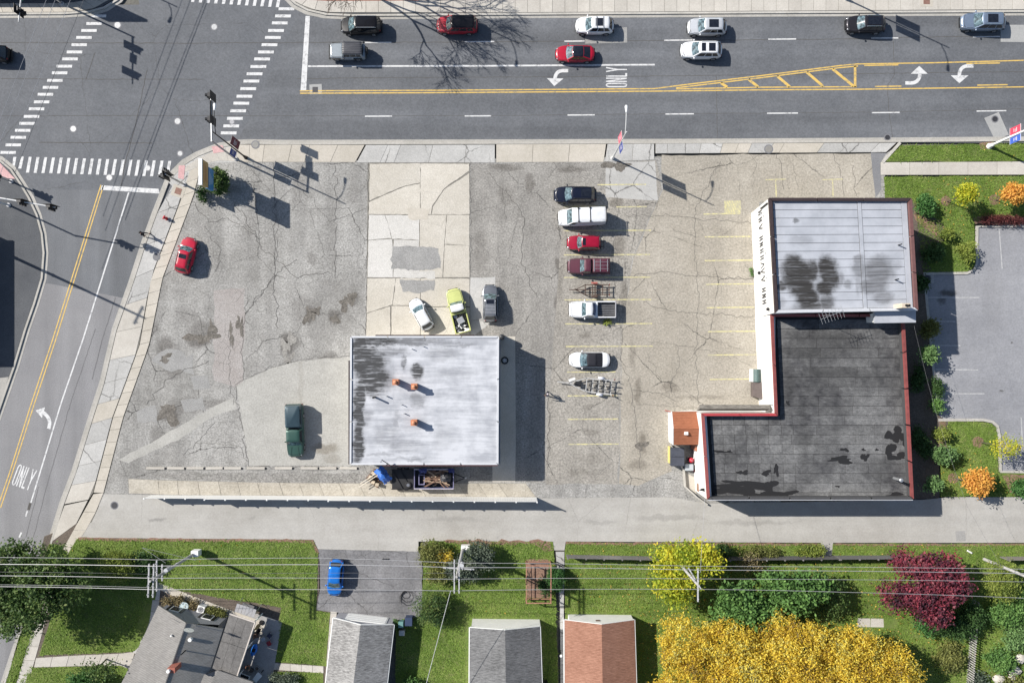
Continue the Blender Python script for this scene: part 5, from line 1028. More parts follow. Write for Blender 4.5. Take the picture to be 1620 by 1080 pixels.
for s in (.45,-.1): rk.tube([(-2.05,s,.7),(-2.35,s,1.1),(-2.3,s,1.55)], .03, 5)
for z, r_ in ((1.0,.33),): 
    for yy in (.45,-.25): rk.loft([[(-2.35+q*.01, yy+r_*math.cos(j*math.pi/8)*.98, z+r_*math.sin(j*math.pi/8)) for j in range(16)] for q in (0,3)], True, False)
obj('bike_rack', rk, m_trim, rt)
pmr = paint('paint_maroon', (.085,.022,.036), .1, .5, .3)
mr = vehicle('pickup', 'faded maroon pickup with a covered bed and cross bars', 'pickup truck', 931, 421, 5.05, 1.85, 180, 'pickup', pmr, .01, bed=(.58,.7), cab=(.28,.385,.55,.58), cap=(pmr, 1.66, .575, .995), group=GL)
for x in (.62,.76,.93): obj('cap_bar', MB().box(2.525-x*5.05-.03,2.525-x*5.05+.03,-.72,.72,1.66,1.72), m_galv, mr)
for s in (-.4,0,.4): obj('cap_rib', MB().box(-2.3,-.5,s-.015,s+.015,1.655,1.68), m_galv, mr)
wp = vehicle('pickup', 'white pickup truck with an open bed and blue cab rear', 'pickup truck', 937, 489.5, 5.6, 2.0, 180, 'pickup', pwh, .01, bed=(.60,.66), cab=(.26,.35,.50,.585), glass=plain('blue_glass',(.05,.075,.14),.15), group=GL)
obj('bed_edge', MB().box(-2.8,-2.72,-.95,.95,.9,1.16), plain('grey_bedrail',(.3,.3,.31),.5), wp)
cv = vehicle('convertible', 'white convertible with a closed black soft top', 'car', 933, 569, 4.95, 1.86, 180, 'sedan', pwh, .01, roof=plain('soft_top',(.010,.010,.016),.8), glass=plain('soft_top2',(.012,.012,.018),.7), cab=(.24,.42,.66,.86), Hh=1.38, pillar=plain('soft_top',(.010,.010,.016),.8), wr=.78, group=GL)
pg = paint('paint_forest', (.030,.075,.058), .2, .4); pg2 = paint('paint_teal_cap', (.035,.062,.075), .2, .45)
gp = vehicle('pickup', 'dark green pickup with a matching bed cap on the pale concrete pad', 'pickup truck', 466.5, 681, 6.3, 2.0, 271.5, 'pickup', pg, .025, bed=(.56,.7), cab=(.22,.30,.53,.56), cap=(pg2, 1.9, .568, .995), Hh=1.88, group=GL)
for s in (.45,-.45): obj('bonnet_crease', MB().tube([(3.0,s*1.1,1.07),(1.9,s*.8,1.19)], .02, 4), pg, gp)
vehicle('hatchback', 'bright blue hatchback on the driveway behind the alley', 'car', 530.5, 914, 4.45, 1.8, 265, 'hatch', paint('paint_blue', (.012,.15,.52), .2), .02, belt=1.02, Hh=1.6, group=GL)
# load on the lime pickup
def load(name, label, cat, parent_loc, rz, build):
    t = thing(name, label, cat, parent_loc, rz); build(t); return t
bx = Vector(lime.location); hd = R(104)
def onbed(x, y, z): return (bx.x+x*math.cos(hd)-y*math.sin(hd), bx.y+x*math.sin(hd)+y*math.cos(hd), bx.z+z)
t = thing('loose_wheel', 'spare wheel lying in the bed of the lime pickup', 'wheel', onbed(-.62,.5,.75)); obj('tyre', MB().loft([[(q*math.cos(j*math.pi/9), q*math.sin(j*math.pi/9), z_) for j in range(18)] for q, z_ in ((.36,-.1),(.40,0),(.36,.1),(.25,.12),(.22,0),(.25,-.1))], True, False), m_tyre, t, 40); obj('rim', MB().cyl((0,0), .23, -.08, .03, 14), m_rim, t)
t = thing('appliance', 'white metal cabinet lying in the bed of the lime pickup', 'appliance', onbed(-1.25,-.05,.66), hd+.25); obj('case', MB().box(-.36,.36,-.38,.38,0,.55), m_whitep, t); obj('lid', MB().box(-.34,.34,-.36,.36,.55,.57), m_galv, t)
t = thing('scrap_pile', 'jumble of white and black scrap at the tail of the lime pickup', 'scrap', onbed(-2.1,.0,.66), hd)
for i in range(22):
    obj('scrap_piece', MB().obox((rnd.uniform(-.5,.55), rnd.uniform(-.65,.65), rnd.uniform(.08,.4)), (rnd.uniform(.15,.7), rnd.uniform(.06,.25), rnd.uniform(.03,.12)), rnd.uniform(0,3), rnd.uniform(-.3,.3)), rnd.choice((m_whitep,m_whitep,m_trim,m_galv)), t)
# ---- trailers
def trailer_wheel(root, x, y, r=.3, w=.18): wheel_parts(root, x, y, r, w, 1 if y > 0 else -1)
m_rust = plain('rusty_steel', (.075,.045,.035), .85, .3, noise=.4, nscale=6); m_alu = plain('grey_alu', (.46,.46,.45), .5, .3, noise=.25)
tr = thing('frame_trailer', 'bare rusty trailer frame between the maroon and the white pickup', 'trailer', P(938,459,0)); tr.location.z = .02
z = .5
for a, b in (((-1.7,-.62),(1.0,-.62)),((-1.7,.62),(1.0,.62)),((-1.7,0),(1.35,.0)),((-1.7,-.64),(-1.7,.64)),((-.9,-.62),(-.9,.62)),((-.1,-.62),(-.1,.62)),((.45,-.62),(.45,.62)),((1.0,-.62),(1.0,.62))):
    pass
def bars(root, lst, z, w, h, mat, name='frame'):
    for a, b in lst:
        d = math.hypot(b[0]-a[0], b[1]-a[1]); obj(name, MB().obox(((a[0]+b[0])/2,(a[1]+b[1])/2,z), (d+w*.98, w, h), math.atan2(b[1]-a[1], b[0]-a[0])), mat, root)
bars(tr, [((-1.0,-.6),(1.9,-.6)),((-1.0,.6),(1.9,.6)),((-2.9,0),(1.9,.0)),((-2.1,.02),(-1.0,.58)),((-2.1,-.02),(-1.0,-.58))], .50, .09, .10, m_rust)
bars(tr, [((-.98,-.55),(-.98,.55)),((-.1,-.55),(-.1,.55)),((.22,-.55),(.22,.55)),((1.1,-.55),(1.1,.55)),((1.87,-.62),(1.87,.62))], .502, .085, .09, m_rust)
bars(tr, [((.2,-.75),(.2,.75))], .36, .08, .08, m_rust, 'axle'); trailer_wheel(tr, .2, .80, .27); trailer_wheel(tr, .2, -.80, .27)
obj('mudguard', MB().obox((.1,.82,.62),(.75,.2,.05)), plain('faded_red',(.35,.10,.08),.7), tr); obj('mudguard', MB().obox((.1,-.82,.62),(.75,.2,.05)), m_rust, tr); obj('jack', MB().tube([(-2.2,.1,.1),(-2.2,.1,.8)], .05, 6), m_rust, tr)
for s in (1,-1): obj('tail_light', MB().box(1.9,1.97,s*.62-.08,s*.62+.08,.45,.6), m_tl, tr)
tr = thing('boat_trailer', 'empty grey boat trailer with rollers below the white convertible', 'trailer', P(934,609,0)); tr.location.z = .02; tr.rotation_euler = (0,0,R(-6))
bars(tr, [((-4.0,0),(-1.4,0)),((-2.6,.05),(-.6,.80)),((-2.6,-.05),(-.6,-.80)),((-.6,.80),(2.5,.85)),((-.6,-.80),(2.5,-.85))], .52, .10, .11, m_alu)
bars(tr, [((-1.6,-.35),(-1.6,.35)),((-.55,-.75),(-.55,.75)),((.2,-.78),(.2,.78)),((.95,-.80),(.95,.80)),((1.75,-.80),(1.75,.80)),((2.45,-.85),(2.45,.85))], .50, .09, .09, m_alu)
bars(tr, [((-.3,.32),(2.9,.36)),((-.3,-.32),(2.9,-.36))], .72, .12, .07, plain('bunk_carpet',(.10,.10,.10),.95), 'bunk')
for x in (.2,.95,1.75,2.45):
    for s in (.34,-.34): obj('bunk_post', MB().box(x-.04,x+.04,s-.04,s+.04,.5,.7), m_alu, tr)
for x in (-.2,.6,1.4,2.2): obj('roller', MB().wheel((x,0,.62), .09, .3, 10), m_trim, tr)
obj('winch_post', MB().tube([(-2.0,0,.55),(-2.0,0,1.3)], .06, 6).ball((-2.0,0,1.32),(.14,.16,.12),8,5), m_trim, tr); obj('tool_plate', MB().box(-1.9,-1.2,-.3,.3,.58,.62), m_trim, tr)
obj('board', MB().obox((-2.35,.45,.7),(.8,.28,.08), .45), m_whitep, tr)
trailer_wheel(tr, 1.2, 1.0, .3); trailer_wheel(tr, 1.2, -1.0, .3)
for s in (1,-1):
    obj('mudguard', MB().loft([[(1.2+.42*math.cos(a), s*1.0+q, .3+.42*math.sin(a)) for a in [i*math.pi/8 for i in range(9)]] for q in (-.13,.13)], False, False), plain('pale_mudguard',(.5,.52,.58),.4), tr, 60)
    obj('guide_post', MB().tube([(2.5,s*.95,.5),(2.5,s*.98,1.2)], .04, 6), m_alu, tr); obj('tail_light', MB().box(2.72,2.80,s*.95-.1,s*.95+.1,.45,.58), m_tl, tr)
# dump trailer full of timber and the black flat trailer, pallets
m_bluem = plain('blue_steel', (.055,.075,.20), .55, .1, noise=.25)
dt = thing('dump_trailer', 'blue steel trailer heaped with old timber behind the workshop', 'trailer', P(688,754.5,0)); dt.location.z = .02
Lh, Wh = 2.35, 1.15
obj('floor', MB().box(-Lh,Lh,-Wh,Wh,.45,.55), m_trim, dt)
for s in (1,-1): obj('side_wall', MB().box(-Lh,Lh,min(s*Wh,s*(Wh-.06)),max(s*Wh,s*(Wh-.06)),.5,1.35), m_bluem, dt); obj('top_rail', MB().box(-Lh,Lh,s*Wh-.06,s*Wh+.06,1.35,1.42), plain('pale_rail',(.35,.33,.38),.5,noise=.2), dt)
for s in (1,-1): obj('end_wall', MB().box(min(s*Lh,s*(Lh-.06)),max(s*Lh,s*(Lh-.06)),-Wh+.062,Wh-.062,.5,1.36), plain('lilac_rail',(.25,.24,.38),.5,noise=.2), dt)
bars(dt, [((2.4,.5),(3.7,0)),((2.4,-.5),(3.7,0))], .5, .1, .1, m_trim, 'drawbar'); obj('coupling', MB().ball((3.75,0,.52),(.16,.12,.1),8,5), m_galv, dt)
for x in (-.45,.45):
    for s in (1,-1): trailer_wheel(dt, x, s*1.02, .34, .2)
m_w1 = plain('timber_brown', (.16,.095,.065), .9, noise=.3, var=.35, nscale=5); m_w2 = plain('timber_pale', (.36,.26,.18), .9, noise=.3, var=.3, nscale=5)
tp = thing('timber_pile', 'heap of old brown boards in the blue trailer', 'timber', P(688,754.5,1.0)); tp.location.z = .57
for i in range(75):
    obj('board', MB().obox((rnd.uniform(-.95,1.2), rnd.uniform(-.78,.78), rnd.uniform(.15,.85)), (rnd.uniform(.6,1.7), rnd.uniform(.07,.17), .05), rnd.gauss(0,.32), rnd.uniform(-.2,.2), 1, rnd.uniform(-.1,.1)), rnd.choice((m_w1,m_w1,m_w2)), tp)
for x, y, l, c in ((-1.75,-.55,'open blue crate at the left end of the timber trailer',m_bluem),):
    t = thing('crate', l, 'crate', P(668,757,.6)); t.location.z = .57
    for q in ((-.35,.35,-.6,-.54),(-.35,.35,.54,.6),(-.35,-.29,-.54,.54),(.29,.35,-.54,.54)): obj('side', MB().box(*q,0,.75), plain('lilac_rail',(.25,.24,.38),.5), t)
    obj('floor', MB().box(-.29,.29,-.54,.54,0,.05), m_trim, t)
def tarp(name, label, loc_, sx, sy, mat, seed, h=.35):
    t = thing(name, label, 'tarpaulin', loc_); r = random.Random(seed); n = 10; rows = []
    for i in range(n+1):
        rows.append([((i/n-.5)*sx+r.gauss(0,.05), (j/n-.5)*sy+r.gauss(0,.05), h*math.sin(math.pi*i/n)*math.sin(math.pi*j/n)+r.uniform(0,.12)) for j in range(n+1)])
    obj('sheet', MB().loft(rows, False, False), mat, t, 20); return t
m_tb = plain('blue_tarp', (.03,.12,.42), .4, noise=.2); m_tn = plain('navy_tarp', (.04,.055,.20), .5, noise=.3); m_tk = plain('black_tarp', (.035,.035,.04), .5, noise=.4)
tarp('tarpaulin', 'crumpled blue tarpaulin in the upper left of the timber trailer', P(669,744,1.4), .9, .55, m_tn, 3)
tarp('tarpaulin', 'blue tarpaulin bundle in the upper right corner of the timber trailer', P(714,744,1.4), .7, .5, m_tn, 4)
tarp('tarpaulin', 'dark bundle of black and grey sheeting on the timber heap', P(705,755,1.5), 1.2, 1.0, m_tk, 5, .5)
bt = thing('flat_trailer', 'black flat trailer with rails in the shadow behind the workshop', 'trailer', P(637,758,0)); bt.location.z = .02
obj('deck', MB().box(-1.2,1.35,-1.05,1.3,.45,.55), m_trim, bt); bars(bt, [((-1.1,1.2),(.1,-1.0)),((-.2,1.2),(1.1,-.9))], .62, .06, .08, m_black, 'rail')
bars(bt, [((-1.2,-1.05),(1.35,-1.05)),((-1.2,1.3),(1.35,1.3))], .70, .07, .22, m_black, 'side_rail')
obj('tyre', MB().loft([[(.75+q*math.cos(j*math.pi/9), -.55+q*math.sin(j*math.pi/9), z_) for j in range(18)] for q, z_ in ((.36,.58),(.40,.66),(.34,.76),(.24,.76),(.22,.62))], True, True), m_tyre, bt, 40); obj('hub', MB().cyl((.75,-.55), .2, .6, .74, 12), m_rim, bt)
for x in (-.3,.5): 
    for s in (1.36,-1.12): trailer_wheel(bt, x, s, .3, .18)
tarp('tarpaulin', 'bright blue tarpaulin over junk beside the pallets', P(606,751,.9), 1.2, 2.0, m_tb, 7, .7).rotation_euler = (0,0,R(40))
pl = thing('pallet_stack', 'stack of cream blocks on a pallet with poles across', 'pallet', P(594,756,0)); pl.location.z = .02; pl.rotation_euler = (0,0,R(-38))
for i in range(7): obj('pallet_board', MB().box(-.9,.95,-.75+i*.24,-.62+i*.24,.12,.16), m_w1, pl)
for y in (-.7,0,.75): obj('pallet_bearer', MB().box(-.9,.95,y-.05,y+.05,.0,.12), m_w1, pl)
t = None
for i, (x, y) in enumerate(((-.55,.45),(-.02,.52),(-.5,-.1),(-.45,-.45),(.1,-.42),(.65,-.35))): obj('block', MB().obox((x,y,.42),(.42,.36,.5), .1*i), plain('cream_block',(.45,.38,.28),.9,noise=.12,var=.15), pl)
for k, l in ((0,'longer pale pole lying across the pallet of blocks'),(1,'shorter pale pole lying beside it across the pallet')):
    t = thing('pole', l, 'pole', P(588-k*2,757-k*3,.8)); t.location.z = .82; obj('shaft', MB().tube([(-1.4+k*.2,-.95+k*.15,0),(1.2,.75,.05)], .05, 6), plain('pale_pole',(.55,.50,.42),.7), t)
# ================================================================ STREET FURNITURE
def pole_h(base, px_top): pass
m_pole_k = plain('black_pole', (.012,.013,.014), .45, .3); m_pole_w = plain('white_pole', (.60,.60,.59), .45, .2, noise=.08); m_wood = plain('pole_wood', (.36,.35,.335), .9, noise=.3, nscale=6)
m_bred = plain('banner_red', (.30,.022,.04), .7, noise=.1); m_bblue = plain('banner_blue', (.025,.045,.22), .7, noise=.1); m_bdark = plain('banner_dark', (.10,.008,.025), .7, noise=.1)
def lamp_post(label, px, py, h, arm, mat, banners=(), z=.03, rod=.10):
    """arm: direction (world) and reach of the lamp arm; banners: (direction, z0, z1, width, material)"""
    t = thing('lamp_post', label, 'lamp post', P(px, py, z), 0, 'street lamps along the main road')
    obj('base', MB().cyl((0,0), rod*2.4, 0, .1, 12, rod*2.2).cyl((0,0), rod*2.0, .1, .75, 12, rod*1.3), mat, t); obj('pole', MB().tube([(0,0,.7),(0,0,h)], rod, 10, rod*.62), mat, t)
    d = Vector((arm[0], arm[1], 0)).normalized(); L = arm[2]
    obj('arm', MB().tube([Vector((0,0,h-.9))+d*.0, Vector((0,0,h-.45))+d*L*.35, Vector((0,0,h-.2))+d*L*.75, Vector((0,0,h-.15))+d*L], .045, 6), mat, t)
    c = Vector((0,0,h-.17))+d*(L+.3); obj('lamp_head', MB().loft([[c+d*a+Vector((-d.y,d.x,0))*b*s+Vector((0,0,e)) for a, s in ((-.38,.45),(.2,1),(.38,.7),(.38,-.7),(.2,-1),(-.38,-.45))] for b, e in ((.10,.10),(.17,.02),(.15,-.06))]), plain('lamp_white',(.66,.67,.68),.4), t)
    for bd, z0, z1, w, m_ in banners:
        b = Vector((bd[0], bd[1], 0)).normalized(); n_ = Vector((-b.y, b.x, 0)); q = [b*.16, b*(w+.16)]
        bo = obj('banner', MB().frustum([q[0]-n_*.015+Vector((0,0,z0)), q[1]-n_*.015+Vector((0,0,z0)), q[1]+n_*.015+Vector((0,0,z0)), q[0]+n_*.015+Vector((0,0,z0))], [q[0]-n_*.015+Vector((0,0,z1)), q[1]-n_*.015+Vector((0,0,z1)), q[1]+n_*.015+Vector((0,0,z1)), q[0]+n_*.015+Vector((0,0,z1))]), m_, t)
        for zz in (z0+.02, z1-.02): obj('banner_rod', MB().tube([(0,0,zz), b*(w+.2)+Vector((0,0,zz))], .025, 5), mat, t)
        for k, (u0, u1, v0, v1) in enumerate(((.2,.8,.60,.66),(.2,.65,.48,.53),(.25,.75,.36,.40))):
            for s in (1,-1): obj('banner_print', MB().frustum([b*(.16+w*u)+n_*s*o+Vector((0,0,z0+(z1-z0)*v0)) for u, o in ((u0,.016),(u1,.016),(u1,.022),(u0,.022))], [b*(.16+w*u)+n_*s*o+Vector((0,0,z0+(z1-z0)*v1)) for u, o in ((u0,.016),(u1,.016),(u1,.022),(u0,.022))]), plain('banner_print',(.5,.48,.5),.7), bo)
    return t
lamp_post('white lamp post with a red and a blue banner over the south pavement', 969, 250.5, 10.2, (0,1,2.2), m_pole_w, (((-.1,1),5.0,7.4,.85,plain('banner_rose',(.45,.10,.14),.7)),((.1,-1),5.0,7.4,.8,m_bblue)))
lamp_post('thick white lamp post with bright red and blue banners on the grass strip', 1565, 231.5, 10.2, (.3,1,2.2), plain('white_pole2',(.70,.70,.69),.4), (((0,1),3.6,5.4,.8,plain('banner_bright',(.48,.05,.09),.7)),((0,-1),3.6,5.4,.7,plain('banner_royal',(.04,.10,.42),.7))), rod=.15)
lamp_post('black lamp post with a dark red and a navy banner at the street corner', 389, 249.5, 10.0, (.05,1,2.4), m_pole_k, (((.3,1),2.7,5.2,.95,m_bdark),((-.3,-1),2.9,4.6,.7,m_bblue)))
lamp_post('lamp post at the top edge right of the black SUV', 1338, -1, 10.4, (0,-1,2.2), m_pole_w, (((0,1),5.0,7.4,.85,m_bred),((0,-1),5.0,7.4,.8,m_bblue)), z=0)
lamp_post('lamp post at the top edge above the red estate car', 656, -8, 10.4, (-.05,-1,2.2), m_pole_w, z=0)
lamp_post('lamp post just beyond the top edge by the north corner', 136, -56, 9.0, (-.4,-1,1.5), m_pole_k, z=0)
def signal_head(root, pos, facing, n=3):
    f = Vector(facing).normalized(); s = Vector((-f.y, f.x, 0)); p = Vector(pos); hgt = .46*n
    def bx(w, d, z0, z1, o, name, mat, par):
        q = [p+s*a*w/2+f*(o+b*d/2) for a, b in ((-1,-1),(1,-1),(1,1),(-1,1))]
        return obj(name, MB().frustum([v+Vector((0,0,z0)) for v in q], [v+Vector((0,0,z1)) for v in q]), mat, par)
    hd = bx(.46,.32,-hgt/2,hgt/2,0,'signal_head',m_black,root); bx(.95,.03,-hgt/2-.16,hgt/2+.16,-.17,'backplate',m_black,hd)
    for k in range(n):
        z = hgt/2-.23-.46*k; c = p+f*.17+Vector((0,0,z)); obj('lens', MB().loft([[c+f*o+s*.12*math.cos(j*math.pi/6)+Vector((0,0,.12*math.sin(j*math.pi/6))) for j in range(12)] for o in (0,.03)]), plain(('lens_red','lens_amber','lens_green')[k], ((.15,.01,.01),(.15,.08,.01),(.01,.10,.05))[k], .3), hd)
        obj('visor', MB().loft([[c+f*o+s*.18*math.cos(a)+Vector((0,0,.18*math.sin(a))) for a in [math.pi*i/6 for i in range(7)]] for o in (.0,.30)], False, False), m_black, hd)
def signal(label, px, py, h, arm=None, heads=(), mat=m_galv, plates=(), z=.03, r0=.13, ah=None):
    t = thing('traffic_signal', label, 'traffic signal', P(px, py, z), 0, 'traffic signals at the crossing')
    obj('base', MB().cyl((0,0), .28, 0, .15, 12, .24), plain('grey_base',(.4,.4,.41),.6), t); obj('pole', MB().tube([(0,0,.1),(0,0,h)], r0, 10, r0*.7), mat, t)
    if arm:
        d = Vector((arm[0], arm[1], 0)).normalized(); za = ah or h-.15
        obj('mast_arm', MB().tube([(0,0,za), Vector((0,0,za+.15))+d*arm[2]*.5, Vector((0,0,za+.3))+d*arm[2]], .10, 8, .055), mat, t)
        for s in heads: signal_head(t, Vector((0,0,za+.15))+d*s[0], s[1])
        for s0, s1, m_ in plates:
            n_ = Vector((-d.y, d.x, 0)); q = [d*s0-n_*.02, d*s1-n_*.02, d*s1+n_*.02, d*s0+n_*.02]
            obj('name_plate', MB().frustum([v+Vector((0,0,za-.15)) for v in q], [v+Vector((0,0,za+.55)) for v in q]), m_, t)
    else:
        for s in heads: signal_head(t, Vector((s[0],s[2],s[3])), s[1])
    return t
m_green = plain('sign_green', (.012,.16,.11), .5)
signal('mast arm traffic signal on the corner reaching over the main road', 373, 251.5, 7.3, (0,1,5.4), ((2.25,(-1,0,0)),(4.9,(-1,0,0))), m_galv, ((2.7,4.4,m_black),))
signal('short traffic signal post at the corner beside the ramp', 291.5, 292, 4.9, None, ((-.15,(-.3,1,0),.3,4.2),(-.35,(-1,-.2,0),-.1,4.3)), m_galv, z=.04)
signal('mast arm traffic signal at the north west corner with a green plate', 98, 6, 7.1, (-.07,-1,5.6), ((1.2,(1,0,0)),(4.3,(1,0,0))), m_galv, ((2.0,3.1,m_green),), z=.0)
signal('white mast arm traffic signal on the west corner over the side road', 14, 324.5, 6.6, (.985,-.17,9.9), ((6.1,(0,-1,0)),(9.4,(0,-1,0))), m_pole_w, z=.01)
t = signal('small pedestrian signal on the west corner by the pink paving', 18, 287, 3.4, None, ((.15,(1,.3,0),.0,2.9),), m_galv, z=.01)
# pole sign with a round bush behind it
ps = thing('pole_sign', 'tall pole sign with a tan and a blue panel beside the round bush', 'sign', (-34.1, P(330,294)[1], 0))
y0, y1 = -1.42, 1.42
obj('header', MB().box(-.21,.16,y0-.05,y1+.05,6.36,6.6), m_whitep, ps); obj('panel', MB().box(-.2,.2,y0,y1,4.95,6.35), plain('sign_tan',(.40,.27,.10),.6,noise=.25,nscale=5), ps); obj('panel', MB().box(-.17,.17,y0-.0,y1-.9+.5,3.35,4.75), plain('sign_blue',(.03,.17,.36),.5,noise=.2,nscale=4), ps)
for y in (-1.0,.9): obj('post', MB().box(-.09,.09,y-.09,y+.09,0,6.4), m_galv, ps)
for x in (.205,-.205):
    for i, (z0, z1, a, b, m_) in enumerate(((6.02,6.18,-1.1,1.1,'o'),(5.6,5.78,-.9,1.0,'o'),(5.25,5.38,-1.0,.7,'o'))):
        obj('print_line', MB().box(min(x,x*.97),max(x,x*.97)+0, a, b, z0, z1), plain('sign_rust',(.30,.12,.05),.7), ps)
for i in range(4):
    obj('print_line', MB().box(.168,.175, -1.0+.12*i, .6-.2*i, 4.45-.3*i, 4.55-.3*i), plain('sign_pale',(.35,.45,.52),.6), ps)
# hydrant
hy = thing('fire_hydrant', 'red fire hydrant in the grey parkway slabs', 'hydrant', P(263.5,346,.035)); m_hy = plain('hydrant_red', (.42,.02,.03), .5)
obj('barrel', MB().cyl((0,0), .19, 0, .08, 12).cyl((0,0), .14, .08, .62, 12).ball((0,0,.64), (.17,.17,.14), 12, 6), m_hy, hy, 40); obj('nozzle', MB().tube([(-.26,-.1,.45),(.26,.1,.45)], .075, 8), m_hy, hy); obj('nozzle', MB().tube([(0,0,.40),(-.1,.28,.40)], .10, 8), m_hy, hy); obj('cap', MB().cyl((0,0), .05, .76, .84, 6), m_hy, hy)
# wheel stops
for i, x in enumerate((247,279,309.5,340,369,405.5,449.5,490,519.5,552)):
    o_ = ('first','second','third','fourth','fifth','sixth','seventh','eighth','ninth','tenth')[i]
    t = thing('wheel_stop', f'{o_} concrete wheel stop from the left in the line above the fence slabs', 'wheel stop', P(x-.5,740.4,0), R(rnd.uniform(-1,1)), 'concrete wheel stops')
    L = 1.05 if i not in (0,5) else 1.12; m_stop = m_slab_n
    obj('block', MB().frustum([Vector(v) for v in ((-L,-.16,0),(L,-.16,0),(L,.16,0),(-L,.16,0))], [Vector(v) for v in ((-L+.04,-.11,.15),(L-.04,-.11,.15),(L-.04,.11,.15),(-L+.04,.11,.15))]), m_slab_n, t)
    obj('end_cap', MB().box(L,L+.14,-.09,.09,0,.07), m_black, t)
# bins and enclosure objects
def wheelie(label, px, py, w, d, h, mat, lid, rz=0, z=.01):
    t = thing('bin', label, 'bin', P(px, py, z), R(rz)); obj('tub', MB().frustum([Vector(v) for v in ((-w*.43,-d*.43,.08),(w*.43,-d*.43,.08),(w*.43,d*.43,.08),(-w*.43,d*.43,.08))], [Vector(v) for v in ((-w/2,-d/2,h),(w/2,-d/2,h),(w/2,d/2,h),(-w/2,d/2,h))]), mat, t)
    obj('lid', MB().frustum([Vector(v) for v in ((-w*.53,-d*.53,h),(w*.53,-d*.53,h),(w*.53,d*.53,h),(-w*.53,d*.53,h))], [Vector(v) for v in ((-w*.46,-d*.46,h+.1),(w*.46,-d*.46,h+.1),(w*.46,d*.46,h+.1),(-w*.46,d*.46,h+.1))]), lid, t)
    for sx in (-1,1): obj('wheel', MB().wheel((sx*w*.3,-d*.42,.12), .12, .06, 10), m_tyre, t)
    return t
m_gbin = plain('bin_green', (.06,.10,.095), .5, noise=.25, nscale=5); m_bbin = plain('bin_brown', (.10,.08,.075), .6, noise=.2)
t = thing('donation_box', 'rounded green topped white box standing against the store wall', 'donation box', P(1191.5,593.5,.01))
obj('case', MB().box(-.45,.45,-.75,.75,0,1.3), m_whitep, t); rg = [[(-.42+.86*math.sin(i*math.pi/16) if False else -.43+.86*i/8, y, 1.3+.28*math.sin(math.pi*i/8)) for i in range(9)] for y in (-.76,.76)]; obj('lid', MB().loft(rg, False, False).box(-.42,.42,-.74,.74,1.28,1.36), m_gbin, t)
t = thing('dumpster', 'brown flat lidded dumpster below the green topped box', 'dumpster', P(1193,617,.01)); obj('tub', MB().frustum([Vector(v) for v in ((-.45,-.7,.1),(.5,-.9,.1),(.5,.9,.1),(-.45,.9,.1))], [Vector(v) for v in ((-.55,-.72,1.25),(.6,-1.0,1.25),(.6,.95,1.25),(-.55,.95,1.25))]), m_bbin, t); obj('lid', MB().frustum([Vector(v) for v in ((-.6,-.7,1.25),(.62,-1.02,1.3),(.62,.98,1.3),(-.6,.98,1.25))], [Vector(v) for v in ((-.58,-.68,1.3),(.6,-1.0,1.4),(.6,.96,1.4),(-.58,.96,1.3))]), m_bbin, t)
t = thing('dumpster', 'slate grey dumpster with a split lid beside the brown roofed shed', 'dumpster', P(1067.5,720,.02)); obj('tub', MB().frustum([Vector(v) for v in ((-.7,-1.0,.15),(.7,-1.0,.15),(.7,1.0,.15),(-.7,1.0,.15))], [Vector(v) for v in ((-.8,-1.1,1.35),(.8,-1.1,1.35),(.8,1.1,1.35),(-.8,1.1,1.35))]), plain('dumpster_grey',(.06,.065,.08),.6,noise=.2), t)
for y in (-.55,.56): obj('lid', MB().frustum([Vector((a,b+y,1.36)) for a, b in ((-.82,-.54),(.82,-.54),(.82,.54),(-.82,.54))], [Vector((a,b+y,1.43)) for a, b in ((-.8,-.52),(.8,-.52),(.8,.52),(-.8,.52))]), plain('dumpster_lid',(.05,.055,.072),.55,noise=.2), t)
t = thing('gas_tank', 'round red tank between the dumpster and the store wall', 'tank', P(1091.5,726.5,.02)); obj('body', MB().cyl((0,0), .3, 0, .7, 14).ball((0,0,.7), (.3,.3,.2), 14, 6), plain('tank_red',(.45,.02,.04),.4), t, 40); obj('valve', MB().cyl((0,0), .06, .88, 1.0, 8), m_galv, t); obj('pipe', MB().tube([(.15,0,.5),(.3,.5,1.0),(.25,1.9,1.2)], .05, 6), m_whitep, t)
t = thing('utility_box', 'pale grey utility box below the red tank', 'utility box', P(1088,737.5,.02)); obj('case', MB().box(-.48,.48,-.38,.38,0,.8), plain('box_grey',(.33,.36,.38),.5), t); obj('door', MB().box(-.42,.42,.38,.40,.08,.74), m_galv, t)
t = thing('gas_meter', 'grey gas meter with pipes on the store wall beside the red tank', 'meter', P(1099.5,728,.02)); obj('body', MB().box(-.12,.12,-.9,.7,.3,.9), plain('box_grey',(.33,.36,.38),.5,noise=.3), t); obj('pipe', MB().tube([(0,.6,0),(0,.6,1.3)], .04, 6).tube([(0,-.8,0),(0,-.8,1.2)], .04, 6), m_galv, t)
t = thing('gas_meter', 'small rusty red valve at the foot of the store wall', 'meter', P(1097,743,.02)); obj('body', MB().cyl((0,0), .16, 0, .5, 8).box(-.3,.1,-.08,.08,.3,.42), plain('valve_red',(.16,.03,.035),.7,noise=.3), t)
t = thing('wall_vent', 'wooden hatch on the store wall above the tan pad', 'hatch', P(1105.5,767,1.4)); t.location.z = 1.2; obj('board', MB().box(-.12,.08,-.75,.75,-.3,.6), plain('hatch_wood',(.28,.17,.12),.8,noise=.2), t)
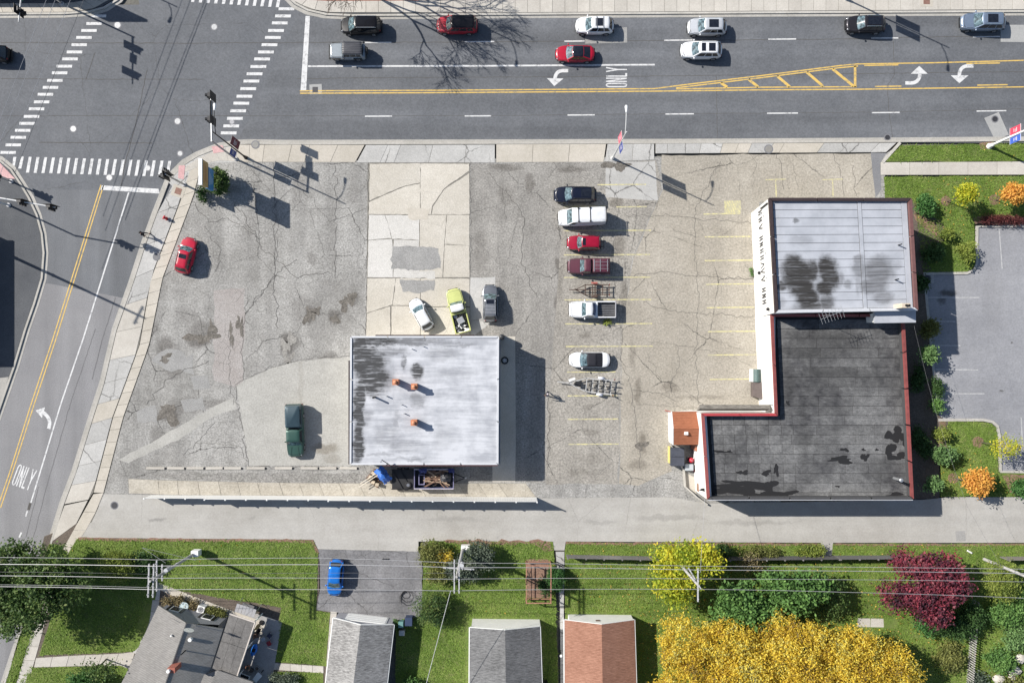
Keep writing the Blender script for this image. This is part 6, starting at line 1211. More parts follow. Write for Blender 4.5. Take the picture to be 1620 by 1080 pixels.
# workshop corner tank and spare wheels
t = thing('water_tank', 'tall dark tank at the upper right corner of the workshop', 'tank', P(794,533.5,.02)); obj('body', MB().cyl((0,0), .33, 0, 1.75, 16).ball((0,0,1.75), (.33,.33,.15), 16, 6), plain('tank_dark',(.025,.027,.03),.5), t, 40); obj('bracket', MB().box(-.5,-.3,-.05,.05,.6,1.2), m_galv, t)
t = thing('loose_wheel', 'wheel with a bright spoked rim leaning by the workshop wall', 'wheel', P(798.5,570,.02)); obj('tyre', MB().loft([[(q*math.cos(j*math.pi/9), q*math.sin(j*math.pi/9), z_) for j in range(18)] for q, z_ in ((.40,0),(.45,.12),(.40,.24),(.30,.26),(.28,.1),(.30,.0))], True, False), m_tyre, t, 40)
for i in range(8): a = i*math.pi/4; obj('spoke', MB().obox((math.cos(a)*.17, math.sin(a)*.17, .2), (.28,.05,.04), a), plain('rim_bright',(.75,.75,.76),.3,.5), t)
# utility poles and overhead wires
def ncross(t, z, L, dirn, mat=m_wood, off=0, ins=4):
    d = Vector((dirn[0], dirn[1], 0)).normalized(); s = Vector((-d.y, d.x, 0))*off
    ca = obj('cross_arm', MB().obox(s+Vector((0,0,z)), (L,.13,.15), math.atan2(d.y, d.x)), mat, t)
    for i in range(ins):
        p = d*L*((i+.5)/ins-.5)*1.08+s; obj('insulator', MB().cyl((p.x,p.y), .06, z+.075, z+.3, 8, .04), plain('insulator_grey',(.45,.46,.48),.3), ca)
def power_pole(label, px, py, h, arms, cabinet=None, z=.03):
    t = thing('power_pole', label, 'power pole', P(px, py, z), 0, 'power poles along the back gardens'); obj('pole', MB().tube([(0,0,-.1),(0,0,h)], .19, 12, .12), m_wood, t)
    for zz, L, d, off, ins in arms: ncross(t, zz, L, d, plain('arm_grey',(.34,.34,.345),.7,noise=.2), off, ins)
    for zz in (2.0,5.5): obj('band', MB().cyl((0,0), .2, zz, zz+.12, 10), m_galv, t)
    if cabinet:
        w, d, z0, z1 = cabinet; obj('cabinet', MB().box(-.2,-.2+w,-d*.5+.1,d*.5+.1,z0,z1), m_whitep, t)
    return t
m_ins = None
p1 = power_pole('power pole with double cross arms and a white cabinet near the grey house', 313, 872, 11.9, ((11.6,3.5,(.03,1),.25,4),(11.6,3.5,(.03,1),-.25,4),(9.9,3.3,(.0,1),.22,4),(8.7,1.8,(0,1),.2,2)), (.85,.7,.5,1.5))
p2 = power_pole('power pole with a white cabinet among the dark bushes beside the driveway', 733, 865, 12.2, ((11.9,3.5,(0,1),.25,4),(11.9,3.5,(0,1),-.25,4),(9.0,3.4,(1,-.06),.0,4)), (1.0,.7,.4,1.3))
for o_, hh in ((p1, 11.9), (p2, 12.2)):
    obj('transformer', MB().cyl((.35,.3), .24, 8.2, 9.1, 12), plain('transformer_grey',(.40,.41,.42),.5), o_)
p3 = power_pole('power pole rising through the yellow green tree', 1064, 878, 11.9, ((11.6,3.5,(0,1),.0,4),(9.6,2.6,(.6,-1),.2,3)))
p4 = power_pole('leaning grey power pole at the right edge by the dark red tree', 1557, 884, 11.9, ((11.6,3.4,(0,1),.2,4),(11.6,3.4,(0,1),-.2,4)))
power_pole('power pole just beyond the left edge beside the dark lot', -6, 394, 15.0, ((14.5,2.4,(.5,1),.2,3),), z=.0)
m_wire = plain('bright_wire', (.38,.38,.39), .45, .3, noise=.05); m_cable = plain('dark_cable', (.12,.12,.125), .6)
def wire(label, pts, r=.03, mat=m_wire, sag=.25):
    V3 = [Vector(P(*p)) for p in pts]; path = []
    for a, b in zip(V3, V3[1:]):
        k = max(2, int((b-a).length/3))
        for i in range(k): t_ = i/k; q = a.lerp(b, t_); q.z -= 4*sag*t_*(1-t_)*min(1, (b-a).length/25); path.append(q)
    path.append(V3[-1]); o_ = thing('power_line', label, 'power line', path[0], 0, 'overhead wires'); obj('wire', MB().tube([p-path[0] for p in path], r*.72, 5), mat, o_)
wire('highest thin wire of the bundle nearest the alley', [(-40,881,9),(245,885,9),(505,882,9),(720,890,9),(1107,895,9),(1700,901,9)], .03, plain('mid_wire',(.34,.34,.35),.5))
wire('second overhead wire from the alley, thick and doubled', [(-40,892,11.8),(243,895,11.8),(500,892.5,11.8),(716,897,11.9),(1107,901,11.8),(1700,908,11.8)], .042)
wire('third overhead wire from the alley', [(-40,910,11.8),(241,914,11.8),(716,915.5,11.9),(1107,915,11.8),(1700,921,11.8)], .03)
wire('bright overhead wire farthest from the alley', [(-40,927,11.8),(240,932,11.8),(716,934,11.9),(1107,931.5,11.8),(1330,936,11.8),(1700,949,11.8)], .032)
wire('thin dark cable slung below the bright wires on the left', [(-40,904,8.2),(250,908,8.2),(720,906,8.2)], .02, m_cable)
wire('slack cable running on from the left pole below the wires', [(-40,924,9.2),(245,929,9.2)], .022, plain('mid_wire',(.34,.34,.35),.5))
wire('slanting white service cable from the bush pole to the bottom edge', [(713,934,11),(672,1090,6)], .04, plain('service_wire',(.5,.5,.5),.5))
wire('white cable crossing the alley to the store corner', [(1116,775,6),(1108,905,10)], .022)
wire('thin service wire from the left pole to the house gable', [(243,915,10),(297,987,5)], .02, m_cable)
wire('thin wire above the shrubs from the store roof towards the leaning pole', [(1446,515,6.2),(1480,650,7.5),(1530,800,9.5),(1590,905,11.3)], .014, m_cable)
wire('thin guy wire fanning up from the left pole', [(225,866,9),(262,890,9)], .02); wire('thin guy wire fanning out to the right of the left pole', [(225,866,9),(310,886,8)], .02)
wire('left of the three bright wires over the west crosswalk', [(208,-364,7.5),(-28,260,7.5)], .03); wire('middle of the three bright wires over the west crosswalk', [(223,-364,7.5),(-24,285,7.5)], .03)
wire('right of the three bright wires over the west crosswalk', [(252,-364,7.5),(8,255,7.5),(-30,352,7.5)], .03); wire('dark cable beside the three bright wires over the crosswalk', [(271,-364,7),(24,272,7)], .04, m_cable)
# sign with a big shadow beyond the top edge
t = thing('billboard', 'large sign board just beyond the top edge, shading the crossing', 'sign', P(80,-28)); t.location.z = 0
obj('board', MB().box(-3.0,1.7,-.15,.15,4.0,8.2), m_greywall, t); obj('post', MB().box(-.2,.2,-.1,.1,0,4.1), m_galv, t)
t = thing('entrance_awning', 'dark awning at the top left edge over the pavement', 'awning', P(40,-14)); obj('canopy', MB().frustum([Vector(v) for v in ((-9,-.55,2.6),(7,-.55,2.6),(7,1.5,3.2),(-9,1.5,3.2))], [Vector(v) for v in ((-9,-.5,2.75),(7,-.5,2.75),(7,1.5,3.4),(-9,1.5,3.4))]), m_dkmetal, t); obj('wall', MB().box(-9,7,1.5,6,0,4), m_greywall, t)
t = thing('corner_building', 'flat roofed building just beyond the left edge shading the dark lot', 'building', P(-130,430)); obj('wall', MB().box(-9,5.0,-8.3,6.5,0,5.2), m_greywall, t); obj('roof', MB().box(-9.2,5.2,-8.5,6.7,5.2,5.4), m_dkmetal, t)
# AC unit, patio things
ac = thing('ac_unit', 'white air conditioning unit with a round fan at the house gable', 'air conditioner', P(322,960,.04), R(-17)); obj('case', MB().box(-.42,.42,-.42,.42,0,.85), m_whitep, ac); obj('fan_grille', MB().cyl((0,0), .34, .85, .87, 16), plain('fan_grey',(.2,.2,.21),.5), ac)
for i in range(5): a = i*2*math.pi/5; obj('fan_blade', MB().obox((math.cos(a)*.16, math.sin(a)*.16, .885), (.28,.1,.02), a), m_galv, ac)
t = thing('garden_table', 'round pale table beside the house gable', 'table', P(295,955.5,.04)); obj('tabletop', MB().cyl((0,0), .55, .70, .74, 20), plain('table_aqua',(.42,.50,.52),.4), t)
for i in range(3): a = i*2.1; obj('leg', MB().tube([(0,0,.7),(math.cos(a)*.4,math.sin(a)*.4,0)], .03, 6), m_galv, t)
t = thing('garden_swing', 'garden swing with a slatted grey canopy on the lawn edge', 'swing', P(397,957,.04), R(-18))
for i in range(6): obj('canopy_slat', MB().box(-1.2+i*.405,-.83+i*.405,-.5,.5,1.82,1.86), plain('canopy_grey',(.30,.30,.31),.6), t)
for x in (-1.2,1.2):
    obj('frame', MB().tube([(x,-.6,0),(x,0,1.8),(x,.6,0)], .035, 6), m_galv, t)
obj('bench', MB().box(-.9,.9,-.25,.25,.45,.5).box(-.9,.9,-.3,-.24,.5,1.0), plain('canopy_dark',(.12,.12,.125),.7), t)
t = thing('parasol', 'closed brown parasol beside the porch', 'parasol', P(414,984,.05)); obj('pole', MB().tube([(0,0,0),(0,0,2.5)], .03, 6), m_w1, t); obj('canopy', MB().loft([[(r_*math.cos(j*math.pi/4), r_*math.sin(j*math.pi/4), z_) for j in range(8)] for r_, z_ in ((.22,1.0),(.2,1.5),(.12,2.2),(.04,2.6))]), plain('parasol_tan',(.32,.22,.11),.8,noise=.3), t); obj('base', MB().cyl((0,0), .3, 0, .1, 12), m_black, t)
t = thing('kayak', 'blue plastic toy boat on the shaded patio', 'toy', P(403,1026,.05), R(70)); obj('hull', MB().loft([[(x, w_*math.cos(j*math.pi/4), .22+.2*math.sin(j*math.pi/4)*(.6 if j > 4 else 1)) for j in range(8)] for x, w_ in ((-.75,.08),(-.5,.3),(0,.4),(.5,.28),(.75,.06))]), plain('toy_blue',(.02,.16,.55),.35), t, 50); obj('seat', MB().box(-.2,.25,-.2,.2,.4,.46), m_black, t)
def chair(label, px, py, mat, rz, z=.05):
    t = thing('patio_chair', label, 'chair', P(px, py, z), R(rz)); obj('seat', MB().box(-.25,.25,-.25,.25,.40,.45), mat, t); obj('backrest', MB().box(-.25,.25,.22,.27,.45,.95), mat, t)
    for x in (-.22,.22):
        for y in (-.22,.22): obj('leg', MB().box(x-.02,x+.02,y-.02,y+.02,0,.40), mat, t)
chair('dark red patio chair at the lawn side of the patio', 427, 1015, plain('chair_red',(.22,.015,.03),.6), -60); chair('navy patio chair above the red one', 428, 1003, plain('chair_navy',(.02,.025,.06),.6), -40); chair('grey folding chair left of the navy chair', 418, 1008, m_galv, 30); chair('brown patio chair by the parasol', 408, 1003, m_w1, 100); chair('black patio chair in the porch shade', 411, 994, m_black, 160)
t = thing('cold_frame', 'white framed glass panel leaning at the porch corner', 'cold frame', P(388,1070,.05), R(-20)); obj('frame', MB().box(-.6,.6,-.45,.45,.3,.36), m_whitep, t); obj('pane', MB().box(-.5,.5,-.36,.36,.355,.37), m_glass, t); obj('leg', MB().box(-.55,-.5,-.4,.4,0,.3), m_whitep, t); obj('leg', MB().box(.5,.55,-.4,.4,0,.3), m_whitep, t)
t = thing('wheelbarrow', 'white wheelbarrow tub by the patio path', 'wheelbarrow', P(410,1067,.05), R(50)); obj('tray', MB().frustum([Vector(v) for v in ((-.4,-.2,.4),(.4,-.25,.4),(.4,.25,.4),(-.4,.2,.4))], [Vector(v) for v in ((-.55,-.3,.7),(.55,-.35,.7),(.55,.35,.7),(-.55,.3,.7))]), m_whitep, t); obj('wheel', MB().wheel((.7,0,.2), .2, .1, 12), m_tyre, t); obj('handle', MB().tube([(-1.1,-.25,.55),(.6,-.1,.25)], .03, 6).tube([(-1.1,.25,.55),(.6,.1,.25)], .03, 6), m_galv, t)
for i, (x, y, l) in enumerate(((408,1055,'small round planter on the shaded patio nearest the path'),(399,1058,'dark planter left of the small round one'),(393,1054,'planter with red flowers near the porch gutter'))):
    t = thing('planter', l, 'planter', P(x, y, .05)); obj('pot', MB().cyl((0,0), .2, 0, .35, 12, .26), (m_galv, m_black, m_terra)[i], t); obj('soil', MB().cyl((0,0), .22, .35, .36, 12), m_mulch_d, t)
t = thing('bin', 'tall navy blue bin beside the driveway end', 'bin', P(648,978,.03)); obj('tub', MB().box(-.4,.4,-.45,.45,0,1.0), plain('bin_navy',(.03,.045,.09),.5), t); obj('lid', MB().box(-.43,.43,-.5,.48,1.0,1.08), plain('bin_navy',(.03,.045,.09),.5), t)
wheelie('teal wheeled bin behind the driveway garage', 636, 983, .6, .7, 1.0, plain('bin_teal',(.06,.16,.15),.5), plain('bin_teal_lid',(.12,.24,.23),.5)); wheelie('grey lidded bin beside the teal bin', 637.5, 996, .65, .6, 1.0, plain('bin_pale',(.3,.3,.29),.6), plain('bin_pale_lid',(.42,.42,.40),.6))
wheelie('black bin in the gap beside the dark garage', 862, 1078, .6, .7, 1.0, m_black, m_trim); t = thing('lamp', 'small white round lamp on the red garage side', 'lamp', P(888,1037,1.8)); obj('globe', MB().ball((0,0,0), (.18,.18,.18), 10, 6), m_whitep, t); obj('post', MB().cyl((0,0), .05, -1.8, -.1, 8), m_black, t)
t = thing('garden_hose', 'coil of black hose on the driveway', 'hose', P(640,938,.03)); obj('coil', MB().tube([(math.cos(a*.9)*(.28+.035*a)+.02*a, math.sin(a*.9)*(.3+.03*a)-.03*a, .03+.004*a) for a in range(0,26)], .025, 5), m_black, t)
t = thing('wood_scraps', 'three small dark sticks lying on the driveway', 'sticks', P(610,884,.03))
for i in range(3): obj('stick', MB().obox((-.3+i*.3,0,.04), (.22,.12,.08), .4), m_black, t)
# timber garden frame
t = thing('garden_pergola', 'open timber garden frame over bare soil beside the round green bush', 'pergola', P(851,916,.03)); m_ped = plain('cedar', (.30,.15,.10), .85, noise=.25, nscale=5)
w_, d_, h_ = 1.45, 2.2, 1.9
for x in (-w_,w_):
    for y in (-d_,0,d_): obj('post', MB().box(x-.06,x+.06,y-.06,y+.06,0,h_), m_ped, t)
    obj('beam', MB().box(x-.05,x+.05,-d_-.06,d_+.06,h_,h_+.14), m_ped, t); obj('rail', MB().box(x-.03,x+.03,-d_,d_,.9,1.0), m_ped, t)
for y in (-d_,d_): obj('beam', MB().box(-w_+.05,w_-.05,y-.05,y+.05,h_+.003,h_+.137), m_ped, t); obj('rail', MB().box(-w_,w_,y-.03,y+.03,.3,.6), m_ped, t)
for k in (-.6,): 
    obj('trellis', MB().tube([(-w_+.6,-d_,1.5),(-w_+.6,d_,1.5)], .05, 5).tube([(-w_+.1,d_*.2,1.5),(-w_+.6,d_*.7,1.5)], .04, 5).tube([(-w_+.1,d_*.7,1.5),(-w_+.6,d_*.2,1.5)], .04, 5), m_trim, t)
struct('soil_bed', MB().sheet(pp([(833,884),(868,884),(869,945),(834,945)]), .037), m_mulch)
t = thing('gate', 'small dark gate across the narrow back path', 'gate', P(879,887,.03), R(-28)); obj('frame', MB().box(-.1,1.2,-.03,.03,.9,1.0).box(-.1,1.2,-.03,.03,.2,.3), m_black, t)
for i in range(6): obj('bar', MB().box(i*.2,i*.2+.04,-.02,.02,.05,1.1), m_black, t)
t = thing('white_pipe', 'short white pipe end lying by the dark red tree', 'pipe', P(1533,872,.1), R(-30)); obj('pipe', MB().tube([(-.3,0,.1),(.3,0,.1)], .1, 8), m_whitep, t)
for i, (x, y) in enumerate(((1602,1059),(1578,1072),(1612,1040),(1598,1070))):
    t = thing('rock', ('pale boulder at the bottom right corner','pale boulder left of the corner one','smaller pale rock above the corner boulder','flat pale rock between the boulders')[i], 'rock', P(x, y, .03)); mb = MB().ball((0,0,.25), (.9-.15*i,.6,.35), 9, 6); mb.v = [(v[0]*(1+rnd.uniform(-.15,.15)), v[1]*(1+rnd.uniform(-.15,.15)), v[2]) for v in mb.v]; obj('stone', mb, plain('pale_rock',(.45,.42,.37),.9,noise=.25), t)
# ================================================================ PEOPLE
def person(label, px, py, rz, stride, arms, top_m, leg_m, hair_m, h=1.75, z=.02):
    t = thing('person', label, 'person', P(px, py, z), R(rz), 'people on foot'); s = h/1.75
    skin = plain('skin', (.42,.24,.17), .6)
    J = {'pel': (0,0,.95), 'w': (0,0,1.12), 'ch': (.02,0,1.36), 'nk': (.03,0,1.50), 'hd0': (.04,0,1.58), 'hd': (.05,0,1.68)}
    def skel(name, verts, edges, rad, mat, sub=1):
        me = bpy.data.meshes.new(name); me.from_pydata([tuple(c*s for c in v) for v in verts], edges, []); o = link(name, me, mat, t)
        mod = o.modifiers.new('skin', 'SKIN'); 
        for i, r_ in enumerate(rad): me.skin_vertices[0].data[i].radius = (r_[0]*s, r_[1]*s) if isinstance(r_, tuple) else (r_*s, r_*s)
        me.skin_vertices[0].data[0].use_root = True
        mod.use_smooth_shade = True; sd = o.modifiers.new('sub', 'SUBSURF'); sd.levels = sub; sd.render_levels = sub; return o
    st = stride
    hips = [(0,.10,.90),(0,-.10,.90)]; kn = [(st*.28+.05,.10,.50),(-st*.15+.05,-.10,.50)]; an = [(st*.42,.10,.09),(-st*.42,-.10,.11)]; toe = [(st*.42+.2,.11,.05),(-st*.42+.19,-.11,.05)]
    sh = [(.01,.19,1.42),(.01,-.19,1.42)]; el = [(.01+arms[0]*.2,.27,1.14),(.01+arms[1]*.2,-.27,1.14)]; wr = [(.08+arms[0]*.4,.25,.90),(.08+arms[1]*.4,-.25,.90)]
    v = [J['pel'],J['w'],J['ch'],J['nk'],J['hd0'],J['hd']]+[hips[0],kn[0],an[0],toe[0],hips[1],kn[1],an[1],toe[1]]+[sh[0],el[0],wr[0],sh[1],el[1],wr[1]]
    e = [(0,1),(1,2),(2,3),(3,4),(4,5),(0,6),(6,7),(7,8),(8,9),(0,10),(10,11),(11,12),(12,13),(2,14),(14,15),(15,16),(2,17),(17,18),(18,19)]
    rd = [.115,.11,.13,.055,.085,.09]+[.085,.06,.042,.04]*2+[.06,.042,.03]*2
    nv = len(v)
    for k, w_ in enumerate((16, 19)):       # palms, four fingers and a thumb
        W_ = Vector(v[w_]); yy = 1 if k == 0 else -1
        v.append(tuple(W_+Vector((.02,0,-.08)))); e.append((w_, nv)); rd.append(.026); pm_ = nv; nv += 1
        for f_ in range(4):
            v.append(tuple(W_+Vector((.035-.022*f_+.015,0,-.17+.012*abs(f_-1))))); e.append((pm_, nv)); rd.append(.009); nv += 1
        v.append(tuple(W_+Vector((.075,-yy*.015,-.10)))); e.append((pm_, nv)); rd.append(.010); nv += 1
    skel('body', v, e, rd, skin)
    skel('jacket', [J['pel'],J['w'],J['ch'],(.03,0,1.47),sh[0],el[0],tuple(Vector(el[0]).lerp(Vector(wr[0]),.9)),sh[1],el[1],tuple(Vector(el[1]).lerp(Vector(wr[1]),.9))], [(0,1),(1,2),(2,3),(2,4),(4,5),(5,6),(2,7),(7,8),(8,9)], [(.13,.16),(.13,.15),(.15,.18),.085,.085,.065,.05,.085,.065,.05], top_m)
    skel('trousers', [(0,0,.97),hips[0],kn[0],tuple(Vector(an[0])+Vector((0,0,.06))),hips[1],kn[1],tuple(Vector(an[1])+Vector((0,0,.06)))], [(0,1),(1,2),(2,3),(0,4),(4,5),(5,6)], [.13,.10,.078,.065,.10,.078,.065], leg_m)
    for k in (0,1): obj('shoe', MB().ball(tuple(c*s for c in ((an[k][0]+.07), an[k][1], .05)), (.15*s,.055*s,.055*s), 10, 6), m_black, t, 60)
    obj('hair', MB().ball((.03*s,0,1.71*s), (.115*s,.10*s,.095*s), 12, 7), hair_m, t, 60)
    obj('nose', MB().ball((.15*s,0,1.66*s), (.02,.014,.022), 6, 4), skin, t)
    for y in (.035,-.035): obj('eye', MB().ball((.138*s,y*s,1.69*s), (.01,.014,.009), 6, 4), m_black, t)
    obj('mouth', MB().ball((.135*s,0,1.615*s), (.012,.026,.007), 6, 4), plain('lip',(.28,.09,.08),.6), t)
    for y in (.092,-.092): obj('ear', MB().ball((.045*s,y*s,1.67*s), (.022,.012,.032), 6, 4), skin, t)
    return t
person('person in dark clothes striding over the kerb of the side road', 232, 372, 15, .75, (-.8,.8), plain('cloth_black',(.015,.015,.018),.9), plain('cloth_black2',(.02,.02,.024),.9), plain('hair_dark',(.02,.015,.012),.7), 1.8, .03)
person('pale haired person in dark clothes walking past the boat trailer', 865.5, 622, 200, .5, (.6,-.6), plain('cloth_navy',(.03,.03,.05),.9), plain('cloth_black2',(.02,.02,.024),.9), plain('hair_pale',(.55,.50,.52),.7), 1.75, .02)
# ================================================================ VEGETATION
def np_mesh(name, V, Fq):
    m = bpy.data.meshes.new(name); n = len(V); k = len(Fq); c = Fq.shape[1]
    m.vertices.add(n); m.vertices.foreach_set('co', V.astype(np.float32).ravel())
    m.loops.add(k*c); m.loops.foreach_set('vertex_index', Fq.astype(np.int32).ravel())
    m.polygons.add(k); m.polygons.foreach_set('loop_start', np.arange(0, k*c, c, dtype=np.int32))
    try: m.polygons.foreach_set('loop_total', np.full(k, c, dtype=np.int32))
    except Exception: pass
    m.update(calc_edges=True); return m
def leaf_cloud(C, size, g, flat=.5, asp=.55):
    """one pointed leaf (two triangles) at each centre"""
    n = len(C); a = g.normal(size=(n,3)); a[:,2] *= flat; a /= np.linalg.norm(a, axis=1)[:,None]
    b = g.normal(size=(n,3)); b -= a*(a*b).sum(1)[:,None]; b /= np.linalg.norm(b, axis=1)[:,None]
    s = size*g.uniform(.6, 1.35, n)[:,None]
    V = np.stack([C-a*s, C-b*s*asp+a*s*.1, C+a*s, C+b*s*asp+a*s*.1], 1).reshape(-1,3)
    return V, np.arange(n*4).reshape(-1,4)
def crown_points(lobes, nclump, per, spread, g, shell=.55):
    vol = np.array([l[3]*l[4]*l[5] for l in lobes])**.7; cnt = np.maximum(3, (vol/vol.sum()*nclump).astype(int)); out = []; cl = []
    for l, k in zip(lobes, cnt):
        d = g.normal(size=(k,3)); d /= np.linalg.norm(d, axis=1)[:,None]; d[:,2] = np.where(d[:,2] < -.35, -d[:,2]*.6, d[:,2])
        r = g.uniform(shell, 1, k)[:,None]; c = np.array(l[:3])+d*r*np.array(l[3:6]); cl.append(c)
        p = np.repeat(c, per, 0)+g.normal(size=(k*per,3))*spread*np.array([1,1,.75]); out.append(p)
    P_ = np.concatenate(out); P_[:,2] = np.maximum(P_[:,2], .06); return P_, np.concatenate(cl)
def plant(name, label, cat, px, py, lobes, nclump, per, leaf, mat, spread=.4, trunk=.15, seed=1, group=None, z=.03, limbs=9, flat=.5, asp=.55, bark=None, crown='crown', stem='trunk', shell=.55, fork=.55):
    g = np.random.default_rng(seed); r = random.Random(seed)
    t = thing(name, label, cat, P(px, py, z), 0, group)
    pts, cl = crown_points(lobes, nclump, per, spread, g, shell)
    V, Fq = leaf_cloud(pts, leaf, g, flat, asp); link(crown, np_mesh(crown, V, Fq), mat, t)
    mb = MB(); L0 = lobes[0]; fz = max(.15, (L0[2]-L0[5]*.4)*fork); c0 = Vector((0,0,0))
    f0 = Vector((L0[0]*.35, L0[1]*.35, fz)); mb.tube([(0,0,-.1), f0*.5+Vector((0,0,0)), f0], trunk, 8, trunk*.75)
    for i in range(limbs):
        e = Vector(cl[r.randrange(len(cl))]); m_ = f0.lerp(e, .5)+Vector((r.gauss(0,.1),r.gauss(0,.1),abs(r.gauss(0,.15))*(e-f0).length*.3))
        mb.tube([f0, m_, e], trunk*.5, 5, trunk*.1, False)
    obj(stem, mb, bark or m_bark, t); return t
m_bark = plain('bark', (.085,.068,.055), .95, noise=.35, nscale=6)
lf_dark = leaf_mat('leaf_dark_green', [(.028,.055,.016),(.062,.115,.030),(.12,.185,.052),(.21,.25,.09)], .6)
lf_bush = leaf_mat('leaf_bush_green', [(.020,.048,.015),(.045,.095,.026),(.09,.165,.05)], .8)
lf_lime = leaf_mat('leaf_lime', [(.09,.13,.03),(.20,.25,.045),(.33,.37,.09)], .7)
lf_gold = leaf_mat('leaf_gold', [(.17,.14,.07),(.48,.31,.04),(.68,.49,.045),(.80,.63,.09),(.58,.54,.15),(.31,.30,.14)], .45, .4)
lf_yg = leaf_mat('leaf_yellow_green', [(.16,.24,.03),(.36,.42,.035),(.58,.55,.05),(.66,.52,.05)], .45, .4)
lf_red = leaf_mat('leaf_dark_red', [(.030,.020,.026),(.085,.028,.044),(.16,.034,.054),(.28,.045,.066),(.24,.11,.12)], .45)
lf_or = leaf_mat('leaf_orange', [(.52,.22,.05),(.68,.34,.07),(.74,.45,.10),(.62,.20,.08)], 1.0, .35)
lf_mid = leaf_mat('leaf_mid_green', [(.04,.09,.025),(.11,.22,.055),(.21,.35,.10)], .7)
lf_bright = leaf_mat('leaf_bright_green', [(.075,.14,.05),(.15,.26,.09),(.25,.38,.15)], .9, .35)
lf_olive = leaf_mat('leaf_olive', [(.08,.09,.03),(.16,.175,.05),(.26,.26,.08)], .8)
lf_grey = leaf_mat('leaf_grey_green', [(.05,.075,.055),(.11,.14,.10),(.21,.235,.17)], .8)
lf_pine = leaf_mat('needle_green', [(.022,.05,.02),(.05,.10,.03),(.12,.18,.05),(.24,.27,.09)], .8)
lf_dry = leaf_mat('leaf_dry_straw', [(.14,.11,.06),(.26,.21,.11),(.32,.27,.15)], 1.2)
lf_redtwig = leaf_mat('leaf_barberry', [(.06,.018,.02),(.13,.035,.035),(.17,.06,.055)], 1.0)
lf_fire = leaf_mat('leaf_fresh_green', [(.035,.095,.025),(.06,.155,.04),(.12,.24,.07)], 1.0)
m = M
# big green tree, lower left
plant('tree', 'big dark green tree at the lower left over the lawn', 'tree', 96, 908, [(-2.6,2.6,5.0,3.3,2.9,2.5),(1.6,2.2,5.0,3.2,2.8,2.4),(-2.8,-1.2,5.4,3.2,3.0,2.6),(.8,-1.2,5.6,3.0,2.8,2.6),(3.9,-.2,4.6,2.6,2.8,1.9),(-1.6,-4.0,4.6,2.6,1.8,1.9),(-4.6,.6,5.2,2.6,3.4,2.4)], 430, 60, .17, lf_dark, .42, .32, 11, limbs=26)
plant('shrub', 'yellow green shrub under the wires beside the big dark tree', 'shrub', 196, 886, [(0,.3,1.7,2.0,1.5,1.2),(.3,-.8,1.5,1.7,1.2,1.0)], 90, 55, .11, lf_lime, .33, .1, 12, limbs=8, flat=.8)
plant('shrub', 'small dark shrub right of the yellow green one under the wires', 'shrub', 232, 885, [(0,0,1.0,1.2,1.3,.9)], 30, 50, .12, lf_bush, .3, .08, 13)
plant('tree', 'small green tree beside the front path at the bottom left', 'tree', 148, 1068, [(0,0,2.0,1.9,1.1,1.5)], 50, 55, .14, lf_fire, .33, .1, 14)
plant('tree', 'half bare ornamental tree shading the front path', 'tree', 168, 1042, [(1.0,.2,3.2,1.9,1.2,1.2)], 26, 32, .13, lf_dark, .35, .1, 15, limbs=14)
# row by the bush pole
plant('shrub', 'olive green bush at the corner of the driveway', 'shrub', 686, 872, [(0,0,1.1,1.7,1.5,1.2),(1.0,-.9,1.0,1.2,1.1,1.0)], 70, 55, .11, lf_olive, .33, .1, 21)
plant('shrub', 'small golden bush left of the white pole cabinet', 'shrub', 703, 878, [(0,0,1.1,1.0,.8,.7)], 30, 55, .11, lf_gold, .26, .06, 22)
plant('shrub', 'grey green bush right of the white pole cabinet', 'shrub', 756, 870, [(0,0,1.7,1.5,1.5,1.5),(.8,-.7,1.6,1.1,1.2,1.3)], 75, 55, .11, lf_grey, .33, .1, 23)
plant('shrub', 'dark bush behind the white pole cabinet', 'shrub', 733, 888, [(-.6,-.2,1.6,1.5,1.3,1.3),(.8,-.6,1.5,1.4,1.2,1.2)], 75, 50, .11, lf_grey, .33, .1, 24)
plant('shrub', 'olive bush below the cross arms beside the driveway edge', 'shrub', 697, 900, [(0,0,1.1,1.6,1.2,1.1)], 50, 55, .11, lf_olive, .33, .1, 25)
plant('conifer', 'spreading dark conifer at the driveway edge', 'conifer', 684, 951, [(0,0,1.4,2.1,2.0,1.7),(.3,-1.4,1.1,1.6,1.4,1.2)], 85, 60, .16, lf_pine, .36, .14, 26, flat=.35, asp=.22, limbs=14)
plant('shrub', 'trimmed round green bush beside the timber frame', 'shrub', 879, 911, [(0,0,1.0,.98,1.45,1.1)], 130, 60, .065, lf_fire, .14, .1, 27, shell=.8)
plant('shrub', 'leafy plant growing inside the timber frame', 'shrub', 860, 924, [(0,0,.7,.7,.9,.6)], 22, 40, .10, lf_bush, .25, .05, 28)
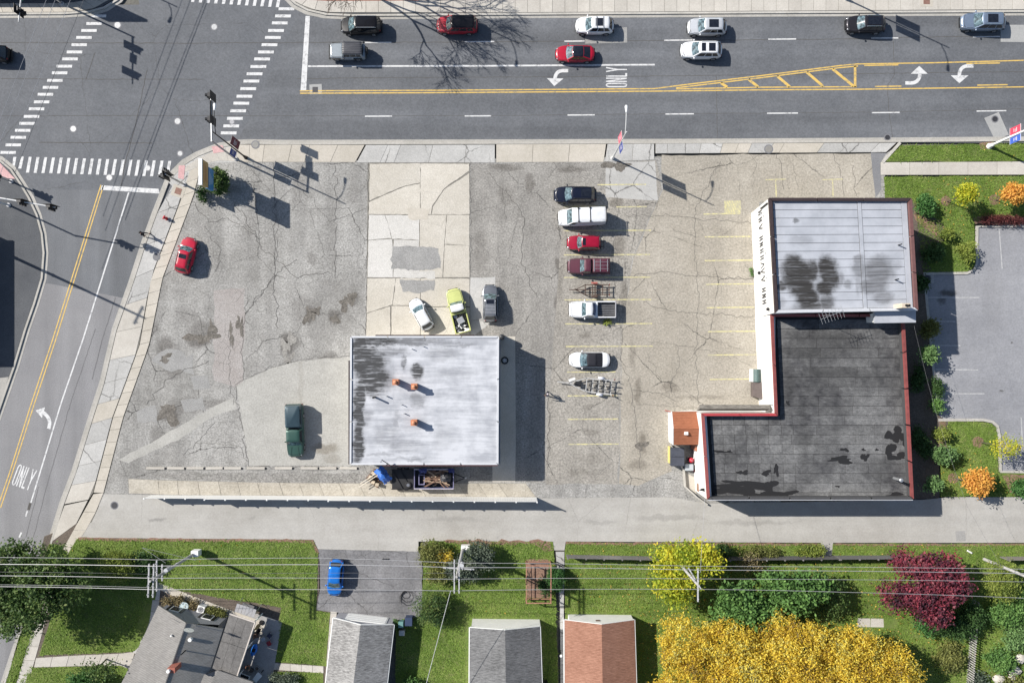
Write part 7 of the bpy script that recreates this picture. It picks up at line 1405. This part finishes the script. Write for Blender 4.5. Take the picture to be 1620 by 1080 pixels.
# yellow and gold trees
plant('tree', 'yellow green tree leaning over the alley edge', 'tree', 1072, 884, [(.6,1.5,4.6,2.2,1.7,2.0),(-2.3,.9,3.8,1.7,1.4,1.6),(-1.4,-1.6,4.2,2.0,1.5,1.8),(2.3,1.3,4.6,1.5,1.2,1.5),(-1.0,-3.2,3.6,1.6,1.1,1.4),(1.0,-.8,4.4,1.0,1.0,1.2)], 150, 44, .17, lf_yg, .52, .2, 31, limbs=22)
plant('tree', 'broad golden tree at the bottom, left part of the gold crowns', 'tree', 1108, 1030, [(-3.2,3.0,5.0,3.4,3.0,2.4),(1.5,3.2,5.4,3.8,3.0,2.6),(-3.4,-1.6,5.6,3.4,3.6,2.6),(2.0,-1.6,6.0,3.8,3.8,2.8),(-3,-5,5.6,3.6,3,2.4),(2.2,-5,5.8,3.8,3,2.5),(4.6,1.0,5.6,3.2,3.4,2.4),(5.0,-3.2,5.8,3.2,3.2,2.4)], 1250, 56, .115, lf_gold, .36, .3, 32, limbs=26)
plant('tree', 'broad golden tree at the bottom, right part of the gold crowns', 'tree', 1282, 1032, [(-6.2,4.4,5.0,2.6,2.2,2.2),(-3.8,3.0,6.0,4.0,3.2,2.6),(1.6,2.6,5.6,3.8,3.0,2.5),(-3.4,-1.6,6.2,4.2,3.8,2.8),(2.4,-1.6,6.0,4.2,3.8,2.7),(6.4,.4,5.0,3.4,3.0,2.3),(8.6,-2.6,4.6,2.8,3.4,2.1),(-2,-5,5.8,4,3,2.4),(4,-5,5.6,4.4,3,2.4)], 1560, 56, .115, lf_gold, .36, .3, 33, limbs=30)
plant('tree', 'tall green tree between the yellow and the gold crowns', 'tree', 1150, 935, [(0,0,4.4,2.7,2.4,2.1),(2.0,-1.6,4.2,2.6,2.0,2.0),(-1.2,-2.2,3.8,1.8,1.6,1.6)], 230, 34, .22, lf_mid, .40, .2, 34, limbs=18)
plant('tree', 'dark green tree right of the other green tree above the gold crown', 'tree', 1232, 922, [(0,0,3.8,2.9,2.2,2.0),(2.2,.6,3.4,2.4,1.8,1.7),(-1.6,1.0,3.2,1.9,1.6,1.5)], 220, 34, .21, lf_mid, .40, .2, 35, limbs=18)
plant('shrub', 'grey twiggy shrub behind the dark fence', 'shrub', 1180, 886, [(0,0,1.4,1.5,.9,1.0)], 24, 26, .09, lf_dry, .35, .07, 36, limbs=26)
plant('shrub', 'dark bare twigged shrub at the shaded lawn edge', 'shrub', 1302, 938, [(0,0,2.0,1.8,2.6,1.6)], 46, 34, .12, lf_dark, .42, .12, 37, limbs=30)
plant('shrub', 'bright lime bush on the verge by the alley opening', 'shrub', 1286, 868, [(0,0,.6,1.3,.7,.6),(-1.4,-.2,.4,.9,.5,.4)], 34, 45, .11, lf_lime, .24, .05, 38)
plant('shrub', 'dark bush beside the yellow tree on the verge', 'shrub', 1138, 871, [(0,0,1.0,.9,.9,.9)], 22, 50, .11, lf_bush, .28, .06, 39)
plant('shrub', 'tufted olive shrub in the middle of the verge', 'shrub', 1210, 872, [(0,0,.6,1.6,.6,.5),(-2.0,.1,.5,1.5,.6,.45)], 40, 45, .10, lf_olive, .25, .05, 40)
plant('tree', 'dark red leaved tree at the lower right', 'tree', 1424, 898, [(1.6,1.2,4.6,2.9,1.9,1.9),(-1.2,1.8,4.4,2.0,1.4,1.6),(2.8,-.6,4.6,2.4,2.0,2.0),(.6,-1.8,4.6,2.8,2.0,2.0),(-2.6,-1.9,4.0,2.2,1.5,1.5),(1.2,-3.8,4.2,2.0,1.5,1.6)], 300, 40, .17, lf_red, .44, .2, 41, limbs=24)
plant('tree', 'lime feathery tree beside the leaning pole', 'tree', 1556, 908, [(0,1.2,2.8,1.7,1.3,1.4),(-.4,-.6,2.8,1.4,1.4,1.3),(1.0,-.8,2.6,1.2,1.4,1.2)], 90, 55, .13, lf_lime, .35, .1, 42, flat=.4, asp=.3)
for i, (x, y, rx, ry, h, mt, l) in enumerate(((1500,985,2.6,1.6,1.5,lf_bush,'dark shrub under the dark red tree'),(1590,955,2.6,2.2,1.4,lf_mid,'green shrub right of the picket fence'),(1605,1000,1.8,2.0,1.0,lf_bright,'bright green shrub at the right edge'),(1570,1040,1.8,1.5,.9,lf_mid,'low shrub beside the lower picket fence'),(1500,1035,1.6,1.8,.8,lf_olive,'olive ground shrub left of the picket fence'),(1600,1085,1.6,1.2,.8,lf_olive,'olive shrub at the bottom right corner'),(1455,985,1.1,1.0,.9,lf_fire,'small fresh green shrub by the gold crown edge'),(1520,960,1.3,1.6,1.6,lf_bush,'black green shrub beside the top of the picket fence'),(1545,1075,1.0,1.2,.7,lf_grey,'grey green shrub at the foot of the picket fence'))):
    rl = random.Random(i+3); plant('shrub', l, 'shrub', x, y, [(rl.uniform(-.5,.5)*rx, rl.uniform(-.5,.5)*ry, h*rl.uniform(.6,1.1), rx*rl.uniform(.5,.75), ry*rl.uniform(.5,.75), h*rl.uniform(.6,1)) for _ in range(4)], int(24*rx*ry), 44, .13, mt, .38, .07, 50+i)
# along the store and the right-hand car park
for i, (x, y, rx, ry, h, mt, l, ls) in enumerate(((1460,328,1.25,1.2,1.0,lf_fire,'dark green shrub at the upper right corner of the store',.12),(1468,400,1.5,1.2,1.1,lf_bush,'dark shrub in the store shade above the car park corner',.12),(1492,369,.85,.75,.8,lf_lime,'small lime shrub on the lawn edge beside the mulch',.10),(1524,402,1.15,1.25,1.0,lf_lime,'lime shrub at the corner of the right car park kerb',.10),
    (1462,517,1.2,1.2,1.5,lf_olive,'olive shrub below the step of the store roof',.12),(1462,562,1.45,1.1,1.7,lf_bright,'bright green shrub half way down the store side',.13),(1475,612,.6,1.1,.8,lf_bush,'narrow shrub below the bright one, beside the kerb',.10),(1477,640,.65,1.2,.8,lf_mid,'narrow shrub at the lower end of the kerb',.10),
    (1483,684,.95,.9,.9,lf_lime,'yellow lime shrub above the bigger green one',.10),(1487,718,1.55,1.25,1.2,lf_bright,'large bright green shrub on the lower lawn edge',.13),(1464,762,.95,1.0,1.3,lf_bright,'small pale green shrub at the lower corner of the store',.12),(1608,768,1.3,1.3,1.0,lf_fire,'green shrub at the right edge above the alley',.11),
    (1448,445,.9,1.3,.8,lf_bush,'black green shrub against the shaded store wall',.11),(1446,600,.8,1.6,.8,lf_bush,'dark low shrub in the middle of the store wall',.11),(1452,700,.9,1.8,.7,lf_bush,'dark low shrub against the lower store wall',.11))):
    rl = random.Random(i+40); plant('shrub', l, 'shrub', x, y, [(rl.uniform(-.45,.45)*rx, rl.uniform(-.45,.45)*ry, h*rl.uniform(.65,1.1), rx*rl.uniform(.45,.72), ry*rl.uniform(.45,.72), h*rl.uniform(.6,.95)) for _ in range(4)], int(26*rx*ry)+8, 40, ls*1.15, mt, .27, .06, 70+i, 'shrubs beside the store')
for i, (x, y) in enumerate(((1556,348),(1572,349),(1586,348),(1604,350))):
    plant('shrub', ('dark red low shrub at the left end of the car park edge','dark red low shrub second from the left along the car park edge','dark red low shrub third along the car park edge','dark red low shrub at the right end of the car park edge')[i], 'shrub', x, y, [(0,0,.5,.75,.45,.45)], 18, 42, .08, lf_redtwig, .2, .03, 90+i, 'dark red low shrubs')
plant('young_tree', 'young yellow tree in a mulch ring by the store', 'young tree', 1498, 319, [(.45,.25,2.9,1.05,1.1,1.0)], 46, 42, .13, lf_yg, .27, .06, 95, fork=.8)
plant('young_tree', 'young orange tree at the upper right in a mulch ring', 'young tree', 1575, 317, [(.45,.2,2.7,1.35,1.0,1.0)], 60, 44, .13, lf_or, .27, .06, 96, fork=.8)
plant('young_tree', 'young orange red tree low on the lower right lawn', 'young tree', 1512, 757, [(1.2,.0,2.2,1.55,1.3,1.3)], 66, 44, .15, lf_or, .30, .07, 97, fork=.7)
plant('young_tree', 'sparse yellow young tree overhanging the car park kerb', 'young tree', 1551, 699, [(1.0,-.2,3.0,1.7,1.2,1.2)], 44, 26, .10, lf_yg, .34, .05, 98, fork=.8, limbs=16)
plant('shrub', 'round dark bush beside the tan and blue pole sign', 'shrub', 351, 291, [(0,0,1.35,1.25,1.6,1.35)], 150, 52, .10, lf_dark, .17, .12, 99)
plant('shrub', 'small dark bush at the foot of the pole sign', 'shrub', 323, 308, [(0,-.1,.5,.4,.9,.5)], 16, 44, .11, lf_bush, .24, .05, 100)
for i, (x, y, s) in enumerate(((270,948,.8),(285,947,.8),(307,954,.8),(335,964,.7),(352,968,.7))): plant('shrub', ('dry straw plant at the left end of the gable bed','dry straw plant second from the left in the gable bed','dry straw plant right of the round table','green brown plant right of the air conditioner','green brown plant at the porch end of the gable bed')[i], 'plant', x, y, [(0,0,.45,s,s*.6,.4)], 18, 40, .10, lf_dry if i < 3 else lf_olive, .2, .03, 110+i)
plant('shrub', 'grey leaved ground cover shrub below the patio path', 'shrub', 450, 1072, [(0,0,.5,2.0,.8,.45)], 40, 44, .10, lf_grey, .22, .04, 118)
plant('shrub', 'small shrub in the shade beside the driveway garage', 'shrub', 655, 1075, [(0,0,.6,.9,.6,.5)], 18, 40, .11, lf_mid, .22, .04, 119)
plant('shrub', 'weedy plant at the corner behind the driveway bins', 'shrub', 628, 984, [(0,0,.6,.5,.4,.5)], 10, 40, .10, lf_bright, .18, .03, 120)
for i, (x, y) in enumerate(((1188,428),(1189,436))): plant('weed', ('weed tuft at the foot of the tall store wall','smaller weed tuft below the first at the store wall')[i], 'plant', x, y, [(0,0,.15,.18,.3,.15)], 6, 26, .07, lf_bright, .08, .01, 130+i, z=.01)
plant('weed', 'weed tuft behind the white pickup on a yellow bay line', 'plant', 960.5, 510.5, [(0,0,.2,.35,.3,.2)], 8, 30, .09, lf_lime, .12, .01, 133, z=.01)
# bare tree beyond the top edge: its twigs shade the road
def bare_tree(label, px, py, top_off, h, seed, spread=4.6):
    t = thing('bare_tree', label, 'tree', P(px, py, 0)); r = random.Random(seed); tr = MB(); tw = MB()
    def grow(p, d, L, rad, lv):
        k = 4; pts = [p]
        for i in range(k): d = (d+Vector((r.gauss(0,.10),r.gauss(0,.10),r.gauss(0,.05)))).normalized(); pts.append(pts[-1]+d*L/k)
        (tr if lv < 2 else tw).tube(pts, rad, 6 if lv < 2 else 3, rad*.6, False)
        if lv >= 5: return
        for j in range((3 if lv < 2 else 4)):
            b = pts[-1] if j < 2 else pts[r.randrange(2,k)]; a = r.uniform(.35,.75); o = d.orthogonal().normalized(); o.rotate(Matrix.Rotation(r.uniform(0,6.28), 3, d))
            grow(b, (d*math.cos(a)+o*math.sin(a)+Vector((0,-.02,.06))).normalized(), L*r.uniform(.58,.78), max(rad*.6, .024), lv+1)
    for k in range(2): grow(Vector((k*.25,0,0)), Vector((top_off[0]*(.6+.8*k), top_off[1]*(1.25-.5*k), h*.55)).normalized(), h*.36, .20, 0)
    obj('trunk', tr, m_bark, t); tag(obj('twigs', tw, m_bark, t), kind='stuff'); return t
bare_tree('bare leafless tree just beyond the top edge shading the red estate car', 564, -28, (3.2,-3.4), 14.0, 4)
# ---------------------------------------------------------------- grass blades on the lawns
def in_poly(x, y, poly):
    ins = np.zeros(len(x), bool); n = len(poly); j = n-1
    for i in range(n):
        xi, yi = poly[i]; xj, yj = poly[j]
        c = ((yi > y) != (yj > y)) & (x < (xj-xi)*(y-yi)/((yj-yi) or 1e-9)+xi); ins ^= c; j = i
    return ins
gg = np.random.default_rng(5); allp = []
CLEAR = [pp(q) for q in ([(250,948),(445,985),(430,1090),(180,1090)], [(520,966),(630,985),(625,1090),(505,1090)], [(735,975),(862,975),(862,1090),(735,1090)], [(888,968),(1010,968),(1012,1090),(888,1090)], [(877,860),(893,860),(893,1090),(884,1090)], [(1355,976),(1420,977),(1420,993),(1355,993)], [(833,884),(869,884),(869,946),(833,946)], [(205,1028),(262,930),(244,928),(200,1024)])]
for k, q in LAWNS.items():
    poly = pp([(min(max(x,-5),1630), min(max(y,-5),1092)) for x, y in q]); xs = [p[0] for p in poly]; ysl = [p[1] for p in poly]
    n = int((max(xs)-min(xs))*(max(ysl)-min(ysl))*95); x = gg.uniform(min(xs), max(xs), n); y = gg.uniform(min(ysl), max(ysl), n)
    ok = in_poly(x, y, poly)
    for c in CLEAR: ok &= ~in_poly(x, y, c)
    allp.append(np.stack([x[ok], y[ok], np.full(ok.sum(), .03)], 1))
C = np.concatenate(allp); n = len(C); an = gg.uniform(0, 6.283, n); ln = gg.uniform(.10,.24,n); lean = gg.normal(size=(n,2))*.10; hgt = gg.uniform(.03,.13,n)
dx = np.stack([np.cos(an)*.035, np.sin(an)*.035, np.zeros(n)], 1); tip = C+np.stack([lean[:,0]+np.cos(an+1.57)*ln*.6, lean[:,1]+np.sin(an+1.57)*ln*.6, hgt], 1)
V = np.stack([C-dx, C+dx, tip+dx*.3, tip-dx*.3], 1).reshape(-1,3)
gm = leaf_mat('grass_blade', [(.075,.125,.018),(.13,.215,.032),(.21,.31,.055),(.30,.31,.12)], .35, .25)
tag(link('grass', np_mesh('grass', V, np.arange(n*4).reshape(-1,4)), gm), kind='stuff')

# fallen leaves on the grass and paving round the yellow crowns
fl = []
for px, py, sx, sy, n in ((1110,960,9,5,900),(1250,980,13,5,1000),(1430,1010,6,6,500),(1075,905,6,5,500),(1000,1000,3,7,250),(1512,760,3,2,160),(1500,322,2.5,2,120),(1577,320,2.5,2,120),(1450,930,5,5,350),(300,900,14,4,220),(700,890,5,3,160)):
    c = P(px, py, .06); fl.append(np.stack([c[0]+gg.normal(size=n)*sx, c[1]+gg.normal(size=n)*sy, gg.uniform(.07,.12,n)], 1))
fl = np.concatenate(fl); okl = np.zeros(len(fl), bool)
for k, q in LAWNS.items(): okl |= in_poly(fl[:,0], fl[:,1], pp(q))
for c in CLEAR: okl &= ~in_poly(fl[:,0], fl[:,1], c)
V, Fq = leaf_cloud(fl[okl], .09, gg, 3.0, .7)
tag(link('fallen_leaves', np_mesh('fallen_leaves', V, Fq), leaf_mat('fallen_leaf', [(.22,.12,.04),(.45,.30,.05),(.30,.20,.09)], .5, .1)), kind='stuff')
